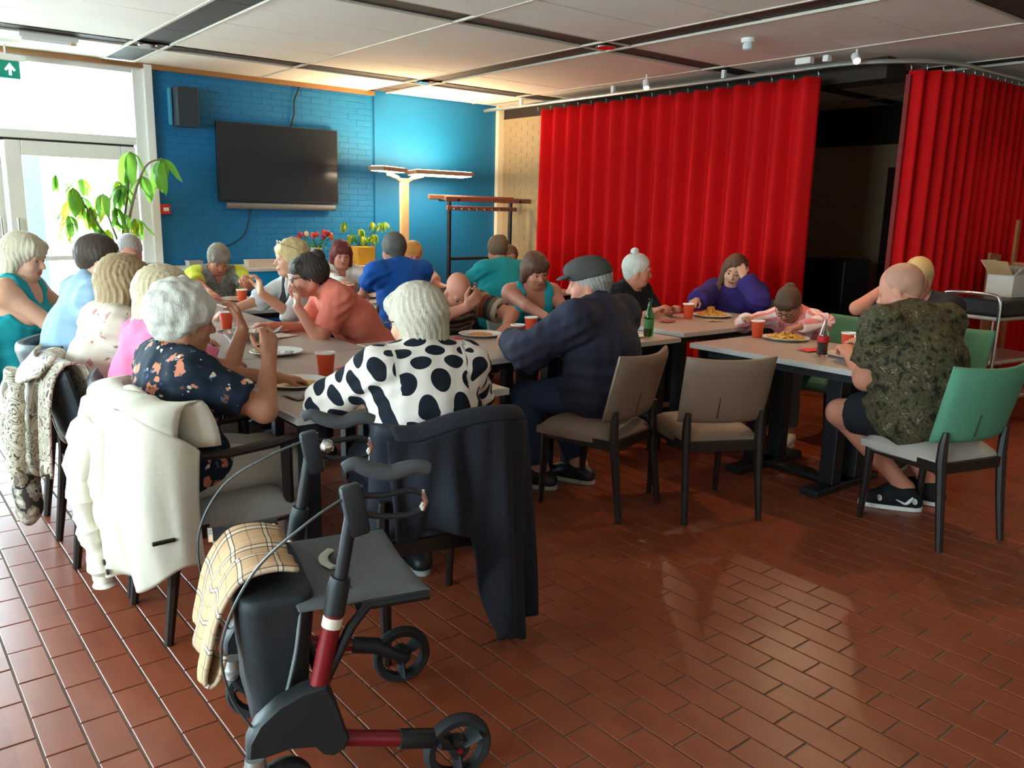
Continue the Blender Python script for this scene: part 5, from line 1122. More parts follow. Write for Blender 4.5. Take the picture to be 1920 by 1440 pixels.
def ring_on(p, c, r, t, name, material, label, cat, axis=(0, 0, 1)):
    hp, Rh = p['hp'], p['Rh']; ax = nrm(Rh@np.array(axis, float)); u = nrm(np.cross(ax, V3(0.3, 1, 0.2))); w = np.cross(ax, u); c0 = hp(*c)
    pts = [p['org']+p['Rb']@(c0+u*r*math.cos(a)+w*r*math.sin(a)) for a in np.linspace(0, 2*PI, 17)]
    o = MB().tube(pts, t, n=6, cap=False).build(name, material, None, True); tag(o, label, cat)
ring_on(P['bun'], (-0.052, 0, 0.112), 0.026, 0.008, 'hair_tie', BLK, 'black hair tie round the topknot of the white-haired woman', 'hair tie')
ring_on(P['girl'], (-0.075, 0, 0.095), 0.022, 0.007, 'hair_clip', M('pale_clip', srgb(200, 180, 170), 0.5, 0), 'pale hair clip in the hair of the girl in pink', 'hair clip', (-0.5, 0, 1))
p = P['curly']; hp = p['hp']; g_ = MB()
for q in (1, -1):
    g_.tube([p['org']+p['Rb']@hp(0.075+0.004*math.sin(t), q*0.036+0.024*math.cos(t), 0.105+0.018*math.sin(t)) for t in np.linspace(0, 2*PI, 13)], 0.003, n=5, cap=False); g_.tube([p['org']+p['Rb']@hp(0.07, q*0.06, 0.105), p['org']+p['Rb']@hp(-0.02, q*0.10, 0.07)], 0.003, n=5)
o = g_.build('sunglasses', M('sunglass_frame', srgb(190, 180, 160), 0.25, 0, metal=0.6), None, True); tag(o, 'sunglasses pushed up on the hair of the curly blonde woman', 'sunglasses')
# ---- marks on the sports shoes and shorts of the man in camouflage
p = P['camo']
for sd, ch in zip((1, -1), [c for c in p['root'].children if c.name.split('.')[0] == 'shoe']):
    if True:
        K_, A_, T_ = p['leg'][sd]; fw_ = nrm((T_-A_)*V3(1, 1, 0)); sv = np.cross(V3(0, 0, 1), fw_)*(1 if sd > 0 else -1); a0 = A_*V3(1, 1, 0)
        q = lambda t, z, o=0.058: tuple(a0+fw_*t+sv*o+V3(0, 0, z))
        MB().tube(sm_([q(-0.035, 0.085), q(-0.005, 0.048, 0.060), q(0.03, 0.058, 0.058), q(0.09, 0.080, 0.050)]), [0.004, 0.006, 0.010, 0.009, 0.008, 0.007, 0.006, 0.005, 0.004, 0.003, 0.003, 0.002, 0.002], n=6).build('side_mark', M_white, ch, True)
        for t in (-0.045, 0.125): MB().lathe([(0.013, -0.004), (0.017, 0.0), (0.013, 0.004), (0.010, 0.0), (0.013, -0.004)], q(t, 0.062, 0.054), 14, R=Matrix.Rotation(PI/2, 3, 'X')).build('round_mark', M_white, ch, True)
H0_, K_ = p['H0'], p['leg'][1][0]
for k in range(3):
    c = H0_*0.40+K_*0.60+V3(0.0, 0.086, 0.035-0.028*k); MB().box(tuple(c), (0.05, 0.014, 0.012), bev=0.003).build('shorts_stripe', M_white, p['root'])
# ================================================================== WALKING FRAME
M_redm = M('red_enamel', srgb(120, 18, 26), 0.3, 0.1, 20, spec=0.5)
M_tyre = M('tyre_rubber', (0.018, 0.019, 0.021), 0.7, 0.15, 60)
M_grip = M('grey_grip', srgb(78, 80, 84), 0.6, 0.1, 60)
M_bag = M('black_nylon', (0.020, 0.024, 0.028), 0.6, 0.15, 40, 0.2, 200)
rt = empty('walking_frame', (0.975, 1.92, 0), math.atan2(0.243, -0.97), 'four-wheeled walking frame with red tubes and a black bag in the foreground', 'walking frame')
def sm(pts, n=6):
    P_ = [Vector(p) for p in pts]; out = []
    for i in range(len(P_)-1):
        p0, p1, p2, p3 = P_[max(i-1, 0)], P_[i], P_[i+1], P_[min(i+2, len(P_)-1)]
        for k in range(n):
            t = k/n; out.append(0.5*((2*p1)+(p2-p0)*t+(2*p0-5*p1+4*p2-p3)*t*t+(3*p1-p0-3*p2+p3)*t**3))
    return out+[P_[-1]]
def wheel(x, y, z, rad, rz=0.0):
    R = Matrix.Rotation(rz, 3, 'Z') @ Matrix.Rotation(PI/2, 3, 'X')
    w = empty('wheel', (x, y, z)); w.parent = rt
    o_, i_ = rad, rad*0.70
    prof = [(i_, -0.014), (o_*0.90, -0.018), (o_*0.98, -0.011), (o_, 0), (o_*0.98, 0.011), (o_*0.90, 0.018), (i_, 0.014), (i_*0.97, 0.0), (i_, -0.014)]
    n = 36; vs = []; fs = []
    for (r_, z_) in prof:
        for j in range(n): a = 2*PI*j/n; vs.append(R @ Vector((r_*math.cos(a), r_*math.sin(a), z_)))
    for i in range(len(prof)-1):
        for j in range(n): fs.append((i*n+j, i*n+(j+1) % n, (i+1)*n+(j+1) % n, (i+1)*n+j))
    MB().add(vs, fs).build('tyre', M_tyre, w, True)
    h = MB().lathe([(0.001, -0.020), (0.028, -0.018), (0.030, 0.018), (0.001, 0.020)], n=18, R=R)
    for k in range(3):
        a = 2*PI*k/3+0.5; d = Vector((math.cos(a), math.sin(a), 0)); h.tube([R @ (d*0.015), R @ (d*i_*1.0)], [0.026, 0.040], n=8, flat=0.28)
    h.build('hub', M_plastic, w, True)
    MB().lathe([(0.001, -0.024), (0.008, -0.024), (0.008, 0.024), (0.001, 0.024)], n=10, R=R).build('axle_bolt', M_redm, w, True)
for sy in (1, -1):
    yy = 0.255*sy
    wheel(-0.232, yy, 0.0965, 0.095)
    wheel(0.225, 0.235*sy, 0.0865, 0.085, 0.25*sy)
    # shroud over the front wheel
    pr = [(0.306, 0.222), (0.303, 0.262), (0.278, 0.306), (0.23, 0.344), (0.17, 0.368), (0.115, 0.374), (0.092, 0.32), (0.074, 0.255), (0.062, 0.215), (0.075, 0.188), (0.10, 0.178), (0.125, 0.188), (0.145, 0.215), (0.21, 0.226), (0.27, 0.218)]
    n = len(pr); vs = []; 
    for yo, sc_ in ((-0.030, 0.94), (-0.022, 1.0), (0.022, 1.0), (0.030, 0.94)):
        for x, z in pr: vs.append((0.19+(x-0.19)*sc_, yy+yo, 0.27+(z-0.27)*sc_))
    fs = [tuple(range(n-1, -1, -1)), tuple(3*n+i for i in range(n))]+[(k*n+i, k*n+(i+1) % n, (k+1)*n+(i+1) % n, (k+1)*n+i) for k in range(3) for i in range(n)]
    MB().add(vs, fs).build('wheel_shroud', M_plastic, rt, True)
    MB().tube([(0.285, 0.245*sy, 0.20), (0.285, 0.245*sy, 0.145)], [0.024, 0.028], n=14).tube([(0.285, 0.245*sy, 0.172), (0.285, 0.245*sy, 0.160)], 0.032, n=14).build('caster_head', M_steel, rt, True)
    for q in (-0.024, 0.024): MB().tube([(0.285, 0.237*sy+q, 0.155), (0.265, 0.237*sy+q, 0.12), (0.225, 0.235*sy+q, 0.0865)], [0.014, 0.015, 0.013], n=8).build('caster_fork', M_plastic, rt, True)
    MB().tube([(0.075, yy, 0.205), (-0.09, yy, 0.158)], 0.020, n=12).build('lower_tube', M_redm, rt, True)
    MB().tube([(-0.07, yy, 0.163), (-0.15, yy, 0.143), (-0.185, yy-0.028*sy, 0.125), (-0.232, yy-0.028*sy, 0.098)], [0.026, 0.026, 0.018, 0.014], n=10).build('rear_fork', M_plastic, rt, True)
    MB().tube([(0.135, yy, 0.34), (0.085, yy, 0.565)], 0.023, n=14).build('upright_tube', M_redm, rt, True)
    MB().tube([(0.097, yy, 0.512), (0.091, yy, 0.538)], 0.0242, n=14).build('reflector_band', M('band_white', srgb(225, 215, 195), 0.4, 0), rt, True)
    MB().tube([(0.090, yy, 0.545), (0.078, yy, 0.61), (0.072, yy, 0.635)], [0.026, 0.027, 0.024], n=14).build('clamp', M_plastic, rt, True)
    MB().tube([(0.074, yy, 0.62), (0.030, yy, 0.86)], 0.0165, n=12).build('handle_tube', M_black, rt, True)
    MB().box((0.035, yy, 0.80), (0.052, 0.040, 0.13), R=Matrix.Rotation(0.18, 3, 'Y'), bev=0.012).build('handle_block', M_plastic, rt, True)
    # moulded grip with palm rest
    gp = sm([(0.060, yy, 0.905), (0.035, yy, 0.914), (0.0, yy, 0.898), (-0.05, yy, 0.882), (-0.09, yy, 0.888), (-0.125, yy, 0.890), (-0.150, yy, 0.882)], 4)
    MB().tube(gp, [0.008+0.008*math.sin(PI*min(1, 0.12+i/len(gp)*0.85))+0.003*(i/len(gp)) for i in range(len(gp))], n=12, flat=1.2).build('grip', M_grip, rt, True)
    MB().tube(sm([(0.02, yy, 0.835), (-0.03, yy, 0.828), (-0.10, yy, 0.832), (-0.135, yy, 0.815), (-0.135, yy, 0.785), (-0.10, yy, 0.770), (-0.03, yy, 0.775), (0.02, yy, 0.79)], 4), 0.008, n=8).build('brake_lever', M_black, rt, True)
    MB().tube([(-0.131, yy, 0.826), (-0.141, yy, 0.80), (-0.131, yy, 0.778)], 0.009, n=8).build('lever_tip', M_chrome, rt, True)
    MB().tube([(0.13, yy, 0.34), (0.05, yy, 0.50), (0.0, yy-0.03*sy, 0.535), (-0.16, yy-0.03*sy, 0.535)], 0.013, n=10).build('seat_strut', M_black, rt, True)
    cp = [(0.045, yy, 0.84), (0.15, yy+0.02*sy, 0.79), (0.27, yy, 0.68), (0.345, yy-0.01*sy, 0.52), (0.335, yy-0.01*sy, 0.38), (0.29, yy, 0.29)] if sy > 0 else [(0.045, yy, 0.84), (0.16, yy, 0.80), (0.28, yy-0.03, 0.72), (0.355, yy-0.03, 0.58), (0.345, yy-0.01, 0.40), (0.29, yy, 0.29)]
    MB().tube(sm(cp, 8), 0.0035, n=6).build('brake_cable', M('cable_grey', srgb(70, 72, 72), 0.4, 0), rt, True)
MB().tube([(0.105, -0.255, 0.32), (0.105, 0.255, 0.32)], 0.014, n=10).tube([(0.02, -0.225, 0.535), (0.02, 0.225, 0.535)], 0.010, n=8).build('cross_bar', M_black, rt, True)
MB().slab(lambda u, v: ((-0.165+0.33*v, (u-0.5)*0.44, 0.545-0.014*(1-(2*u-1)**2)), (0, 0, 1)), 14, 10, 0.016, edge=0.08).build('seat', M('grey_seat_cloth', srgb(96, 98, 100), 0.8, 0.15, 60, 0.2, 300), rt, True)
MB().tube(sm([(-0.04+0.09*math.cos(a), 0.09*math.sin(a)-0.05, 0.547) for a in (-0.9, -0.4, 0.1, 0.6)], 4), 0.013, n=8, flat=0.3).build('seat_mark', M('mark_pale', srgb(190, 185, 170), 0.6, 0), rt, True)
MB().tube([(0.15, -0.19, 0.615), (0.325, -0.19, 0.612)], 0.020, n=12).build('carry_handle', M_plastic, rt, True)
MB().tube([(0.325, -0.19, 0.612), (0.336, -0.19, 0.612)], 0.021, n=12).tube([(0.165, -0.176, 0.622), (0.165, -0.166, 0.625)], 0.006, n=8).build('handle_cap', M_chrome, rt, True)
# bag: soft box that narrows below
f_ = Field(V3(0.06, -0.30, 0.10), V3(0.42, 0.26, 0.64), 0.011)
for t in np.linspace(0, 1, 8):
    z = 0.215+0.33*t; a_ = 0.028+0.018*t
    for xo in (-1, 0, 1): f_.cap(V3(0.205+xo*a_, -0.15-0.02*t, z), V3(0.205+xo*a_, 0.11+0.02*t, z), 0.042+0.004*t, None, 0.02)
f_.plane(V3(0, 0, 0.565), V3(0, 0, 1))
co, Q = f_.mesh(); co = relax(co, Q, 2, 0.5); co += vnormals(co, Q)*(0.004*wob(co, 9, 34, 6))[:, None]
bag = np_mesh('bag', co, Q, [M_bag], rt)
MB().tube(sm([(0.15, 0.165, 0.55), (0.17, 0.178, 0.42), (0.20, 0.165, 0.28)], 4), 0.005, n=6).build('bag_piping', M('piping_grey', srgb(130, 135, 138), 0.5, 0), bag, True)
o = MB().lathe([(0.001, 0.020), (0.012, 0.017), (0.020, 0.006), (0.021, -0.004), (0.018, -0.008), (0.001, -0.008)], (0.0, -0.215, 0.825), 16, R=Matrix.Rotation(-PI/2, 3, 'X')).build('bell', M_chrome, rt, True)
# plaid shawl over the bag
def plaid_mat():
    m, nt, b, tc = nodes_mat('plaid_wool', 0.9); at = nt.nodes.new('ShaderNodeAttribute'); at.attribute_name = 'pat'; sp = nt.nodes.new('ShaderNodeSeparateXYZ'); nt.links.new(at.outputs['Vector'], sp.inputs[0]); cur = None
    base = srgb(206, 172, 138)
    for ax, per in (('X', 0.105), ('Y', 0.10)):
        f = smath(nt, 'FRACT', smath(nt, 'MULTIPLY', sp.outputs[ax], 1/per), 0)
        c = ramp_const(nt, f, [(0, base), (0.40, srgb(60, 52, 50)), (0.43, srgb(235, 225, 210)), (0.53, srgb(60, 52, 50)), (0.56, base), (0.96, srgb(160, 128, 104))])
        if cur is None: cur = c
        else:
            mx = nt.nodes.new('ShaderNodeMix'); mx.data_type = 'RGBA'; mx.blend_type = 'MULTIPLY'; mx.inputs['Factor'].default_value = 1.0; nt.links.new(cur, mx.inputs['A']); nt.links.new(c, mx.inputs['B'])
            g = nt.nodes.new('ShaderNodeGamma'); g.inputs[1].default_value = 0.62; nt.links.new(mx.outputs['Result'], g.inputs[0]); cur = g.outputs[0]
    nt.links.new(cur, b.inputs['Base Color']); return m
def sheet(name, fn, nu, nv, material, parent=None, th=0.006, su=1.0, sv=1.0):
    vs = [tuple(fn(i/nu, j/nv)) for j in range(nv+1) for i in range(nu+1)]; co = np.array(vs)
    Q = np.array([(j*(nu+1)+i, j*(nu+1)+i+1, (j+1)*(nu+1)+i+1, (j+1)*(nu+1)+i) for j in range(nv) for i in range(nu)])
    nn = vnormals(co, Q); n = len(co); allc = np.concatenate([co+nn*th/2, co-nn*th/2]); Q2 = np.concatenate([Q, Q[:, ::-1]+n])
    rim = [i for i in range(nu)]+[j*(nu+1)+nu for j in range(nv)]+[nv*(nu+1)+i for i in range(nu, 0, -1)]+[j*(nu+1) for j in range(nv, 0, -1)]
    e = np.array([(rim[(i+1) % len(rim)], rim[i], rim[i]+n, rim[(i+1) % len(rim)]+n) for i in range(len(rim))]); Q2 = np.concatenate([Q2, e])
    pat = np.array([(i/nu*su, j/nv*sv, 0) for j in range(nv+1) for i in range(nu+1)]); pat = np.concatenate([pat, pat])
    return np_mesh(name, allc, Q2, [material], parent, pat=pat)
def lerp_path(pts, t):
    d = [0]
    for a, b in zip(pts[:-1], pts[1:]): d.append(d[-1]+math.dist(a, b))
    s_ = t*d[-1]
    for i in range(len(pts)-1):
        if s_ <= d[i+1] or i == len(pts)-2:
            q = (s_-d[i])/(d[i+1]-d[i]+1e-9); return np.array(pts[i])*(1-q)+np.array(pts[i+1])*q
shp = [tuple(v) for v in sm([(0.15, 0, 0.606), (0.21, 0, 0.620), (0.285, 0, 0.606), (0.338, 0, 0.53), (0.365, 0, 0.44), (0.385, 0, 0.36), (0.360, 0, 0.355), (0.340, 0, 0.42)], 5)]
def shawl(u, v):
    p = lerp_path(shp, v); y = -0.19+0.33*u; p = p+V3(0, y, 0.010*math.sin(9*u+3*v)+0.006*math.sin(21*u)); p[0] += 0.010*math.sin(13*u+4*v)*v; return p
M_plaid = plaid_mat()
sh = sheet('plaid_shawl', shawl, 28, 36, M_plaid, None, 0.010, 0.37, 0.55); sh.matrix_world = rt.matrix_world if False else Matrix.Translation(rt.location) @ Matrix.Rotation(rt.rotation_euler.z, 4, 'Z')
tag(sh, 'beige plaid shawl draped over the bag of the walking frame', 'shawl')
# ================================================================== COATS OVER CHAIR BACKS
def chair_space(x, y, yaw): return Matrix.Translation((x, y, 0)) @ Matrix.Rotation(yaw, 4, 'Z')
def jacket(name, label, cat, cs, ztop, zfront, zbot, wt, wb_, material, seed, sleeves=(), cuff=None, collar=True, lower=None, thick=0.007, xo=0.0, foldamp=0.016):
    r = empty(name, (0, 0, 0), 0, label, cat); r.matrix_world = cs @ Matrix.Translation((-0.32, 0, 0)); cs_i = Matrix.Identity(4)
    g = random.Random(seed); ph = [g.uniform(0, 6.3) for _ in range(6)]
    prof = [(0.13, zfront), (0.105, ztop-0.05), (0.085, ztop+0.005), (0.045, ztop+0.026), (0.005, ztop+0.012), (-0.030, ztop-0.06), (-0.045, ztop-0.2), (-0.050, zbot)]
    P_ = [(x, 0, z) for x, z in prof]; S = [tuple(v) for v in sm(P_, 6)]
    def fn(u, v):
        p = lerp_path(S, v); q = 2*u-1; t = max(0, (v-0.25)/0.75); w = (wt+(wb_-wt)*t)*0.5
        p = p+V3(0.055*q*q*(1-0.4*t) - (foldamp*(0.25+t))*(math.sin(9.5*u+ph[0]+1.2*t)+0.7*math.sin(17*u+ph[1]-2*t)+0.4*math.sin(31*u+ph[2]))*(1 if v > 0.25 else 0.2)+xo, q*w*(1+0.03*math.sin(7*v+ph[3])), 0)
        if lower is not None and v > 0.6: p[2] += lower(u)*(v-0.6)/0.4
        if v > 0.85: p[2] += 0.02*math.sin(11*u+ph[4])*(v-0.85)/0.15
        return p
    body = sheet('body', fn, 44, 56, material, r, thick, wt*1.3, 1.4)
    for i, (y0, x0, pts, rad) in enumerate(sleeves):
        pa = sm([(x0+a, y0+b, c) for a, b, c in pts], 7); n = len(pa); gg = np.random.default_rng(seed+i)
        rs = [rad*(0.8+0.35*math.sin(PI*min(1, k/n*1.1))+0.10*math.sin(k*1.7+i)) for k in range(n)]
        MB().tube(pa, rs, n=14, flat=0.62).build('sleeve', material, r, True)
        if cuff is not None: MB().tube([pa[-3], pa[-2], pa[-1]+(pa[-1]-pa[-2])*0.8], [rs[-1]*1.02, rs[-1]*1.05, rs[-1]*0.95], n=14, flat=0.66).build('cuff', cuff, r, True)
    if collar:
        def cf(u, v):
            q = 2*u-1; return V3(-0.005-0.075*v+0.05*q*q+xo, q*wt*0.40, ztop+0.040-0.10*v*(1-0.25*q*q)+0.012*math.sin(6*u+seed))
        sheet('collar', cf, 24, 10, material, body, 0.012, 0.3, 0.12)
    return r, body
M_wjack = M('white_raincoat', srgb(226, 218, 200), 0.55, 0.07, 5, 0.25, 24)
cs = chair_space(1.00, 2.99, R_(2))
jr = empty('raincoat', (0, 0, 0), 0, 'white raincoat draped over the back of the dark armchair', 'jacket'); jr.matrix_world = cs @ Matrix.Translation((-0.32, 0, 0))
rc_plan = [tuple(v) for v in sm([(0.16, -0.275, 0), (0.08, -0.300, 0), (0.0, -0.275, 0), (-0.055, -0.18, 0), (-0.075, 0.0, 0), (-0.065, 0.15, 0), (-0.02, 0.27, 0), (0.05, 0.30, 0)], 5)]
def rc_top(u): return 0.70+0.15*min(1, u/0.30)**0.8-0.03*max(0, u-0.8)/0.2
def rcf(u, v):
    p = lerp_path(rc_plan, u); zt = rc_top(u); zb = 0.235+0.05*math.sin(5*u+1)+0.03*math.sin(17*u)+(0.06 if u > 0.55 else 0.0)*min(1, (u-0.55)*8); t = v
    n_ = V3(-0.9, -0.45 if u < 0.5 else 0.2, 0); amp = (0.006+0.026*t)*(0.35 if u < 0.34 else 1.0)
    p = p+nrm(n_)*amp*(math.sin(21*u+2.0*t+1)+0.6*math.sin(37*u-2.5*t)+0.35*math.sin(61*u+3*t)); p[2] = zt+(zb-zt)*t; p[0] -= 0.03*math.sin(PI*t)*(1 if u > 0.3 else 0.3); return p
jb = sheet('body', rcf, 80, 40, M_wjack, jr, 0.008, 0.8, 0.6)
def rco(u, v):     # part lying over the top of the chair back
    q = u; p = lerp_path(rc_plan, 0.10+0.86*q); zt = rc_top(0.10+0.86*q); k_ = v*PI; return V3(p[0]+0.075*(1-math.cos(k_))*0.9+0.02*v, p[1]*(1-0.12*v), max(zt, 0.835*min(1, v*4)+zt*(1-min(1, v*4)))+0.035*math.sin(k_)-0.13*max(0, v-0.6)/0.4)
sheet('yoke', rco, 30, 14, M_wjack, jr, 0.008)
def rch(u, v):     # hood and collar flopping down the back
    q = 2*u-1; return V3(0.03-0.125*v+0.03*q*q-0.020*math.sin(PI*v), 0.02+q*(0.155-0.02*v), 0.885-0.02*q*q-0.135*v**1.4*(1-0.25*q*q)+0.012*math.sin(7*u))
sheet('collar', rch, 28, 14, M_wjack, jr, 0.014)
MB().tube(sm([(-0.02, 0.25, 0.80), (-0.085, 0.26, 0.66), (-0.105, 0.25, 0.50), (-0.085, 0.235, 0.36), (-0.075, 0.24, 0.27)], 7), [0.052+0.010*math.sin(k*1.3)+0.004*math.sin(k*2.9) for k in range(29)], n=16, flat=0.7).build('sleeve', M_wjack, jr, True)
MB().tube(sm([(-0.075, 0.02, 0.78), (-0.125, 0.04, 0.62), (-0.135, 0.03, 0.46), (-0.115, 0.0, 0.32), (-0.10, -0.01, 0.20)], 7), [0.050+0.008*math.sin(k*1.1+1)+0.005*math.sin(k*2.7) for k in range(29)], n=16, flat=0.7).build('sleeve', M_wjack, jr, True)
for (y, z) in ((-0.06, 0.30), (-0.09, 0.275)): MB().lathe([(0.001, 0.004), (0.010, 0.003), (0.011, -0.003), (0.001, -0.004)], (-0.107, y, z), 12, R=Matrix.Rotation(PI/2, 3, 'Y')).build('button', M_dwood, jr, True)
MB().box((0.02, -0.298, 0.42), (0.075, 0.014, 0.012), R=Matrix.Rotation(0.25, 3, 'X'), bev=0.004).build('pocket_flap', M_dwood, jr)
def snake_mat():
    m, nt, b, tc = nodes_mat('snakeskin_print', 0.6); n = nt.nodes.new('ShaderNodeTexNoise'); n.inputs['Scale'].default_value = 11; n.inputs['Detail'].default_value = 2; n.inputs['Distortion'].default_value = 1.5
    nt.links.new(tc.outputs['Object'], n.inputs['Vector'])
    nt.links.new(ramp_const(nt, n.outputs['Fac'], [(0, srgb(120, 110, 98)), (0.40, srgb(206, 194, 172)), (0.47, srgb(72, 66, 60)), (0.495, srgb(190, 178, 158)), (0.56, srgb(96, 90, 80)), (0.585, srgb(214, 202, 182))]), b.inputs['Base Color']); return m
M_snake = snake_mat()
cs = chair_space(0.89, 3.83, 0)
jacket('patterned_jacket', 'snakeskin-print jacket with dark cuffs over a chair back', 'jacket', cs, 0.845, 0.68, 0.40, 0.42, 0.44, M_snake, 8,
    sleeves=((0.19, -0.07, ((0, 0, 0.80), (-0.02, 0.02, 0.66), (-0.03, 0.03, 0.52), (-0.02, 0.04, 0.42)), 0.052), (-0.06, -0.09, ((0, 0, 0.78), (-0.02, 0, 0.62), (-0.03, 0.0, 0.46), (-0.02, 0.01, 0.36)), 0.052)), cuff=M('dark_cuff', srgb(34, 44, 52), 0.8, 0.1), collar=True, thick=0.010)
# hanging scarf bundle below it
f_ = Field(V3(-0.60, -0.2, 0.12), V3(-0.18, 0.22, 0.46), 0.011); f_.ell(V3(-0.40, 0.04, 0.28), V3(0.055, 0.085, 0.10)); f_.cap(V3(-0.40, 0.03, 0.32), V3(-0.37, 0.02, 0.44), 0.035, 0.02, 0.04); f_.ell(V3(-0.405, 0.03, 0.21), V3(0.035, 0.05, 0.06), None, 0.04)
co, Q = f_.mesh(); co += vnormals(co, Q)*(0.009*wob(co, 3, 40, 6))[:, None]; c0 = co.mean(0)
o = np_mesh('scarf', co-c0, Q, [noise_mat('scarf_print', [(0, srgb(60, 52, 48)), (0.45, srgb(150, 138, 122)), (0.55, srgb(196, 188, 174)), (0.62, srgb(80, 72, 66))], 16, 3)], None); o.location = (0.89+c0[0], 3.83+c0[1], c0[2]); tag(o, 'bunched mottled scarf hanging below the snakeskin-print jacket', 'scarf')
M_dcoat = M('navy_coat', srgb(26, 28, 38), 0.85, 0.15, 8, 0.2, 80)
cs = chair_space(1.54, 2.45, R_(78))
dr = empty('dark_coat', (0, 0, 0), 0, 'dark navy coat hanging over the chair behind the walking frame', 'coat'); dr.matrix_world = cs @ Matrix.Translation((-0.32, 0, 0))
dplan = [tuple(v) for v in sm([(0.10, -0.30, 0), (0.03, -0.275, 0), (-0.035, -0.18, 0), (-0.05, 0.0, 0), (-0.035, 0.15, 0), (0.0, 0.22, 0)], 6)]
def dcf(u, v):
    p = lerp_path(dplan, u); zt = 0.79+0.045*math.sin(PI*min(1, u*1.2)); zb = (0.05 if u < 0.42 else 0.05+0.42*min(1, (u-0.42)/0.16))+0.02*math.sin(19*u); t = v
    am = 0.004+0.024*t; p = p+V3(-1, -0.3, 0)*am*(math.sin(19*u+1.5*t)+0.6*math.sin(41*u-2*t)); p[2] = zt+(zb-zt)*t; p[1] -= 0.06*t*(1-u); return p
db = sheet('body', dcf, 70, 44, M_dcoat, dr, 0.012)
def dco(u, v): p = lerp_path(dplan, 0.12+0.84*u); k_ = v*PI; return V3(p[0]+0.062*(1-math.cos(k_)), p[1], 0.79+0.045*math.sin(PI*min(1, (0.12+0.84*u)*1.2))+0.030*math.sin(k_)-0.10*max(0, v-0.6)/0.4)
sheet('yoke', dco, 30, 14, M_dcoat, dr, 0.010)
# ================================================================== ON THE TABLES
M_cup = M('orange_cup', srgb(214, 74, 40), 0.5, 0.05); M_cupw = M('cup_white', srgb(240, 232, 224), 0.5, 0); M_porc = M('porcelain', srgb(232, 228, 222), 0.25, 0.02)
M_silver = M('cutlery_steel', (0.75, 0.75, 0.75), 0.22, 0, metal=1)
def smallmesh(mb, material): me = mb.mesh('m'); me.materials.append(material); me.polygons.foreach_set('use_smooth', [True]*len(me.polygons)); me.set_sharp_from_angle(angle=0.8); return me
cup_me = smallmesh(MB().lathe([(0.001, 0), (0.026, 0), (0.0275, 0.003), (0.0375, 0.098), (0.036, 0.098), (0.0265, 0.006), (0.001, 0.006)], n=24), M_cup)
rim_me = smallmesh(MB().lathe([(0.0355, 0.094), (0.0395, 0.094), (0.0395, 0.100), (0.0362, 0.1005), (0.0355, 0.0945)], n=24), M_cupw)
ins_me = smallmesh(MB().lathe([(0.0262, 0.0065), (0.0357, 0.0975), (0.0352, 0.0975), (0.0256, 0.0075)], n=24), M_cupw)
def cup(x, y, z, label, sc=1.0):
    r = empty('paper_cup', (x, y, z), 0, label, 'cup', 'orange paper cups on the tables'); r.scale = (sc, sc, sc)
    for nme, me in (('wall', cup_me), ('rim', rim_me), ('lining', ins_me)):
        o = bpy.data.objects.new(nme, me); COL.objects.link(o); o.parent = r
TZ = 0.7505; UZ = 0.7755
cup(1.80, 5.08, TZ, 'orange paper cup left of the plate of the woman in coral', 1.1)
cup(1.575, 3.87, TZ, 'orange paper cup beside the bread plate at the near left table', 1.1)
cup(1.64, 3.39, TZ, 'orange paper cup nearest the camera, left of the polka dot blouse', 1.15)
cup(2.40, 6.40, TZ, 'orange paper cup before the person in the yellow and grey shirt', 1.1)
cup(3.36, 6.45, TZ, 'orange paper cup left of the man in the blue polo shirt', 1.1)
cup(3.02, 3.72, TZ, 'orange paper cup at the left hand of the man in the flat cap', 1.1)
cup(3.32, 3.96, TZ, 'orange paper cup before the woman in the turquoise tank top', 1.1)
cup(4.70, 3.85, UZ, 'orange paper cup at the hand of the woman in the purple hoodie', 1.1)
cup(4.50, 3.12, TZ, 'orange paper cup left of the plate of the girl in pink', 1.1)
cup(4.47, 2.48, TZ, 'orange paper cup behind the fries of the man in camouflage', 1.15)
plate_me = smallmesh(MB().lathe([(0.001, 0.004), (0.085, 0.004), (0.098, 0.010), (0.140, 0.020), (0.143, 0.018), (0.100, 0.004), (0.080, 0.0), (0.001, 0.0)], n=40), M_porc)
M_soup = M('yellow_sauce', srgb(226, 178, 96), 0.4, 0.15, 30); M_fry = M('fries', srgb(222, 168, 78), 0.6, 0.2, 40); M_green2 = M('salad', srgb(120, 140, 60), 0.6, 0.3, 60); M_bread = M('bread', srgb(226, 200, 140), 0.8, 0.15, 30); M_tom = M('tomato_sauce', srgb(206, 130, 70), 0.45, 0.2, 30)
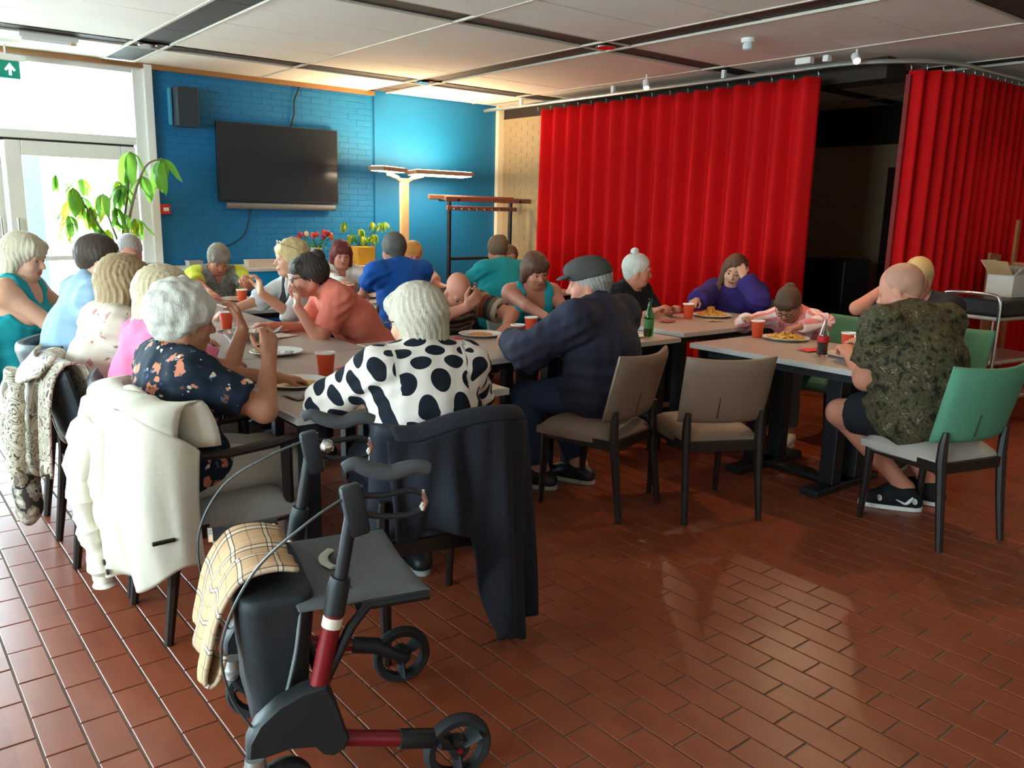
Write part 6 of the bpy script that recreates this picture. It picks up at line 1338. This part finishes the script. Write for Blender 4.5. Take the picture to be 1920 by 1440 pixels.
def plate(x, y, z, label, food='sauce', sc=1.0, seed=1):
    r = empty('plate', (x, y, z), 0, label, 'plate', 'white dinner plates on the tables')
    o = bpy.data.objects.new('dish', plate_me); COL.objects.link(o); o.parent = r; o.scale = (sc, sc, sc)
    g = random.Random(seed)
    def mound(name, cx, cy, rx, ry, h, m_, n=26):
        vs = [(cx, cy, h+0.006)]; fs = []
        for k in range(1, 6):
            for j in range(n):
                a = 2*PI*j/n; q = k/5; rr = q*(1+0.10*math.sin(3*a+seed)+0.07*math.sin(5*a+2*seed)); vs.append((cx+rx*rr*math.cos(a), cy+ry*rr*math.sin(a), 0.0055+h*(1-q**2.2)+(0.003*math.sin(7*a+9*q) if k < 5 else 0)))
        fs = [(0, 1+j, 1+(j+1) % n) for j in range(n)]+[(1+k*n+j, 1+(k+1)*n+j, 1+(k+1)*n+(j+1) % n, 1+k*n+(j+1) % n) for k in range(4) for j in range(n)]
        MB().add(vs, fs).build(name, m_, r, True)
    if food == 'sauce': mound('sauce', -0.01, 0.0, 0.095*sc, 0.085*sc, 0.012, M_soup)
    if food == 'salad': mound('sauce', 0.0, 0.02, 0.085, 0.07, 0.010, M_soup); mound('salad', 0.01, -0.06, 0.035, 0.03, 0.016, M_green2)
    if food == 'stew': mound('stew', 0.0, 0.0, 0.08, 0.075, 0.014, M_tom)
    if food == 'bread':
        MB().box((-0.05, 0.02, 0.022), (0.09, 0.075, 0.022), rz=0.4, bev=0.006).build('bread_slice', M_bread, r, True); mound('scraps', 0.05, -0.02, 0.035, 0.03, 0.008, M('foil_wrap', (0.7, 0.72, 0.74), 0.3, 0.2, 30, metal=0.6))
    if food == 'fries':
        mb = MB()
        for _ in range(130):
            a = g.uniform(0, 6.3); q = math.sqrt(g.uniform(0, 1))*0.095; h = 0.012+0.045*(1-q/0.1)*g.uniform(0.3, 1)
            mb.box((q*math.cos(a), q*math.sin(a), h), (g.uniform(0.035, 0.065), 0.009, 0.009), R=Matrix.Rotation(g.uniform(0, 6.3), 3, 'Z') @ Matrix.Rotation(g.uniform(-0.5, 0.5), 3, 'Y'))
        o = mb.build('fries', M_fry, r); o['kind'] = 'stuff'; mound('fried_bed', 0, 0, 0.09, 0.09, 0.022, M_fry)
        if seed % 2: mb = MB().box((0.02, 0.03, 0.055), (0.09, 0.05, 0.03), rz=0.5, bev=0.012).build('fried_snack', M('crumb', srgb(190, 130, 60), 0.8, 0.25, 60, 0.5, 120), r, True)
    return r
plate(1.98, 4.86, TZ, 'plate with yellow food and salad before the woman in coral', 'salad', 1.0)
plate(1.46, 3.30, TZ, 'near plate of yellow food before the woman in the floral blouse', 'sauce', 1.0)
plate(1.70, 4.08, TZ, 'plate with a slice of bread behind the orange cup', 'bread', 0.95)
plate(2.44, 6.62, TZ, 'dark-shaded plate before the person in yellow and grey', 'stew', 1.0)
plate(3.00, 4.06, TZ, 'plate of stew under the bald man in stripes', 'stew', 0.95)
plate(4.96, 3.84, UZ, 'plate of fries with a snack before the purple hoodie', 'fries', 1.0, 1)
plate(4.58, 2.96, TZ, 'plate of fries under the face of the girl in pink', 'fries', 1.0, 2)
plate(4.34, 2.36, TZ, 'heaped plate of fries before the man in camouflage', 'fries', 1.05, 4)
plate(4.58, 2.30, TZ, 'plate of the fair-haired man in black beyond the heaped fries', 'fries', 0.9, 6)
plate(3.78, 3.56, TZ, 'small plate with leftovers beside the green bottle', 'stew', 0.7)
plate(3.52, 6.36, TZ, 'plate of the red-haired woman at the far table', 'sauce', 0.9)
# serving dish, glass, bottles
r = empty('serving_dish', (1.72, 4.58, TZ), 0, 'oval steel serving dish behind the raised hand of the floral woman', 'dish')
o = MB().lathe([(0.001, 0.004), (0.07, 0.005), (0.10, 0.05), (0.125, 0.055), (0.125, 0.058), (0.098, 0.054), (0.066, 0.0), (0.001, 0.0)], n=32).build('bowl', M_silver, r, True); o.scale = (1.2, 0.85, 1)
o = MB().lathe([(0.001, 0.045), (0.05, 0.042), (0.088, 0.03), (0.001, 0.012)], n=24).build('food', M_tom, r, True); o.scale = (1.15, 0.85, 1)
def clear_mat(name, col, rough=0.03):
    m = bpy.data.materials.new(name); m.use_nodes = True; b = m.node_tree.nodes['Principled BSDF']; b.inputs['Base Color'].default_value = (*col, 1); b.inputs['Transmission Weight'].default_value = 1; b.inputs['Roughness'].default_value = rough; b.inputs['IOR'].default_value = 1.45; return m
G_clear = clear_mat('clear_glass', (0.95, 0.97, 0.97)); G_green = clear_mat('green_glass', (0.10, 0.42, 0.12))
r = empty('drinking_glass', (3.24, 3.78, TZ), 0, 'small clear drinking glass before the man in the flat cap', 'glass')
MB().lathe([(0.001, 0), (0.027, 0), (0.033, 0.08), (0.031, 0.08), (0.025, 0.008), (0.001, 0.008)], n=24).build('tumbler', G_clear, r, True)
MB().lathe([(0.001, 0.009), (0.0247, 0.009), (0.028, 0.04), (0.001, 0.04)], n=20).build('drink', M('pale_drink', srgb(200, 190, 150), 0.2, 0), r, True)
r = empty('green_bottle', (3.92, 3.52, TZ), 0, 'green glass bottle beside the man in the flat cap', 'bottle')
MB().lathe([(0.001, 0), (0.028, 0), (0.031, 0.005), (0.031, 0.12), (0.028, 0.14), (0.014, 0.18), (0.0125, 0.225), (0.0145, 0.226), (0.0145, 0.235), (0.010, 0.236), (0.009, 0.18), (0.001, 0.02)], n=24).build('glass_body', G_green, r, True)
MB().lathe([(0.0314, 0.05), (0.0318, 0.055), (0.0318, 0.105), (0.0314, 0.11), (0.0305, 0.08)], n=24).build('paper_label', M('label_green', srgb(60, 120, 60), 0.6, 0.2, 60), r, True)
r = empty('cola_bottle', (4.215, 2.49, TZ), 0, 'clear bottle half full of dark cola with a red label', 'bottle')
MB().lathe([(0.001, 0), (0.026, 0), (0.030, 0.008), (0.028, 0.05), (0.031, 0.09), (0.026, 0.13), (0.014, 0.175), (0.0125, 0.205), (0.010, 0.205), (0.012, 0.17), (0.024, 0.125), (0.028, 0.09), (0.026, 0.05), (0.001, 0.006)], n=24).build('glass_body', G_clear, r, True)
MB().lathe([(0.001, 0.007), (0.0255, 0.010), (0.0255, 0.05), (0.0275, 0.078), (0.001, 0.078)], n=24).build('cola', M('cola', srgb(38, 10, 8), 0.1, 0), r, True)
MB().lathe([(0.0312, 0.078), (0.0318, 0.08), (0.0318, 0.112), (0.029, 0.115), (0.029, 0.08)], n=24).build('wrap_label', M('label_red', srgb(180, 24, 28), 0.5, 0), r, True)
# napkins and papers
def napkin(x, y, z, w, d, rz, label, c, fold=True):
    def fn(u, v): return V3((u-0.5)*w, (v-0.5)*d, 0.003+0.004*math.sin(5*u+3*v)**2+0.003*math.sin(9*v)**2)
    o = sheet('napkin', fn, 8, 8, M('paper_%d_%d' % (c[0], c[1]), srgb(*c), 0.85, 0.05), None, 0.002); o.location = (x, y, z+0.001); o.rotation_euler = (0, 0, rz); tag(o, label, 'napkin'); return o
napkin(1.93, 4.62, TZ, 0.20, 0.14, 0.4, 'white paper napkin beside the plate of the woman in coral', (226, 218, 208))
napkin(1.80, 3.50, TZ, 0.10, 0.07, 0.2, 'folded pink napkin left of the polka dot blouse', (220, 70, 90))
napkin(2.78, 3.98, TZ, 0.09, 0.06, 0.9, 'small red napkin left of the bald man plate', (214, 50, 64))
napkin(4.33, 2.62, TZ, 0.16, 0.09, -0.2, 'bright red napkin behind the cola bottle', (222, 56, 50))
napkin(2.55, 3.47, TZ, 0.12, 0.06, 0.1, 'white paper slip at the table edge left of the flat cap man', (214, 204, 196))
napkin(1.42, 3.08, TZ, 0.20, 0.12, 0.15, 'crumpled silver-grey wrapper below the near plate', (150, 140, 136))
napkin(4.76, 3.66, UZ, 0.10, 0.06, -0.5, 'small cardboard sleeve before the plate of the purple hoodie', (196, 160, 120))
napkin(4.42, 3.80, UZ, 0.12, 0.08, 0.3, 'red napkin before the woman with the topknot', (176, 70, 62))
def fork(a, b, label, name='fork', cat='fork'):
    a = Vector(a); b = Vector(b); r = empty(name, tuple(a), 0, label, cat); d = b-a; L_ = d.length; u = d.normalized(); s_ = u.cross(Vector((0, 0, 1))); s_ = s_.normalized() if s_.length > 0.05 else Vector((1, 0, 0))
    MB().tube([Vector(), d*0.35, d*0.70], [0.0055, 0.0035, 0.003], n=6).build('handle', M_silver, r, True)
    if name == 'fork':
        h = MB().tube([d*0.68, d*0.76, d*0.82], [0.004, 0.010, 0.011], n=8, flat=0.3)
        for k in (-1.5, -0.5, 0.5, 1.5): h.tube([d*0.80+s_*k*0.0055, d+s_*k*0.006], 0.0018, n=5)
        h.build('tines', M_silver, r, True)
    else: MB().tube([d*0.66, d*0.8, d], [0.006, 0.010, 0.004], n=6, flat=0.2).build('blade', M_silver, r, True)
def lw(p, v): return p['org']+p['Rb']@np.array(v, float)
def hold(key, sd, tip, label, name='fork'):
    p = P[key]; Wr, fd, n, lat, cu = p['hands'][sd]; c = lw(p, Wr+fd*0.075+n*0.022); t = Vector(tip); c = Vector(c); d = (t-c).normalized(); fork(c-d*0.06, c+d*0.13, label, name, name)
hold('coral', 1, (2.02, 4.60, 1.08), 'fork in the raised hand of the woman in coral')
hold('floral', -1, (1.30, 3.05, 1.05), 'spoon in the raised hand of the floral woman', 'spoon')
hold('girl', -1, (4.56, 3.02, 0.78), 'fork in the hand of the girl in pink')
hold('bald', -1, (3.05, 4.2, 1.0), 'fork at the mouth of the bald man')
hold('camo', -1, (4.40, 2.38, 0.78), 'knife in the hand of the man in camouflage', 'knife')
p_ = lw(P['buzz'], P['buzz']['hands'][1][0]); fork((4.60, 2.36, 0.79), (4.62, 2.40, 0.985), 'upright fork held by the fair-haired man in black')
fork((1.36, 3.02, 0.765), (1.55, 3.06, 0.765), 'knife lying beside the near plate', 'knife', 'knife')
fork((1.58, 3.42, 0.757), (1.46, 3.55, 0.757), 'fork lying behind the near plate')
# ================================================================== PLANTS, VASE, TROLLEY
M_leaf = M('leaf_green', srgb(70, 130, 40), 0.45, 0.3, 12, spec=0.4); M_leafd = M('leaf_dark', srgb(36, 84, 40), 0.45, 0.3, 12); M_leafy = M('leaf_yellow', srgb(190, 186, 50), 0.5, 0.3, 12); M_stem = M('stem_brown', srgb(120, 112, 80), 0.7, 0.2, 30)
for mm_ in (M_leaf, M_leafd, M_leafy):
    nt = mm_.node_tree; b = nt.nodes['Principled BSDF']; tr_ = nt.nodes.new('ShaderNodeBsdfTranslucent'); tr_.inputs[0].default_value = (0.35, 0.65, 0.08, 1) if mm_ is not M_leafy else (0.8, 0.75, 0.1, 1)
    mx = nt.nodes.new('ShaderNodeMixShader'); mx.inputs[0].default_value = 0.45; out = [n for n in nt.nodes if n.type == 'OUTPUT_MATERIAL'][0]
    nt.links.new(b.outputs[0], mx.inputs[1]); nt.links.new(tr_.outputs[0], mx.inputs[2]); nt.links.new(mx.outputs[0], out.inputs[0])
def leaf_mesh(L_, w, droop, mat_):
    def fn(u, v):
        q = 2*u-1; ww = w*math.sin(PI*min(1, v*0.94+0.06))**0.75*(1-0.25*v); return V3(L_*v*math.cos(droop*v*0.8), q*ww/2, -L_*v*math.sin(droop*v)*0.6-0.10*w*abs(q)+0.012*math.sin(6*v)*abs(q))
    vs = [tuple(fn(i/4, j/8)) for j in range(9) for i in range(5)]; fs = [(j*5+i, j*5+i+1, (j+1)*5+i+1, (j+1)*5+i) for j in range(8) for i in range(4)]
    me = bpy.data.meshes.new('leaf'); me.from_pydata(vs, [], fs); me.materials.append(mat_); me.polygons.foreach_set('use_smooth', [True]*len(me.polygons)); return me
LM = [leaf_mesh(0.20, 0.052, d, m_) for d, m_ in ((0.5, M_leaf), (1.1, M_leaf), (0.8, M_leafd), (1.2, M_leafd), (0.9, M_leafy))]
def cluster(parent, c, n, size, g, kinds, down=0.5):
    yaw0 = g.uniform(0, 6.3)
    for k in range(n):
        o = bpy.data.objects.new('leaf', LM[g.choice(kinds)]); COL.objects.link(o); o.parent = parent; o.location = c; s_ = size*g.uniform(0.75, 1.15); o.scale = (s_, s_, s_)
        o.rotation_euler = (g.uniform(-0.4, 0.4), down+g.uniform(-0.35, 0.45), yaw0+6.283*k/n+g.uniform(-0.2, 0.2))
r = empty('potted_money_tree', (1.98, 8.10, 0), 0, 'tall leafy money tree in front of the glazed door', 'plant')
pot = MB().lathe([(0.001, 0), (0.13, 0), (0.17, 0.32), (0.18, 0.33), (0.16, 0.33), (0.15, 0.29), (0.001, 0.29)], n=28).build('pot', M('pot_blue', srgb(90, 140, 165), 0.5, 0.1), r, True)
g = random.Random(3)
tops = [((-0.02, 0.0, 0.28), (0.02, -0.02, 1.2), (0.17, -0.10, 1.78), (0.34, -0.10, 1.90)), ((0.0, 0, 0.28), (-0.02, 0, 1.1), (0.06, 0, 1.6), (0.10, -0.02, 1.95)), ((0, 0.02, 0.28), (-0.10, 0, 1.05), (-0.30, -0.05, 1.45), (-0.40, -0.08, 1.62)), ((0.02, 0, 0.28), (-0.03, -0.03, 1.0), (-0.12, -0.05, 1.35), (-0.16, -0.06, 1.56)), ((0, 0, 0.28), (-0.06, 0, 1.0), (-0.20, 0, 1.3), (-0.26, 0, 1.40))]
for t in tops: MB().tube(sm(t, 6), [0.016-0.010*k/18 for k in range(19)], n=7).build('stem', M_stem, r, True)
for c, n, s_, kd in (((0.34, -0.10, 1.90), 5, 1.45, (0, 1)), ((0.10, -0.02, 1.95), 5, 1.35, (0, 1)), ((0.17, -0.08, 1.74), 3, 1.2, (0, 1)), ((-0.40, -0.08, 1.62), 6, 1.05, (0, 1, 4)), ((-0.52, -0.06, 1.72), 3, 0.6, (0,)), ((-0.16, -0.06, 1.58), 6, 1.1, (0, 2, 4)), ((-0.26, 0, 1.46), 6, 1.0, (0, 1, 4)), ((-0.08, -0.10, 1.46), 6, 1.05, (2, 3)), ((-0.02, -0.05, 1.62), 5, 0.9, (2, 0)), ((-0.20, -0.08, 1.28), 5, 0.85, (0, 2)), ((0.12, -0.05, 1.36), 4, 0.75, (0, 4)), ((-0.33, -0.03, 1.55), 5, 0.9, (0, 4)), ((0.02, 0.0, 1.28), 3, 0.7, (4, 0))):
    cluster(r, c, n+2, s_*1.25, g, kd, 0.80)
for k in range(9): cluster(r, (g.uniform(-0.46, 0.10), g.uniform(-0.12, 0.05), g.uniform(1.22, 1.72)), 6, g.uniform(0.75, 1.1), g, (0, 1, 2, 4), 0.7)
# potted schefflera and tulips on the side table
r = empty('potted_plant', (4.40, 8.15, 0.9025), 0, 'yellow-green umbrella plant in a square yellow pot', 'plant')
MB().box((0, 0, 0.10), (0.22, 0.22, 0.20), bev=0.012).build('pot', M('yellow_pot', srgb(226, 170, 60), 0.5, 0.1), r); MB().box((0, 0, 0.195), (0.18, 0.18, 0.012)).build('soil', M('soil', srgb(50, 38, 28), 0.9, 0.3, 60), r)
g = random.Random(9)
for k in range(10):
    e_ = (g.uniform(-0.22, 0.26), g.uniform(-0.1, 0.1), g.uniform(0.28, 0.47)); MB().tube(sm([(g.uniform(-0.05, 0.05), 0, 0.19), (e_[0]*0.5, e_[1]*0.5, e_[2]*0.75), e_], 5), 0.004, n=5).build('stem', M_leaf, r, True); cluster(r, e_, 7, 0.62, g, (0, 4, 4, 1), 0.55)
r = empty('tulip_vase', (3.87, 8.15, 0.9025), 0, 'white vase of red and orange tulips before the blue wall', 'vase')
MB().lathe([(0.001, 0), (0.045, 0), (0.055, 0.05), (0.065, 0.12), (0.055, 0.18), (0.06, 0.19), (0.05, 0.185), (0.001, 0.17)], n=24).build('vase_body', M('vase_white', srgb(232, 214, 204), 0.4, 0.03), r, True)
tc_ = [srgb(196, 30, 50), srgb(226, 70, 40), srgb(236, 196, 150), srgb(170, 24, 60), srgb(238, 140, 90)]
for k in range(15):
    a = g.uniform(0, 6.3); q = 0.17*math.sqrt(g.uniform(0.05, 1)); e_ = Vector((q*math.cos(a)*1.1, q*math.sin(a)*0.7, 0.36-0.5*q+g.uniform(-0.02, 0.02))); st_ = MB().tube(sm([(0, 0, 0.17), tuple(e_*0.6+Vector((0, 0, 0.06))), tuple(e_)], 4), 0.004, n=5).build('stem', M_leaf, r, True)
    R = (e_+Vector((0, 0, 0.1))).to_track_quat('Z', 'Y').to_matrix(); MB().lathe([(0.001, -0.008), (0.016, 0.0), (0.023, 0.018), (0.020, 0.038), (0.008, 0.05), (0.001, 0.045)], e_, 10, R=R).build('bloom', M('tulip_%d' % (k % 5), tc_[k % 5], 0.5, 0.15, 40), st_, True)
for k in range(7): o = bpy.data.objects.new('leaf', LM[1]); COL.objects.link(o); o.parent = r; o.location = (0, 0, 0.19); o.rotation_euler = (0, -0.6, k*0.9); o.scale = (0.7, 0.55, 0.7)
# yellow tray with a block of cheese at the far table's end
r = empty('cheese_board', (4.10, 7.55, 0.9), 0, 'yellow board with pale food block beside the yellow pot', 'board'); r.location = (4.14, 8.08, 0.9025)
MB().box((0, 0, 0.012), (0.16, 0.12, 0.024), bev=0.006).build('board', M('yellow_board', srgb(220, 176, 70), 0.6, 0.1), r); MB().box((-0.01, 0, 0.045), (0.10, 0.07, 0.04), rz=0.2, bev=0.01).build('block', M('cheese', srgb(236, 214, 150), 0.6, 0.1), r)
# ---- serving trolley with box
r = empty('serving_trolley', (6.82, 2.62, 0), R_(-8), 'chrome serving trolley by the shaded red curtain', 'trolley')
for sx in (-0.36, 0.36):
    for sy in (-0.22, 0.22): MB().tube([(sx, sy, 0.09), (sx, sy, 0.90)], 0.014, n=10).build('post', M_chrome, r, True)
    MB().tube(sm([(sx, -0.22, 0.88), (sx, -0.21, 0.96), (sx, -0.15, 0.99), (sx, 0.15, 0.99), (sx, 0.21, 0.96), (sx, 0.22, 0.88)], 5), 0.014, n=10).build('push_handle', M_chrome, r, True)
for z in (0.22, 0.50, 0.82): MB().box((0, 0, z), (0.74, 0.46, 0.03), bev=0.008).build('shelf', M('steel_shelf', (0.6, 0.58, 0.56), 0.35, 0.1, 20, metal=0.8), r)
for sx in (-0.36, 0.36):
    for sy in (-0.22, 0.22):
        c = MB().lathe([(0.001, -0.015), (0.042, -0.015), (0.045, 0), (0.042, 0.015), (0.001, 0.015)], (sx, sy, 0.046), 18, R=Matrix.Rotation(PI/2, 3, 'X')).build('caster', M('caster_grey', srgb(120, 112, 108), 0.6, 0.1), r, True)
o = MB().box((0, 0, 0.06), (0.5, 0.36, 0.12), bev=0.02).build('food_tray', M_black); o.location = (6.72, 2.56, 0.8365); o.rotation_euler = (0, 0, R_(-8)); tag(o, 'low black food tray on top of the serving trolley', 'tray')
o = MB().box((0, 0, 0.08), (0.46, 0.32, 0.16), bev=0.012).build('lit_floor_block', M('lit_floor_orange', srgb(214, 70, 30), 0.5, 0.05)); o.location = (6.80, 2.62, 0.2365); o.rotation_euler = (0, 0, R_(-8)); tag(o, 'orange crate on the lower trolley shelf, standing in for a patch of lit floor', 'cuboid')  # orange solid put in for a bright patch of lit floor
r = empty('open_carton', (7.02, 2.86, 0.957), R_(-10), 'white cardboard box with open flaps on the trolley', 'box'); r.location = (6.90, 2.60, 0.957)
M_card = M('white_card', srgb(214, 206, 196), 0.8, 0.06); M_kraft = M('kraft_card', srgb(190, 150, 104), 0.8, 0.1)
b_ = MB()
for sx in (-1, 1): b_.box((sx*0.10, 0, 0.085), (0.006, 0.20, 0.17))
for sy in (-1, 1): b_.box((0, sy*0.10, 0.085), (0.20, 0.006, 0.17))
b_.box((0, 0, 0.004), (0.20, 0.20, 0.008)).build('box_body', M_card, r)
for (c, d, R) in (((-0.155, 0, 0.215), (0.13, 0.19, 0.005), Matrix.Rotation(0.9, 3, 'Y')), ((0.155, 0, 0.205), (0.13, 0.19, 0.005), Matrix.Rotation(-0.7, 3, 'Y')), ((0, -0.14, 0.21), (0.19, 0.11, 0.005), Matrix.Rotation(-0.8, 3, 'X')), ((0, 0.14, 0.22), (0.19, 0.11, 0.005), Matrix.Rotation(0.9, 3, 'X'))):
    MB().box(c, d, R=R).build('flap', M_kraft if c[0] != 0 else M_card, r)
for k in range(4): MB().box((-0.05+0.03*k, 0.02, 0.16), (0.006, 0.13, 0.14), R=Matrix.Rotation(0.3*(k-1.5), 3, 'Y')).build('wrapper', M_card, r)
for (x, y, h, w, lab, rz) in ((7.55, 2.95, 1.25, 0.22, 'broad wooden board leaning by the right red curtain', 0.1), (7.80, 2.92, 1.55, 0.06, 'slim wooden pole leaning at the right edge', 0.16)):
    o = MB().box((0, 0, h/2), (w, 0.025, h), bev=0.004).build('leaning_board' if w > 0.1 else 'wooden_pole', M('pine_board', srgb(160, 96, 46), 0.6, 0.2, 5, stretch=(8, 8, 1))); o.location = (x, y, 0.003); o.rotation_euler = (-0.06, rz, 0); tag(o, lab, 'board' if w > 0.1 else 'pole')
# ---- stage things seen through the gap
o = MB().box((0, 0, 0.55), (0.5, 0.55, 1.1), bev=0.02).build('stage_cabinet', M_black); o.location = (8.1, 4.75, 0); tag(o, 'dark cabinet on the stage behind the curtain gap', 'cabinet')
# ---- outside the glazed door: planter, pillar, shrubs
o = MB().box((0, 0, 1.5), (0.4, 0.4, 3.0), bev=0.01).build('porch_pillar', M('pillar_grey', srgb(92, 108, 112), 0.8, 0.1)); o.location = (1.55, 10.6, -0.03); tag(o, 'grey porch pillar outside the glazed door', 'pillar')
r = empty('outdoor_planter', (2.75, 11.2, -0.03), 0, 'blue-grey planter with a shrub outside the door glass', 'planter')
MB().box((0, 0, 0.25), (0.7, 0.45, 0.5), bev=0.02).build('trough', M('planter_blue', srgb(70, 130, 150), 0.6, 0.1), r); g = random.Random(4)
for k in range(14): cluster(r, (g.uniform(-0.3, 0.3), g.uniform(-0.15, 0.15), g.uniform(0.6, 1.05)), 6, g.uniform(0.7, 1.1), g, (2, 3, 0), 0.3)
for k in range(5): MB().tube([(g.uniform(-0.2, 0.2), 0, 0.4), (g.uniform(-0.25, 0.25), 0, 0.9)], 0.008, n=5).build('stem', M_stem, r)
